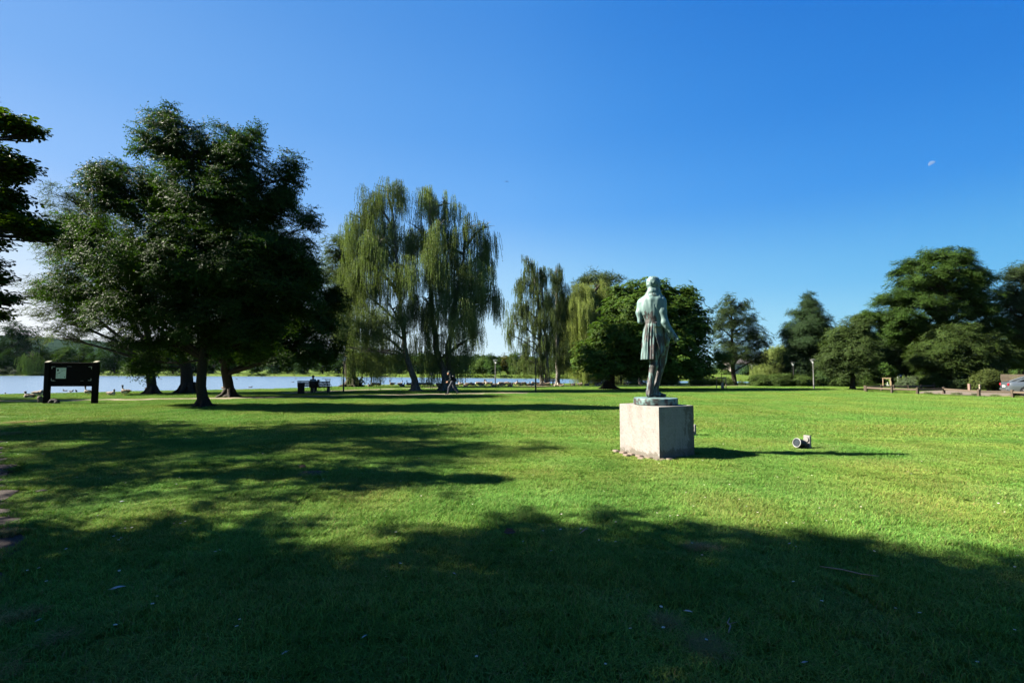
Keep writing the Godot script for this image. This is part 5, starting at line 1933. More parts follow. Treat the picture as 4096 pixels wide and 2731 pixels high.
	for k in 12:
		var g := TAU * k / 12.0
		var sl := MB.new()
		sl.box(Transform3D(Basis(Vector3.UP, -g), Vector3(cos(g) * 0.236, 0.37, sin(g) * 0.236)), Vector3(0.018, 0.66, 0.085), Color.WHITE, 0.004)
		part(bin, "slat", sl.mesh(), M.dark_wood)
	var rm := MB.new()
	rm.lathe([Vector2(0.20, 0.725), Vector2(0.255, 0.73), Vector2(0.262, 0.78), Vector2(0.25, 0.82), Vector2(0.15, 0.85), Vector2(0.0, 0.86)], 22, Transform3D.IDENTITY, Color.WHITE)
	part(bin, "lid", rm.mesh(true), M.iron)
	bicycle(on_ground(1268, 1566) + Vector3(0.15, 0, -0.55), 0.12)

	# lamps
	for q in [[1373, 1568, 2.95, "dark lamp post among the low boughs beside the bench", false], [1981, 1544, 3.05, "slim dark lamp post among the geese at the water's edge", true], [2143, 1568.5, 3.25, "tall dark lamp post on the lawn before the white-stemmed birch", false], [2557, 1540, 3.0, "dark lamp post seen under the chestnut boughs", false], [3257, 1554.5, 2.9, "pale grey lamp post standing free on the sunlit lawn", true], [3177, 1545, 2.75, "thin dark lamp post against the hedge by the small willow", false], [3594, 1535, 3.1, "slim grey lamp post beyond the staked tree by the fence", true], [3010, 1530, 3.0, "distant lamp post over the reeds at the lake's end", true]]:
		lamp_post(on_ground(q[0], q[1]), q[2], q[3], q[4])

	# staked young trees
	sapling(on_ground(2888, 1554), "young tree tied between three pale stakes on the lawn", [[2885, 1462, 26, 22], [2870, 1440, 30, 26], [2900, 1425, 26, 24], [2880, 1410, 22, 16], [2905, 1470, 20, 16], [2865, 1475, 16, 12]], 0.95)
	sapling(on_ground(3553, 1549), "young tree tied to pale stakes behind the low fence", [[3552, 1478, 24, 16], [3540, 1466, 18, 14], [3572, 1490, 18, 12]], 0.85)

	# two floodlights aimed at the statue
	floodlight(on_ground(3205, 1797), deg_to_rad(-112.0), "round black floodlight on the lawn aimed at the statue, lens visible")
	floodlight(on_ground(2748, 1742), deg_to_rad(-100.0), "floodlight half hidden behind the granite block, pale gear box showing")


func poster_paper() -> StandardMaterial3D:
	return paint(Color(0.42, 0.50, 0.43), 0.6, 0.3)


func bicycle(at: Vector3, turn: float) -> void:
	var o := thing("bicycle", "black bicycle with wire basket parked behind the bench", "bicycle", at, turn)
	for sx in [-0.52, 0.52]:
		var w := MB.new()
		var pts := []
		var rr := []
		for k in 25:
			var g := TAU * k / 24.0
			pts.append(Vector3(cos(g) * 0.33, 0.345 + sin(g) * 0.33, 0))
			rr.append(0.016)
		w.tube(pts, rr, 6, Color.WHITE)
		var wheel := part(o, "wheel", w.mesh(true), M.black, Vector3(sx, 0, 0))
		var sp := MB.new()
		for k in 12:
			var g := TAU * k / 12.0
			sp.tube([Vector3(0, 0.345, 0.02), Vector3(cos(g) * 0.325, 0.345 + sin(g) * 0.325, 0)], [0.002, 0.002], 3, Color.WHITE)
		sp.tube([Vector3(0, 0.345, -0.04), Vector3(0, 0.345, 0.04)], [0.02, 0.02], 8, Color.WHITE)
		part(wheel, "spokes", sp.mesh(), M.metal)
	var f := MB.new()
	for q in [[Vector3(-0.52, 0.345, 0), Vector3(-0.08, 0.30, 0)], [Vector3(-0.08, 0.30, 0), Vector3(-0.22, 0.88, 0)], [Vector3(-0.52, 0.345, 0), Vector3(-0.18, 0.72, 0)], [Vector3(-0.08, 0.30, 0), Vector3(0.36, 0.72, 0)], [Vector3(-0.17, 0.62, 0), Vector3(0.34, 0.80, 0)], [Vector3(0.52, 0.345, 0), Vector3(0.36, 0.78, 0)], [Vector3(0.36, 0.78, 0), Vector3(0.30, 1.02, 0)]]:
		f.tube([q[0], q[1]], [0.018, 0.018], 7, Color.WHITE)
	part(o, "frame", f.mesh(true), M.black)
	var s := MB.new()
	s.tube([Vector3(-0.36, 0.93, 0), Vector3(-0.25, 0.94, 0), Vector3(-0.10, 0.91, 0)], [0.085, 0.07, 0.02], 8, Color.WHITE, 0.5)
	part(o, "saddle", s.mesh(true), M.black)
	var h := MB.new()
	h.tube([Vector3(0.10, 1.08, -0.28), Vector3(0.26, 1.10, -0.16), Vector3(0.30, 1.04, 0), Vector3(0.26, 1.10, 0.16), Vector3(0.10, 1.08, 0.28)], [0.016, 0.012, 0.013, 0.012, 0.016], 7, Color.WHITE)
	part(o, "handlebar", h.mesh(true), M.black)
	var k := MB.new()
	for i in 7:
		var t := i / 6.0
		k.tube([Vector3(0.42, 0.80, -0.15 + t * 0.3), Vector3(0.40, 1.05, -0.18 + t * 0.36)], [0.004, 0.004], 4, Color.WHITE)
		k.tube([Vector3(0.66, 0.80, -0.15 + t * 0.3), Vector3(0.70, 1.05, -0.18 + t * 0.36)], [0.004, 0.004], 4, Color.WHITE)
		k.tube([Vector3(0.42 + t * 0.24, 0.80, 0.15), Vector3(0.40 + t * 0.30, 1.05, 0.18)], [0.004, 0.004], 4, Color.WHITE)
		k.tube([Vector3(0.42 + t * 0.24, 0.80, -0.15), Vector3(0.40 + t * 0.30, 1.05, -0.18)], [0.004, 0.004], 4, Color.WHITE)
	k.tube([Vector3(0.40, 1.05, -0.18), Vector3(0.70, 1.05, -0.18), Vector3(0.70, 1.05, 0.18), Vector3(0.40, 1.05, 0.18), Vector3(0.40, 1.05, -0.18)], [0.007, 0.007, 0.007, 0.007, 0.007], 5, Color.WHITE)
	part(o, "basket", k.mesh(), M.metal)


func sapling(at: Vector3, label: String, lobes: Array, h: float) -> void:
	var fr := thing("stake_frame", "three pale timber stakes with a cross bar round a young tree" + (" on the open lawn" if h > 0.9 else " behind the low fence"), "tree stakes", at)
	for q in [Vector3(-0.52, 0, 0.05), Vector3(0.46, 0, -0.1), Vector3(-0.02, 0, 0.42)]:
		var s := MB.new()
		s.tube([Vector3(0, -0.05, 0), Vector3(0, h * 1.15, 0)], [0.045, 0.042], 8, Color.WHITE)
		part(fr, "stake", s.mesh(true), M.pale_wood, q)
	for q in [[Vector3(-0.58, h * 1.1, 0.05), Vector3(0.02, h * 1.12, 0.46)], [Vector3(-0.02, h * 1.07, 0.46), Vector3(0.52, h * 1.06, -0.1)], [Vector3(-0.56, h * 1.14, 0.02), Vector3(0.5, h * 1.14, -0.12)]]:
		var r := MB.new()
		r.tube([q[0], q[1]], [0.04, 0.04], 6, Color.WHITE)
		part(fr, "cross_bar", r.mesh(true), M.pale_wood)
	tree({called = "young_tree", label = label, base = at, trunk = 0.045, leaf = "broad", n = 420 if h > 0.9 else 220, col = Color(0.055, 0.110, 0.022), lobes = lobes, gap = 0.4, scale = 0.7, twigs = 4, floor = 1.0})
	# a watering sack tied round the stem
	var bag := Body.new()
	bag.cell = 0.03
	bag.k = 0.05
	bag.bone(Vector3(0.08, 0.12, 0), Vector3(0.03, 0.55, 0), 0.17, 0.06)
	bag.rough = func(p: Vector3) -> float: return 0.03 * noise.get_noise_3d(p.x * 12, p.y * 3, p.z * 12)
	tag(part(self, "watering_bag", bag.build(), paint(Color(0.20, 0.23, 0.19), 0.6), at), "grey-green watering bag round the stem of the young tree" + (" on the open lawn" if h > 0.9 else " behind the fence"), "bag")


# the lamp looks along its own -z
func floodlight(at: Vector3, turn: float, label: String) -> void:
	var o := thing("floodlight", label, "floodlight", at, -turn)
	o.scale = Vector3.ONE * 0.86
	var s := 0.92
	var slab := MB.new()
	slab.box(Transform3D(Basis(Vector3.UP, 0.1), Vector3(0, 0.012, 0.06)), Vector3(0.34, 0.03, 0.52) * s, Color.WHITE, 0.008)
	part(o, "base_slab", slab.mesh(), paint(Color(0.20, 0.19, 0.18), 0.9))
	var t := Transform3D(Basis(Vector3.RIGHT, -PI / 2 + 0.20), Vector3(0, 0.155, -0.02))
	var b := MB.new()
	b.lathe([Vector2(0.0, -0.17), Vector2(0.06, -0.165), Vector2(0.095, -0.14), Vector2(0.108, -0.05), Vector2(0.112, 0.06), Vector2(0.118, 0.10), Vector2(0.118, 0.125), Vector2(0.104, 0.125), Vector2(0.102, 0.10)], 24, t, Color.WHITE)
	part(o, "housing", b.mesh(true), M.black)
	var r := MB.new()
	var pts := []
	var rr := []
	for k in 25:
		var g := TAU * k / 24.0
		pts.append(t * Vector3(cos(g) * 0.112, 0.127, sin(g) * 0.112))
		rr.append(0.010)
	r.tube(pts, rr, 6, Color.WHITE)
	part(o, "rim", r.mesh(true), paint(Color(0.16, 0.16, 0.16), 0.4, 0.5))
	var rf2 := MB.new()
	rf2.lathe([Vector2(0.0, 0.03), Vector2(0.06, 0.055), Vector2(0.10, 0.105)], 20, t, Color.WHITE)
	part(o, "reflector", rf2.mesh(true), M.metal)
	var gl := MB.new()
	gl.lathe([Vector2(0.104, 0.116), Vector2(0.06, 0.124), Vector2(0.0, 0.127)], 20, t, Color.WHITE)
	part(o, "lens", gl.mesh(true), M.glass)
	var br := MB.new()
	for sx in [-1.0, 1.0]:
		br.tube([Vector3(sx * 0.135, 0.03, -0.01), Vector3(sx * 0.135, 0.16, -0.01), Vector3(sx * 0.115, 0.17, -0.01)], [0.012, 0.012, 0.012], 6, Color.WHITE)
	br.tube([Vector3(-0.135, 0.032, -0.01), Vector3(0.135, 0.032, -0.01)], [0.012, 0.012], 6, Color.WHITE)
	part(o, "bracket", br.mesh(true), M.iron)
	var gb := MB.new()
	gb.box(Transform3D(Basis(Vector3.RIGHT, 0.04), Vector3(0, 0.185, 0.245)), Vector3(0.185, 0.33, 0.07), Color.WHITE, 0.012)
	gb.lathe([Vector2(0.075, 0.0), Vector2(0.07, 0.025), Vector2(0.0, 0.03)], 16, Transform3D(Basis(Vector3.RIGHT, -PI / 2), Vector3(0, 0.25, 0.212)), Color.WHITE)
	part(o, "gear_box", gb.mesh(), M.grey_box)
	var cb := MB.new()
	cb.tube([Vector3(0.03, 0.17, 0.14), Vector3(0.08, 0.19, 0.19), Vector3(0.06, 0.10, 0.19), Vector3(0.03, 0.05, 0.16), Vector3(0.0, 0.14, 0.21)], [0.008, 0.008, 0.008, 0.008, 0.008], 6, Color.WHITE)
	part(o, "cable", cb.mesh(true), M.black)


# ---------------------------------------------------------------- people
# built in a frame where +z is ahead of the person and +x is the person's left side
func person(at: Vector3, turn: float, label: String, joints: Dictionary, cols: Dictionary, group := "") -> Node3D:
	var o := thing("person", label, "person", at, turn, group)
	var s := Body.new()
	s.cell = 0.016
	s.k = 0.035
	var J := joints
	var top: Color = cols.top
	var leg: Color = cols.leg
	var skin: Color = cols.get("skin", Color(0.30, 0.17, 0.11))
	var hair: Color = cols.get("hair", Color(0.03, 0.025, 0.02))
	var shoe: Color = cols.get("shoe", Color(0.012, 0.012, 0.012))
	var up: Vector3 = (J.neck - J.pelvis).normalized()
	var fw: Vector3 = J.get("look", Vector3(0, 0, 1))
	var side := up.cross(fw).normalized()
	var hd: Vector3 = J.head
	s.bone(hd, hd + fw * 0.02 - Vector3(0, 0.05, 0), 0.092, 0.078, skin)
	s.bone(hd + Vector3(0, 0.035, 0) - fw * 0.02, hd + Vector3(0, 0.02, 0) - fw * 0.035, 0.090, 0.085, hair)
	s.bone(hd + fw * 0.095, hd + fw * 0.112 - Vector3(0, 0.035, 0), 0.010, 0.014, skin)
	s.bone(hd + fw * 0.06 - Vector3(0, 0.09, 0), hd + fw * 0.075 - Vector3(0, 0.105, 0), 0.035, 0.028, skin)
	for sg in [-1.0, 1.0]:
		s.bone(hd + side * sg * 0.088 + Vector3(0, 0.01, 0), hd + side * sg * 0.09 - Vector3(0, 0.025, 0), 0.018, 0.014, skin)
	s.bone(hd - Vector3(0, 0.06, 0), J.neck, 0.055, 0.065, skin)
	var ch: Vector3 = J.neck.lerp(J.pelvis, 0.30)
	s.bone(J.neck - up * 0.07 + side * 0.11, J.neck - up * 0.07 - side * 0.11, 0.075, 0.075, top)
	s.bone(ch + side * 0.055, ch - side * 0.055, 0.125, 0.125, top)
	s.bone(ch, J.pelvis.lerp(J.neck, 0.28), 0.145, 0.128, top)
	s.bone(J.pelvis.lerp(J.neck, 0.28), J.pelvis.lerp(J.neck, 0.08), 0.135, 0.14, top)
	s.bone(J.pelvis + side * 0.06, J.pelvis - side * 0.06, 0.125, 0.125, leg)
	for sd in ["l", "r"]:
		var g := 1.0 if sd == "l" else -1.0
		var sh: Vector3 = J.neck - up * 0.07 + side * g * 0.17
		s.bone(sh, J["elbow_" + sd], 0.062, 0.050, top)
		if cols.get("bare_arms", false):
			s.bone(J["elbow_" + sd], J["hand_" + sd], 0.042, 0.030, skin)
		else:
			s.bone(J["elbow_" + sd], J["hand_" + sd], 0.050, 0.040, top)
		var hv: Vector3 = (J["hand_" + sd] - J["elbow_" + sd]).normalized()
		var h0: Vector3 = J["hand_" + sd]
		s.bone(h0, h0 + hv * 0.07, 0.034, 0.036, skin)
		var hs := hv.cross(side).normalized()
		for f in 4:
			s.bone(h0 + hv * 0.07 + hs * (f - 1.5) * 0.02, h0 + hv * (0.15 - absf(f - 1.4) * 0.012) + hs * (f - 1.5) * 0.022 + fw * 0.01, 0.010, 0.008, skin)
		s.bone(h0 + hv * 0.03 + hs * 0.03, h0 + hv * 0.09 + hs * 0.055, 0.011, 0.009, skin)
		var hip: Vector3 = J.pelvis + side * g * 0.09
		s.bone(hip, J["knee_" + sd], 0.098, 0.070, leg)
		s.bone(J["knee_" + sd], J["foot_" + sd], 0.068, 0.050, leg)
		var toe: Vector3 = J.get("toe_" + sd, J["foot_" + sd] + Vector3(0, -0.03, 0.17))
		s.bone(J["foot_" + sd] - Vector3(0, 0.03, 0.02), toe, 0.048, 0.034, shoe)
	for e in cols.get("extra", []):
		s.bone(e[0], e[1], e[2], e[3], e[4])
	part(o, "body", s.build(), M.cloth)
	return o


func build_people() -> void:
	# man on the bench, seen from behind, looking over the lake
	var bp := on_ground(1281, 1571)
	var grey := Color(0.16, 0.18, 0.19)
	var dk := Color(0.012, 0.013, 0.016)
	person(bp + Vector3(-0.62, 0, -0.02), PI + 0.35, "man in a pale grey shirt sitting on the bench facing the lake", {
		pelvis = Vector3(0, 0.56, -0.02), neck = Vector3(0, 1.10, -0.06), head = Vector3(0, 1.29, -0.03),
		elbow_l = Vector3(0.27, 0.82, 0.02), hand_l = Vector3(0.17, 0.66, 0.24), elbow_r = Vector3(-0.27, 0.82, 0.02), hand_r = Vector3(-0.17, 0.66, 0.24),
		knee_l = Vector3(0.14, 0.52, 0.42), foot_l = Vector3(0.14, 0.07, 0.40), knee_r = Vector3(-0.14, 0.52, 0.42), foot_r = Vector3(-0.14, 0.07, 0.40),
		toe_l = Vector3(0.15, 0.04, 0.58), toe_r = Vector3(-0.15, 0.04, 0.58)}, {top = grey, leg = dk, hair = Color(0.05, 0.045, 0.04), bare_arms = true})
	# crouching person at the water's edge, arm held out to the geese
	person(on_ground(1441, 1547), PI / 2 - 0.15, "person in a grey jacket crouching at the water's edge, arm held out to geese", {
		pelvis = Vector3(0, 0.33, -0.22), neck = Vector3(0, 0.90, 0.08), head = Vector3(0, 1.05, 0.20),
		elbow_l = Vector3(0.22, 0.62, 0.24), hand_l = Vector3(0.16, 0.42, 0.42), elbow_r = Vector3(-0.22, 0.66, 0.34), hand_r = Vector3(-0.16, 0.42, 0.56),
		knee_l = Vector3(0.14, 0.50, 0.18), foot_l = Vector3(0.12, 0.08, -0.10), knee_r = Vector3(-0.14, 0.46, 0.22), foot_r = Vector3(-0.12, 0.08, 0.02),
		toe_l = Vector3(0.13, 0.04, 0.08), toe_r = Vector3(-0.13, 0.04, 0.20)}, {top = Color(0.10, 0.12, 0.14), leg = dk})
	# walking person with cap and backpack, heading along the path
	var w := person(on_ground(1806, 1576), -PI / 2, "person in dark jacket and cap striding along the path with a backpack", {
		pelvis = Vector3(0, 0.90, -0.05), neck = Vector3(0, 1.42, 0.10), head = Vector3(0, 1.575, 0.22),
		elbow_l = Vector3(0.24, 1.10, 0.02), hand_l = Vector3(0.20, 0.93, 0.24), elbow_r = Vector3(-0.24, 1.12, 0.12), hand_r = Vector3(-0.20, 0.95, 0.32),
		knee_l = Vector3(0.08, 0.50, 0.20), foot_l = Vector3(0.08, 0.09, 0.26), knee_r = Vector3(-0.08, 0.50, -0.16), foot_r = Vector3(-0.08, 0.14, -0.46),
		toe_l = Vector3(0.08, 0.04, 0.46), toe_r = Vector3(-0.08, 0.04, -0.36)},
		{top = Color(0.011, 0.012, 0.014), leg = Color(0.055, 0.062, 0.072), hair = Color(0.020, 0.035, 0.028)})
	var cap := Body.new()
	cap.cell = 0.014
	cap.k = 0.02
	cap.bone(Vector3(0, 1.635, 0.205), Vector3(0, 1.625, 0.215), 0.098, 0.098)
	cap.bone(Vector3(-0.05, 1.60, 0.31), Vector3(0.05, 1.60, 0.31), 0.018, 0.018)
	cap.bone(Vector3(0, 1.60, 0.27), Vector3(0, 1.592, 0.36), 0.03, 0.02)
	part(w, "cap", cap.build(), paint(Color(0.022, 0.038, 0.032), 0.85))
	var pack := Body.new()
	pack.cell = 0.018
	pack.k = 0.05
	pack.bone(Vector3(-0.07, 1.30, -0.14), Vector3(0.07, 1.30, -0.14), 0.11, 0.11)
	pack.bone(Vector3(-0.07, 1.05, -0.24), Vector3(0.07, 1.05, -0.24), 0.14, 0.14)
	var bag := thing("backpack", "black backpack worn by the striding person", "backpack", w.position, w.rotation.y)
	part(bag, "sack", pack.build(), M.black)
	# two distant figures past the fence, one on the far shore
	var stand := {
		pelvis = Vector3(0, 0.92, 0), neck = Vector3(0, 1.46, 0), head = Vector3(0, 1.63, 0.03),
		elbow_l = Vector3(0.27, 1.17, -0.04), hand_l = Vector3(0.27, 0.98, 0.10), elbow_r = Vector3(-0.27, 1.17, -0.04), hand_r = Vector3(-0.27, 0.98, 0.10),
		knee_l = Vector3(0.10, 0.50, 0.08), foot_l = Vector3(0.10, 0.09, 0.10), knee_r = Vector3(-0.10, 0.50, 0.0), foot_r = Vector3(-0.10, 0.09, -0.14),
		toe_l = Vector3(0.10, 0.04, 0.28), toe_r = Vector3(-0.10, 0.04, 0.03)}
	person(on_ground(3605, 1530), PI, "distant person in a blue shirt walking away past the fence", stand, {top = Color(0.05, 0.10, 0.26), leg = dk})
	person(on_ground(3626, 1530), PI, "distant person in dark blue beside the one in the blue shirt", stand, {top = Color(0.014, 0.022, 0.05), leg = dk})
	person(on_far(1727, 168), 0.6, "tiny distant person in white walking on the far shore", stand, {top = Color(0.5, 0.48, 0.45), leg = Color(0.2, 0.2, 0.22)})


# ---------------------------------------------------------------- geese, ducks and birds
func goose_mesh(pose: int) -> ArrayMesh:
	var s := Body.new()
	s.cell = 0.02
	s.k = 0.05
	var back := Color(0.11, 0.085, 0.06)
	var pale := Color(0.42, 0.38, 0.32)
	var neck := Color(0.035, 0.028, 0.024)
	var lift := 0.30 if pose != 1 else 0.13
	var B := Vector3(0, lift, 0)
	s.bone(B + Vector3(0, 0.02, -0.20), B + Vector3(0, 0.0, 0.14), 0.10, 0.135, back)
	s.bone(B + Vector3(0, -0.04, -0.10), B + Vector3(0, -0.03, 0.18), 0.11, 0.115, pale)
	s.bone(B + Vector3(0, 0.03, -0.22), B + Vector3(0, 0.045, -0.42), 0.075, 0.025, back)
	s.bone(B + Vector3(0.08, 0.03, 0.02), B + Vector3(0.06, 0.05, -0.32), 0.065, 0.025, back)
	s.bone(B + Vector3(-0.08, 0.03, 0.02), B + Vector3(-0.06, 0.05, -0.32), 0.065, 0.025, back)
	match pose:
		0, 1:
			var up := 0.36 if pose == 0 else 0.24
			s.bone(B + Vector3(0, 0.05, 0.18), B + Vector3(0, up * 0.6, 0.24), 0.062, 0.038, pale)
			s.bone(B + Vector3(0, up * 0.6, 0.24), B + Vector3(0, up, 0.23), 0.038, 0.032, neck)
			s.bone(B + Vector3(0, up + 0.01, 0.235), B + Vector3(0, up + 0.005, 0.27), 0.042, 0.036, neck)
			s.bone(B + Vector3(0, up, 0.29), B + Vector3(0, up - 0.012, 0.345), 0.02, 0.012, Color(0.25, 0.12, 0.04))
		2:
			s.bone(B + Vector3(0, 0.0, 0.18), B + Vector3(0, -0.10, 0.34), 0.06, 0.036, pale)
			s.bone(B + Vector3(0, -0.10, 0.34), B + Vector3(0, -0.22, 0.42), 0.036, 0.03, neck)
			s.bone(B + Vector3(0, -0.22, 0.42), B + Vector3(0, -0.25, 0.45), 0.04, 0.034, neck)
			s.bone(B + Vector3(0, -0.26, 0.46), B + Vector3(0, -0.275, 0.50), 0.018, 0.01, Color(0.25, 0.12, 0.04))
		3:
			s.bone(B + Vector3(0, 0.05, 0.16), B + Vector3(0, 0.16, 0.16), 0.06, 0.04, pale)
			s.bone(B + Vector3(0, 0.16, 0.16), B + Vector3(0.05, 0.14, -0.02), 0.038, 0.034, neck)
	if pose != 1:
		for sg in [-1.0, 1.0]:
			s.bone(Vector3(sg * 0.06, lift - 0.12, 0.0), Vector3(sg * 0.06, 0.03, 0.02), 0.018, 0.014, Color(0.3, 0.14, 0.06))
			s.bone(Vector3(sg * 0.06, 0.018, 0.0), Vector3(sg * 0.07, 0.016, 0.09), 0.016, 0.024, Color(0.3, 0.14, 0.06))
	return s.build()


func duck_mesh(dive: bool) -> ArrayMesh:
	var s := Body.new()
	s.cell = 0.014
	s.k = 0.03
	var brown := Color(0.05, 0.038, 0.028)
	if dive:
		s.bone(Vector3(0, 0.0, 0.02), Vector3(0, 0.14, -0.06), 0.09, 0.06, brown)
		s.bone(Vector3(0, 0.14, -0.06), Vector3(0, 0.25, -0.12), 0.05, 0.015, brown)
		s.bone(Vector3(0, 0.12, 0.02), Vector3(0, 0.20, 0.05), 0.02, 0.012, brown)
		return s.build()
	s.bone(Vector3(0, 0.04, -0.14), Vector3(0, 0.03, 0.12), 0.07, 0.085, brown)
	s.bone(Vector3(0, 0.05, -0.16), Vector3(0, 0.10, -0.27), 0.05, 0.015, brown)
	s.bone(Vector3(0, 0.06, 0.14), Vector3(0, 0.17, 0.18), 0.045, 0.032, brown)
	s.bone(Vector3(0, 0.18, 0.185), Vector3(0, 0.18, 0.21), 0.042, 0.036, Color(0.02, 0.03, 0.022))
	s.bone(Vector3(0, 0.172, 0.24), Vector3(0, 0.165, 0.29), 0.018, 0.013, Color(0.25, 0.18, 0.04))
	return s.build()


func build_birds() -> void:
	var gm := [goose_mesh(0), goose_mesh(1), goose_mesh(2), goose_mesh(3)]
	# px, py of the feet, pose, heading in the picture (1 to the right-hand side, -1 to the left-hand side)
	var flock := [[1568, 1545, 0, -1], [1608, 1546, 1, 1], [1600, 1545, 0, 1], [1634, 1546, 0, -1], [1646, 1546, 3, 1], [1652, 1547, 1, -1], [1680, 1546, 0, -1], [1697, 1547, 0, 1], [1720, 1547, 2, 1], [1712, 1546, 3, -1], [1752, 1546, 0, -1], [1760, 1547, 1, 1],
		[1826, 1544, 1, 1], [1842, 1545, 0, -1], [1862, 1546, 1, -1], [1868, 1544, 0, -1], [1882, 1545, 3, 1], [1890, 1547, 2, 1], [1912, 1543, 2, -1], [1926, 1543, 1, 1], [1930, 1542, 0, 1], [1946, 1542, 0, -1], [1952, 1543, 0, -1], [1962, 1543, 3, 1], [1975, 1542, 1, -1], [1988, 1542, 1, 1], [2003, 1543, 2, -1], [2012, 1542, 1, -1], [2020, 1543, 3, 1], [2034, 1543, 3, -1], [2042, 1543, 1, 1], [2062, 1543, 0, 1], [2072, 1544, 3, -1], [2084, 1543, 1, -1], [2096, 1543, 2, 1], [2110, 1543, 1, 1], [2134, 1543, 3, -1], [2152, 1543, 0, -1], [2158, 1544, 1, 1], [2184, 1544, 0, -1], [2192, 1546, 3, 1], [2226, 1546, 1, -1], [2238, 1546, 0, -1], [2246, 1547, 1, 1],
		[1924, 1549, 2, 1], [1974, 1548, 1, -1], [2008, 1549, 2, -1], [2042, 1549, 1, 1], [2126, 1549, 2, 1], [2322, 1547, 3, 1], [2348, 1543, 1, 1], [2390, 1543, 1, -1], [2400, 1544, 0, 1], [2506, 1545, 0, 1], [2292, 1542, 1, 1], [2566, 1543, 3, -1]]
	var label := ["grey-brown goose standing upright in the lakeside flock", "grey-brown goose resting on the ground in the lakeside flock", "grey-brown goose grazing with lowered neck in the lakeside flock", "grey-brown goose preening in the lakeside flock"]
	var src := {}
	for q in flock:
		var at := on_ground(q[0], q[1])
		var turn: float = q[3] * PI / 2 + rf(-0.5, 0.5)
		var x: float = q[0]
		var where := "between the crouching person and the leaning birch trunk"
		if x > 2260:
			where = "under the willow and chestnut boughs"
		elif x > 2140:
			where = "by the slender birch and the lone bench"
		elif x > 1995:
			where = "between the slim lamp and the tall lamp"
		elif x > 1905:
			where = "beside the slim lamp post at the water"
		elif x > 1800:
			where = "just past the walking person"
		elif x > 1690:
			where = "between the two weeping birch trunks"
		one_bird(src, gm, q[2], at, turn, String(label[q[2]]).replace("in the lakeside flock", where), "geese gathered at the water's edge")
	# geese by the board and the two before the crouching person
	for q in [[500, 1583, 0, -1, "goose standing erect on the bank beyond the information board"], [442, 1581, 1, 1, "goose sitting on the bank between the board and the old trunks"], [118, 1592, 1, -1, "pale goose resting on the bank on the lake side of the board"], [152, 1592, 3, 1, "goose preening on the bank close to the stump"], [352, 1582, 0, -1, "goose with raised dark neck seen beneath the board"], [900, 1568, 3, 1, "goose flapping on a stone at the bank by the dark trunk"], [1481, 1546, 1, -1, "goose with outstretched neck facing the crouching person"], [1494, 1546.5, 0, -1, "tall goose standing before the crouching person"], [1514, 1546, 0, 1, "goose standing beside the leaning foot of a lakeside trunk"]]:
		var at := on_ground(q[0], q[1])
		var s := shore(Vector2(at.x, at.z))
		if s < 0.3:
			at.z += 0.6 - s
		at.y = ground_y(at.x, at.z)
		one_bird(src, gm, q[2], at, q[3] * PI / 2 + rf(-0.4, 0.4), q[4], "geese on the near bank")
	# ducks on the water
	var dm := [duck_mesh(false), duck_mesh(true)]
	var dsrc := {}
	for q in [[258, 1564, 0, -1, "dark duck swimming, seen beneath the information board"], [283, 1566, 0, 1, "second dark duck swimming, seen beneath the information board"], [304, 1567, 1, 1, "duck tipping up, tail in the air, seen beneath the board"], [275, 1573, 0, 1, "third dark duck swimming, seen beneath the information board"], [24, 1579, 0, -1, "dark duck swimming alone close to the near bank"], [583, 1555, 0, -1, "small duck swimming near the first old trunk"], [1001, 1550, 0, 1, "small duck with spread wings on the open water"], [1160, 1559, 0, 1, "duck swimming near the bank by the litter bin"], [640, 1518, 0, 1, "tiny distant duck far out on the lake"], [945, 1516, 0, -1, "tiny distant duck far out on the lake"], [1170, 1529, 0, 1, "tiny distant duck far out on the lake"], [1183, 1515, 0, -1, "tiny distant duck far out on the lake"], [1797, 1514, 0, 1, "tiny distant duck far out on the lake"], [1045, 1510, 0, 1, "tiny distant duck far out on the lake"]]:
		one_bird(dsrc, dm, q[2], on_ground(q[0], q[1], LAKE_Y) - Vector3(0, 0.01, 0), q[3] * PI / 2 + rf(-0.3, 0.3), q[4], "ducks on the lake", "duck")
	# a swift and a far speck of a bird in the sky
	for q in [[2027, 726, 70.0, 0.5, "dark bird gliding in the open sky above the weeping birches"], [2138, 793, 140.0, 0.4, "second bird, a far speck lower in the sky"]]:
		var b := MB.new()
		var c := Color(0.02, 0.02, 0.025)
		b.tube([Vector3(0, 0, -0.10), Vector3(0, 0, 0), Vector3(0, 0.01, 0.09), Vector3(0, 0, 0.13)], [0.02, 0.05, 0.035, 0.005], 8, c)
		for sg in [-1.0, 1.0]:
			var w0 := Vector3(0, 0.01, 0.05)
			var w1 := Vector3(sg * 0.16, 0.03, 0.04)
			var w2 := Vector3(sg * 0.32, -0.06, -0.06)
			b.tube([w0, w1, w2], [0.035, 0.028, 0.004], 6, c, 0.25)
		tag(part(self, "flying_bird", b.mesh(true), M.feather, at_depth(q[0], q[1], q[2])), q[4], "bird", "birds in the sky")
	# daytime moon, more than half lit
	moon()


func one_bird(src: Dictionary, meshes: Array, pose: int, at: Vector3, turn: float, label: String, group: String, called := "goose") -> void:
	if src.has(pose):
		var c := copy_of(src[pose], label, at, turn)
		c.set_meta("group", group)
		c.scale = Vector3.ONE * rf(0.92, 1.1)
		return
	var o := part(self, called, meshes[pose], M.feather, at)
	o.rotation.y = turn
	tag(o, label, called, group)
	src[pose] = o


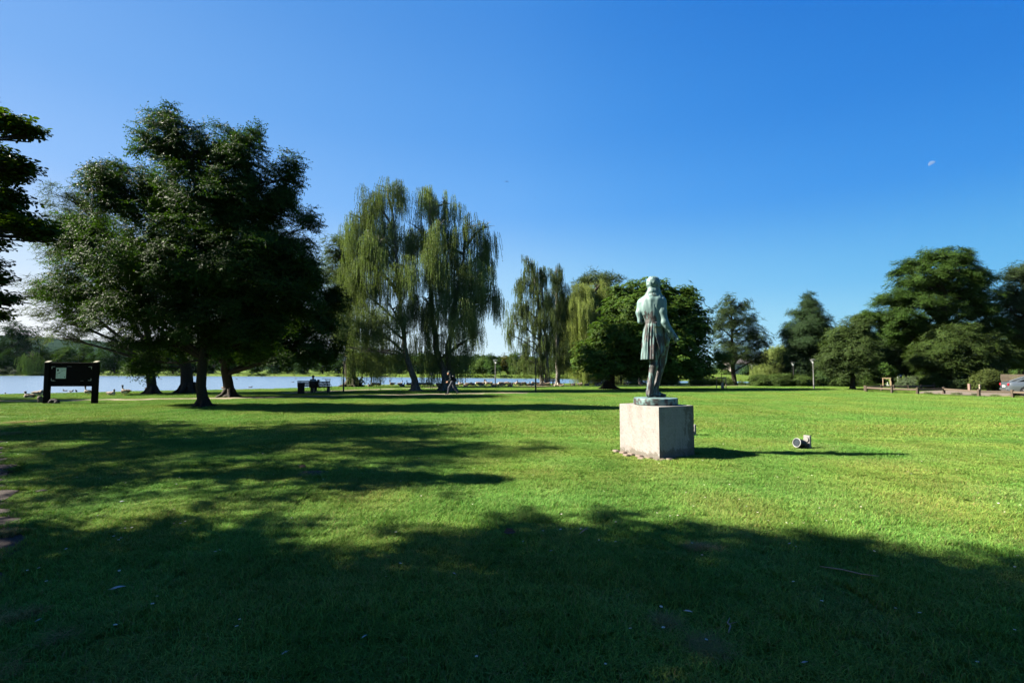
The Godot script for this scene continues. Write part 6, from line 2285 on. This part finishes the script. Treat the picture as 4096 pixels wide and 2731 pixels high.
func moon() -> void:
	var at := at_depth(3730, 656, 4200.0)
	var dist := at.distance_to(CAM)
	var r := dist * deg_to_rad(0.26)
	var view := (CAM - at).normalized()
	# the lit limb points up and towards the sun's side of the sky
	var up := Vector3.UP
	var right := view.cross(up).normalized() * -1.0
	up = right.cross(view) * -1.0
	if up.y < 0:
		up = -up
	var lit := (Vector3(-1, 0, 0) * 0.50 + up * 0.86)
	lit = (lit - view * lit.dot(view)).normalized()
	var tan_d := view.cross(lit).normalized()
	var b := MB.new()
	var n := 28
	var first := -1
	for i in n + 1:
		var a := lerpf(-PI / 2, PI / 2, i / float(n))
		for j in 7:
			var t := j / 6.0
			# from the outer limb to the terminator
			var x := cos(a) * lerpf(1.0, -0.08, t)
			var y := sin(a)
			var z := sqrt(maxf(0.0, 1.0 - x * x - y * y))
			b.v(lit * x * r + tan_d * y * r + view * z * r, Color(0.62, 0.72, 0.86))
	for i in n:
		for j in 6:
			var p := i * 7 + j
			b.face(p, p + 1, p + 7)
			b.face(p + 1, p + 8, p + 7)
	var m := StandardMaterial3D.new()
	m.albedo_color = Color(0, 0, 0)
	m.roughness = 1.0
	m.emission_enabled = true
	m.emission = Color(0.52, 0.73, 1.0)
	m.emission_energy_multiplier = 0.118
	tag(part(self, "moon_in_sky", b.mesh(true), m, at), "pale half moon in the daytime sky", "moon")


# ---------------------------------------------------------------- car park behind the low fence
func fence(label: String, posts: Array, h: float, rail_y: float) -> void:
	var o := thing("low_fence", label, "fence", posts[0])
	var prev := Vector3.INF
	for p in posts:
		var q: Vector3 = p - posts[0]
		var b := MB.new()
		b.box(Transform3D(Basis(Vector3.UP, rf(-0.1, 0.1)) * Basis(Vector3.FORWARD, rf(-0.04, 0.04)), Vector3(0, h * 0.5 - 0.03, 0)), Vector3(0.15, h + 0.06, 0.15), Color(0.62, 0.60, 0.58) * rf(0.7, 1.1), 0.02)
		var post := part(o, "post", b.mesh(), M.wood, q)
		if prev != Vector3.INF:
			var d := q - prev
			var r := MB.new()
			r.box(Transform3D(Basis(Vector3.UP, atan2(-d.z, d.x)), Vector3.ZERO), Vector3(d.length() - 0.02, 0.13, 0.07), Color(1, 0.98, 0.95) * rf(0.85, 1.0), 0.012)
			part(o, "rail", r.mesh(), M.wood, (q + prev) * 0.5 + Vector3(0, rail_y, 0.0))
		prev = q


func build_car_park() -> void:
	# gravelled strip
	var b := MB.new()
	var edge := [[3660, 1572], [3800, 1578], [3920, 1583], [4060, 1588], [4400, 1600], [5200, 1640], [5200, 1552], [4400, 1557], [4096, 1563], [3960, 1562], [3860, 1561], [3760, 1562], [3690, 1565]]
	var pts := []
	for q in edge:
		pts.append(on_ground(q[0], q[1]) + Vector3(0, 0.010, 0))
	var c := Vector3.ZERO
	for p in pts:
		c += p / pts.size()
	for i in pts.size():
		var p: Vector3 = pts[i]
		var q: Vector3 = pts[(i + 1) % pts.size()]
		if (p - c).cross(q - c).y > 0:
			b.tri(c, p, q, Color.WHITE)
		else:
			b.tri(c, q, p, Color.WHITE)
	var gm := paint(Color(0.125, 0.107, 0.09), 0.95, 0.2)
	gm.albedo_texture = M.path.albedo_texture
	triplanar(gm, 1.5)
	tag(part(self, "car_park", b.mesh(), gm), "dusty gravel car park behind the low wooden fence", "car park", "", "structure")
	# pale ground glimpsed beyond the distant walkers
	var far := MB.new()
	far.quad(on_ground(3572, 1519) + Vector3(0, 0.02, 0), on_ground(3660, 1519) + Vector3(0, 0.02, 0), on_ground(3660, 1512.5) + Vector3(0, 0.02, 0), on_ground(3572, 1512.5) + Vector3(0, 0.02, 0), Color.WHITE)
	tag(part(self, "paved_yard", far.mesh(), paint(Color(0.2, 0.195, 0.19), 0.9)), "pale paved yard beyond the distant walkers", "yard", "", "structure")

	var near := []
	for q in [[3468, 1567], [3570, 1573], [3673, 1576], [3778, 1574], [3918, 1586], [4053, 1589], [4210, 1597]]:
		near.append(on_ground(q[0], q[1]))
	fence("low weathered timber fence of square posts and single rails along the lawn", near, 0.50, 0.34)
	var back := []
	for q in [[3468, 1566], [3528, 1562], [3578, 1562], [3636, 1562], [3688, 1560], [3738, 1558], [3788, 1557]]:
		back.append(on_ground(q[0], q[1]) + (Vector3(0.3, 0, -0.6) if q[0] == 3468 else Vector3.ZERO))
	fence("second low timber fence behind the first, dark against the shrubs", back, 0.50, 0.36)
	# two marker posts
	var rp := on_ground(3880, 1563)
	var m1 := MB.new()
	m1.box(Transform3D(Basis(Vector3.UP, 0.3), Vector3(0, 0.30, 0)), Vector3(0.17, 0.64, 0.17), Color.WHITE, 0.015)
	tag(part(self, "marker_post", m1.mesh(), paint(Color(0.13, 0.085, 0.07), 0.85), rp), "square brick-red post at the edge of the car park", "post")
	var wp := on_ground(3922, 1565)
	var o := thing("marker_post", "slim pale banded post beside the shrub with bare stems", "post", wp)
	part(o, "stem", box_mesh(Vector3(0.10, 0.60, 0.10), Color.WHITE, 0.01), paint(Color(0.18, 0.155, 0.11), 0.85), Vector3(0, 0.29, 0))
	for y in [0.22, 0.45]:
		part(o, "band", box_mesh(Vector3(0.108, 0.03, 0.108)), M.dark_wood, Vector3(0, y, 0))
	# bare stems of the shrub
	var sh := on_ground(3958, 1562)
	var st := MB.new()
	for i in 9:
		var d := Vector3(rf(-0.5, 0.5), rf(0.8, 1.3), rf(-0.3, 0.3))
		st.tube([Vector3(rf(-0.15, 0.15), 0, rf(-0.1, 0.1)), d * 0.5 + Vector3(rf(-0.05, 0.05), 0, 0), d], [0.022, 0.018, 0.008], 5, Color.WHITE)
	tag(part(self, "bare_stems", st.mesh(true), paint(Color(0.14, 0.105, 0.07), 0.85), sh), "bundle of bare tan stems rising from the leafy shrub", "stems")

	# slatted timber wall
	var wa := on_ground(4008, 1567)
	var wb := wa + Vector3(4.6, 0, 3.3)
	var wall := thing("timber_wall", "pale slatted timber wall behind the parked car", "wall", (wa + wb) * 0.5, atan2(-(wb.z - wa.z), wb.x - wa.x))
	var wl := wa.distance_to(wb)
	for i in 14:
		var sb := MB.new()
		sb.box(Transform3D(Basis.IDENTITY, Vector3.ZERO), Vector3(wl + rf(-0.04, 0.04), 0.085, 0.03), Color(2.5, 2.2, 2.0) * rf(0.85, 1.05), 0.006)
		part(wall, "slat", sb.mesh(), M.wood, Vector3(0, 0.06 + i * 0.104, rf(0, 0.006)))
	for i in 4:
		part(wall, "post", box_mesh(Vector3(0.09, 1.46, 0.09), Color(0.8, 0.75, 0.7), 0.006), M.wood, Vector3(-wl * 0.5 + 0.2 + i * (wl - 0.4) / 3.0, 0.73, -0.065))
	car()


func loft(sections: Array, col: Color) -> ArrayMesh:
	# sections: arrays of points of equal length, from one end to the other; closed with fans
	var b := MB.new()
	var n: int = sections[0].size()
	for s in sections:
		for p in s:
			b.v(p, col)
	for i in sections.size() - 1:
		for k in n:
			var a0 := i * n + k
			var a1 := i * n + (k + 1) % n
			b.face(a0, a0 + n, a1)
			b.face(a1, a0 + n, a1 + n)
	for e in [0, sections.size() - 1]:
		var c := Vector3.ZERO
		for p in sections[e]:
			c += p / n
		var ci := b.v(c, col)
		for k in n:
			var a0: int = e * n + k
			var a1: int = e * n + (k + 1) % n
			if e == 0:
				b.face(ci, a0, a1)
			else:
				b.face(ci, a1, a0)
	return b.mesh(true)


func car() -> void:
	# rear end at x = 0, nose at x = 4.6
	var at := on_ground(4025, 1583)
	var o := thing("parked_car", "silver saloon car parked tail-out behind the low fence", "car", at + Vector3(0.45, 0, -0.55), -0.52)
	var paintwork := paint(Color(0.10, 0.118, 0.13), 0.3, 0.5)
	paintwork.metallic = 0.55
	paintwork.clearcoat_enabled = true
	paintwork.clearcoat = 0.8
	paintwork.clearcoat_roughness = 0.06
	var body := []
	for q in [[0.0, 0.38, 0.90, 0.74], [0.06, 0.30, 0.98, 0.82], [0.30, 0.24, 1.01, 0.875], [0.8, 0.22, 1.02, 0.895], [1.4, 0.22, 0.98, 0.90], [2.2, 0.22, 0.95, 0.90], [3.0, 0.22, 0.93, 0.90], [3.6, 0.22, 0.90, 0.885], [4.1, 0.24, 0.83, 0.85], [4.45, 0.28, 0.74, 0.76], [4.58, 0.36, 0.64, 0.62]]:
		var x: float = q[0]
		var lo: float = q[1]
		var hi: float = q[2]
		var w: float = q[3]
		var ring := []
		for z in [1.0, -1.0]:
			var side := [Vector3(x, lo, z * w * 0.86), Vector3(x, lo + 0.10, z * w * 0.97), Vector3(x, lerpf(lo, hi, 0.55), z * w), Vector3(x, hi - 0.14, z * w * 0.975), Vector3(x, hi - 0.04, z * w * 0.90), Vector3(x, hi, z * w * 0.70)]
			if z < 0:
				side.reverse()
			ring.append_array(side)
		ring.reverse()
		body.append(ring)
	part(o, "body", loft(body, Color.WHITE), paintwork)
	var cab := []
	var roof := []
	for q in [[0.62, 0.96, 0.99, 0.72, 0.70], [1.05, 0.96, 1.24, 0.78, 0.60], [1.45, 0.96, 1.40, 0.80, 0.58], [2.0, 0.95, 1.445, 0.80, 0.58], [2.55, 0.94, 1.40, 0.80, 0.57], [3.1, 0.93, 1.15, 0.78, 0.60], [3.5, 0.90, 0.93, 0.74, 0.68]]:
		var x: float = q[0]
		var ring := [Vector3(x, q[1] - 0.06, q[3]), Vector3(x, lerpf(q[1], q[2], 0.8), lerpf(q[3], q[4], 0.72)), Vector3(x, q[2], q[4] * 0.8), Vector3(x, q[2], -q[4] * 0.8), Vector3(x, lerpf(q[1], q[2], 0.8), -lerpf(q[3], q[4], 0.72)), Vector3(x, q[1] - 0.06, -q[3])]
		ring.reverse()
		cab.append(ring)
	part(o, "cabin_glass", loft(cab, Color.WHITE), M.glass)
	var rb := MB.new()
	rb.box(Transform3D(Basis.IDENTITY, Vector3(1.98, 1.43, 0)), Vector3(1.25, 0.05, 1.02), Color.WHITE, 0.02)
	part(o, "roof_panel", rb.mesh(), paintwork)
	for z in [-1.0, 1.0]:
		for q in [[Vector3(0.50, 0.98, z * 0.74), Vector3(1.05, 1.25, z * 0.645), Vector3(1.45, 1.405, z * 0.58), Vector3(2.0, 1.45, z * 0.575), Vector3(2.55, 1.405, z * 0.575), Vector3(3.5, 0.92, z * 0.74)]]:
			var p := MB.new()
			p.tube(q, [0.05, 0.045, 0.04, 0.035, 0.035, 0.04], 6, Color.WHITE)
			part(o, "pillar", p.mesh(true), paintwork)
		var mid := MB.new()
		mid.tube([Vector3(2.05, 0.94, z * 0.80), Vector3(2.0, 1.42, z * 0.60)], [0.045, 0.03], 6, Color.WHITE)
		part(o, "door_pillar", mid.mesh(true), M.black)
		var tl := MB.new()
		tl.box(Transform3D(Basis(Vector3.UP, z * 0.35) * Basis(Vector3.FORWARD, -0.18), Vector3(0.10, 0.80, z * 0.745)), Vector3(0.26, 0.20, 0.12), Color.WHITE, 0.04)
		part(o, "tail_light", tl.mesh(), paint(Color(0.20, 0.010, 0.018), 0.15, 0.5))
		var hl := MB.new()
		hl.box(Transform3D(Basis(Vector3.UP, -z * 0.5), Vector3(4.36, 0.66, z * 0.62)), Vector3(0.30, 0.14, 0.2), Color.WHITE, 0.04)
		part(o, "headlight", hl.mesh(), M.metal)
		for x in [0.95, 3.72]:
			var t := Transform3D(Basis(Vector3.RIGHT, PI / 2), Vector3(x, 0.32, z * 0.80))
			var arch := MB.new()
			arch.lathe([Vector2(0.0, -0.14), Vector2(0.385, -0.14), Vector2(0.385, 0.115), Vector2(0.0, 0.115)], 24, t, Color.WHITE)
			part(o, "wheel_arch", arch.mesh(), M.black)
			var wh := MB.new()
			wh.lathe([Vector2(0.20, -0.10), Vector2(0.30, -0.115), Vector2(0.325, -0.08), Vector2(0.325, 0.08), Vector2(0.30, 0.122), Vector2(0.215, 0.126), Vector2(0.20, 0.10)], 26, t, Color.WHITE)
			if z < 0:
				wh = MB.new()
				wh.lathe([Vector2(0.20, -0.10), Vector2(0.215, -0.126), Vector2(0.30, -0.122), Vector2(0.325, -0.08), Vector2(0.325, 0.08), Vector2(0.30, 0.115), Vector2(0.20, 0.10)], 26, t, Color.WHITE)
			var tyre := part(o, "wheel", wh.mesh(true), paint(Color(0.012, 0.012, 0.012), 0.85))
			var rim := MB.new()
			rim.lathe([Vector2(0.21, z * 0.10), Vector2(0.20, z * 0.122)] if z > 0 else [Vector2(0.20, z * 0.122), Vector2(0.21, z * 0.10)], 24, t, Color.WHITE)
			for k in 5:
				var g := TAU * k / 5.0
				rim.box(t * Transform3D(Basis(Vector3.UP, g), Vector3.ZERO) * Transform3D(Basis.IDENTITY, Vector3(0.105, z * 0.118, 0)), Vector3(0.20, 0.02, 0.07), Color.WHITE, 0.008)
			part(tyre, "rim", rim.mesh(), paint(Color(0.5, 0.5, 0.5), 0.3, 0.6))
	var bp := MB.new()
	bp.box(Transform3D(Basis.IDENTITY, Vector3(0.0, 0.46, 0)), Vector3(0.14, 0.16, 1.5), Color.WHITE, 0.05)
	part(o, "bumper", bp.mesh(), paintwork)
	part(o, "number_plate", box_mesh(Vector3(0.02, 0.11, 0.52), Color.WHITE, 0.003), paint(Color(0.6, 0.6, 0.58), 0.5), Vector3(-0.012, 0.66, 0))


# ---------------------------------------------------------------- grass
func grass_tile(size: float, n: int, h: float, w: float, lean: float) -> ArrayMesh:
	var b := MB.new()
	for i in n:
		var p := Vector3(rf(-0.5, 0.5) * size, 0, rf(-0.5, 0.5) * size)
		var a := rng.randf() * TAU
		var d := Vector3(cos(a), 0, sin(a))
		var s := Vector3(-d.z, 0, d.x) * w * rf(0.6, 1.2)
		var hh := h * rf(0.45, 1.25)
		var m := p + d * lean * hh * 0.35 + Vector3(0, hh * 0.62, 0)
		var t := p + d * lean * hh * rf(0.8, 1.4) + Vector3(0, hh * rf(0.75, 1.0), 0)
		var g := rf(0.60, 1.45)
		var c := Color(0.109 * g * rf(0.75, 1.3), 0.182 * g, 0.042 * g)
		if rng.randf() < 0.07:
			c = Color(0.20, 0.17, 0.08) * rf(0.7, 1.1)
		var i0 := b.v(p - s, c)
		var i1 := b.v(p + s, c)
		var i2 := b.v(m + s * 0.7, c)
		var i3 := b.v(m - s * 0.7, c)
		var i4 := b.v(t, c)
		b.face(i0, i1, i2)
		b.face(i0, i2, i3)
		b.face(i3, i2, i4)
	return b.mesh()


func on_path(p: Vector3) -> bool:
	# keep blades off the paths and the paving round the block
	for pl in path_lines:
		var line: Array = pl[0]
		for i in line.size() - 1:
			var ab: Vector3 = line[i + 1] - line[i]
			var t := clampf((p - line[i]).dot(ab) / ab.length_squared(), 0, 1)
			if (p - line[i] - ab * t).length() < pl[1] + 0.25 * noise.get_noise_2d(p.x * 0.8, p.z * 0.8):
				return true
	var mid := PED_N + PED_L * 0.585 + PED_R * 0.485
	var q := p - mid
	return absf(q.dot(PED_L)) < 0.72 and q.dot(PED_R) < 0.62 and q.dot(PED_R) > -0.74


func build_grass() -> void:
	var near := [grass_tile(0.42, 1300, 0.050, 0.0027, 0.9), grass_tile(0.42, 1300, 0.046, 0.0027, 1.0)]
	var bufs := [PackedFloat32Array(), PackedFloat32Array()]
	var z := -1.2
	while z > -13.0:
		var half := -z * 1.12 + 0.6
		var x := -half
		while x < half:
			var p := Vector3(x + rf(-0.1, 0.1), 0, z + rf(-0.1, 0.1))
			if not on_path(p):
				var g := 1.04 + 0.18 * noise.get_noise_2d(p.x * 0.6, p.z * 0.6) + 0.10 * noise.get_noise_2d(p.x * 2.0, p.z * 2.0)
				var yl := 1.0 + 0.22 * noise.get_noise_2d(p.x * 0.35 + 40.0, p.z * 0.35)
				var sc := Vector3(rf(0.9, 1.15), rf(0.75, 1.25), rf(0.9, 1.15))
				put(bufs[rng.randi() % 2], Basis(Vector3.UP, rng.randi() % 4 * PI / 2 + rf(-0.4, 0.4)).scaled(sc), p, Color(g * yl, g, g))
			x += 0.34
		z -= 0.34
	for i in 2:
		tag(scatter(self, "lawn_grass", near[i], M.grass, bufs[i]), "short mown grass blades on the near lawn", "grass", "near lawn grass", "stuff")
	var mid := grass_tile(1.3, 2600, 0.052, 0.0042, 0.9)
	var buf := PackedFloat32Array()
	z = -12.4
	while z > -58.0:
		var half := -z * 1.10 + 1.0
		var x := -half
		while x < half:
			var p := Vector3(x + rf(-0.25, 0.25), 0, z + rf(-0.25, 0.25))
			if not on_path(p) and (z > -26.0 or shore(Vector2(p.x, p.z)) > 1.6):
				var g := 1.05 + 0.15 * noise.get_noise_2d(p.x * 0.25, p.z * 0.25)
				var yl := 1.0 + 0.20 * noise.get_noise_2d(p.x * 0.2 + 40.0, p.z * 0.2)
				if not (z < -34.0 and p.x > 25.0 and on_gravel(p)):
					put(buf, Basis(Vector3.UP, rng.randi() % 4 * PI / 2 + rf(-0.3, 0.3)).scaled(Vector3(1.05, rf(0.6, 1.0), 1.05)), p, Color(g * yl, g, g))
			x += 1.12
		z -= 1.12
	tag(scatter(self, "meadow_grass", mid, M.grass, buf), "short mown grass blades on the lawn towards the lake", "grass", "", "stuff")


func on_gravel(p: Vector3) -> bool:
	return p.x > 30.0 and p.z < -33.0 and p.z > -46.0


# ---------------------------------------------------------------- daisies, feathers, twigs
func build_litter() -> void:
	var head := MB.new()
	for k in 9:
		var a := TAU * k / 9.0
		var d := Vector3(cos(a), 0, sin(a))
		var s := Vector3(-d.z, 0, d.x) * 0.30
		head.quad(d * 0.25 - s * 0.5, d + Vector3(0, 0.18, 0) - s, d + Vector3(0, 0.18, 0) + s, d * 0.25 + s * 0.5, Color(0.34, 0.33, 0.31))
	head.lathe([Vector2(0.36, 0.02), Vector2(0.2, 0.16), Vector2(0.0, 0.2)], 7, Transform3D.IDENTITY, Color(0.5, 0.36, 0.05))
	var dm := head.mesh()
	var buf := PackedFloat32Array()
	for i in 3200:
		var zz := -pow(rng.randf(), 0.75) * 44.0 - 2.6
		var p := Vector3(rf(-1.08, 1.08) * -zz, 0.045, zz)
		if on_path(p):
			continue
		if noise.get_noise_2d(p.x * 0.5, p.z * 0.5 + 200.0) < 0.02 and rng.randf() < 0.85:
			continue
		if p.z < -26.0 and shore(Vector2(p.x, p.z)) < 2.0:
			continue
		put(buf, (Basis(rdir(), rf(0, 0.35)) * Basis(Vector3.UP, rf(0, TAU))).scaled(Vector3.ONE * rf(0.007, 0.0125) * (1.0 + maxf(0.0, -zz - 14.0) * 0.016)), p, Color.WHITE)
	tag(scatter(self, "daisies", dm, M.plain, buf), "small white daisies and clover heads dotted over the lawn", "daisies", "", "stuff")

	# feathers
	var fe := MB.new()
	var n := 12
	for i in n:
		var t0 := i / float(n)
		var t1 := (i + 1) / float(n)
		var w0 := 0.17 * sin(pow(t0, 0.7) * PI) + 0.01
		var w1 := 0.17 * sin(pow(t1, 0.7) * PI) + 0.003
		var y0 := 0.16 * sin(t0 * PI * 0.9)
		var y1 := 0.16 * sin(t1 * PI * 0.9)
		for sg in [-1.0, 1.0]:
			var a := Vector3(t0 - 0.5, y0, 0)
			var b := Vector3(t1 - 0.5, y1, 0)
			var c := Vector3(t1 - 0.47, y1 - 0.04, sg * w1)
			var d := Vector3(t0 - 0.47, y0 - 0.04, sg * w0)
			if sg > 0:
				fe.quad(a, d, c, b, Color.WHITE)
			else:
				fe.quad(a, b, c, d, Color.WHITE)
	fe.tube([Vector3(-0.62, 0.0, 0), Vector3(-0.4, 0.06, 0), Vector3(0, 0.165, 0), Vector3(0.48, 0.02, 0)], [0.012, 0.012, 0.009, 0.003], 5, Color(0.9, 0.88, 0.8))
	var fm := fe.mesh()
	var grey_f := paint(Color(0.26, 0.27, 0.28), 0.7, 0.3, true)
	var brown_f := paint(Color(0.05, 0.038, 0.03), 0.7, 0.3, true)
	for q in [[468, 2368, 0.14, 0.6, 0, "long pale grey feather lying in the deepest lawn shade"], [165, 1974, 0.26, 0.15, 1, "large dark brown feather on the sunlit grass by the gravel path"], [1456, 2566, 0.06, 1.0, 0, "curled white feather on the near shaded grass"], [2754, 2464, 0.09, -0.5, 0, "thin curved pale feather near the dry grass patch"], [3220, 2672, 0.07, 0.2, 0, "fluffy white feather lump at the front of the lawn"], [1140, 2632, 0.07, 0.9, 0, "small ragged pale feather near the front of the lawn"], [486, 2016, 0.09, 0.3, 0, "white feather at the edge of sun and shade by the gravel path"], [2092, 2178, 0.05, 1.2, 0, "tiny white downy feather in mid-lawn shade"], [1818, 2310, 0.07, -0.9, 0, "small pointed white feather standing in shaded grass"], [2990, 2035, 0.06, 0.1, 0, "white feather at the edge of the shade right of the block"], [3160, 2187, 0.06, 0.3, 0, "small white feather in the shade before the fallen twig"], [150, 2500, 0.06, 1.3, 0, "small white feather beside the shaded gravel"], [720, 2105, 0.05, 0.4, 0, "tiny pale feather in the dappled light"], [2205, 2217, 0.05, 0.0, 0, "tiny pale feather lying flat in mid shade"]]:
		var p := on_ground(q[0], q[1])
		var o := part(self, "feather", fm, brown_f if q[4] else grey_f, p + Vector3(0, 0.034, 0))
		o.scale = Vector3(1.0, 0.8, 0.6) * q[2] * 0.72
		o.rotation.y = q[3]
		o.rotation.x = 0.5
		tag(o, String(q[5]).replace(" right of the block", " beyond the block's shadow"), "feather", "feathers dropped on the lawn")

	# fallen twigs
	for q in [[3395, 2308, 0.42, -0.75, "bare fallen twig lying in the dappled grass"], [2335, 2140, 0.18, 0.9, "short brown twig in the shaded mid lawn"], [2918, 2530, 0.16, 1.1, "small grey twig by the dry grass patch"]]:
		var tw := MB.new()
		var l: float = q[2]
		tw.tube([Vector3(-l * 0.5, 0.0, 0), Vector3(-l * 0.1, 0.02, 0.01), Vector3(l * 0.2, 0.012, -0.012), Vector3(l * 0.5, 0.03, 0)], [0.004, 0.006, 0.005, 0.002], 5, Color.WHITE)
		tw.tube([Vector3(l * 0.1, 0.015, 0), Vector3(l * 0.25, 0.03, 0.05)], [0.003, 0.001], 4, Color.WHITE)
		var o := part(self, "twig", tw.mesh(true), paint(Color(0.16, 0.13, 0.10), 0.85), on_ground(q[0], q[1]) + Vector3(0, 0.035, 0))
		o.rotation.y = q[3]
		tag(o, q[4], "twig", "fallen twigs")
	# dead leaves
	for q in [[2037, 2148, "curled brown dead leaf in the shaded mid lawn"], [1208, 1878, "dark dead leaf beside the round soil patch"], [2600, 1572, "brown dead leaf behind the statue's plate"]]:
		var lf := MB.new()
		add_leaf(lf, Vector3(-0.06, 0, 0), Vector3(1, 0.1, 0).normalized(), Vector3(0.1, 1, 0.4), 0.13, 0.10, Color(0.05, 0.03, 0.018), true)
		tag(part(self, "dead_leaf", lf.mesh(), M.plain, on_ground(q[0], q[1]) + Vector3(0, 0.05, 0)), q[2], "leaf")

	# round patch of bare soil and chips, and patches of dry grass
	var sp := on_ground(1243, 1898)
	var soil := PackedFloat32Array()
	var rock := MB.new()
	rock.lathe([Vector2(0.0, -0.4), Vector2(0.8, -0.2), Vector2(1.0, 0.15), Vector2(0.5, 0.5), Vector2(0.0, 0.55)], 6, Transform3D.IDENTITY, Color.WHITE)
	for i in 800:
		var a := rng.randf() * TAU
		var r := sqrt(rng.randf()) * 0.29 * (1.0 + 0.2 * noise.get_noise_1d(a * 2.0))
		var s := rf(0.006, 0.022)
		var g := rf(0.5, 1.4)
		put(soil, (Basis(rdir(), rf(0, 1.2))).scaled(Vector3(s * rf(1.0, 2.2), s * 0.6, s)), sp + Vector3(cos(a) * r, 0.018 + 0.03 * (1.0 - r / 0.3), sin(a) * r * 0.8), Color(0.040 * g, 0.030 * g, 0.022 * g) if rng.randf() < 0.9 else Color(0.16, 0.11, 0.06))
	tag(scatter(self, "soil_patch", rock.mesh(true), M.stone, soil), "round patch of bare dark soil and chips in the lawn", "soil", "", "stuff")
	var dry := grass_tile(0.16, 260, 0.050, 0.0022, 1.6)
	var db := PackedFloat32Array()
	for q in [[2855, 2615, 0.11, 6], [2660, 2500, 0.10, 3], [2830, 2195, 0.14, 4], [90, 2480, 0.25, 3], [110, 2130, 0.25, 4], [60, 2640, 0.3, 3], [90, 1690, 0.5, 26], [40, 1740, 0.5, 30]]:
		var c := on_ground(q[0], q[1])
		for i in int(q[3]):
			var p := c + Vector3(rng.randfn(0, q[2] * 0.55), 0.003, rng.randfn(0, q[2] * 0.5))
			var g := rf(0.8, 1.3)
			put(db, Basis(Vector3.UP, rf(0, TAU)).scaled(Vector3(1, rf(0.7, 1.1), 1)), p, Color(1.7 * g, 0.85 * g, 1.7 * g))
	tag(scatter(self, "dry_grass", dry, M.grass, db), "straw-coloured patches of dry grass", "grass", "", "stuff")
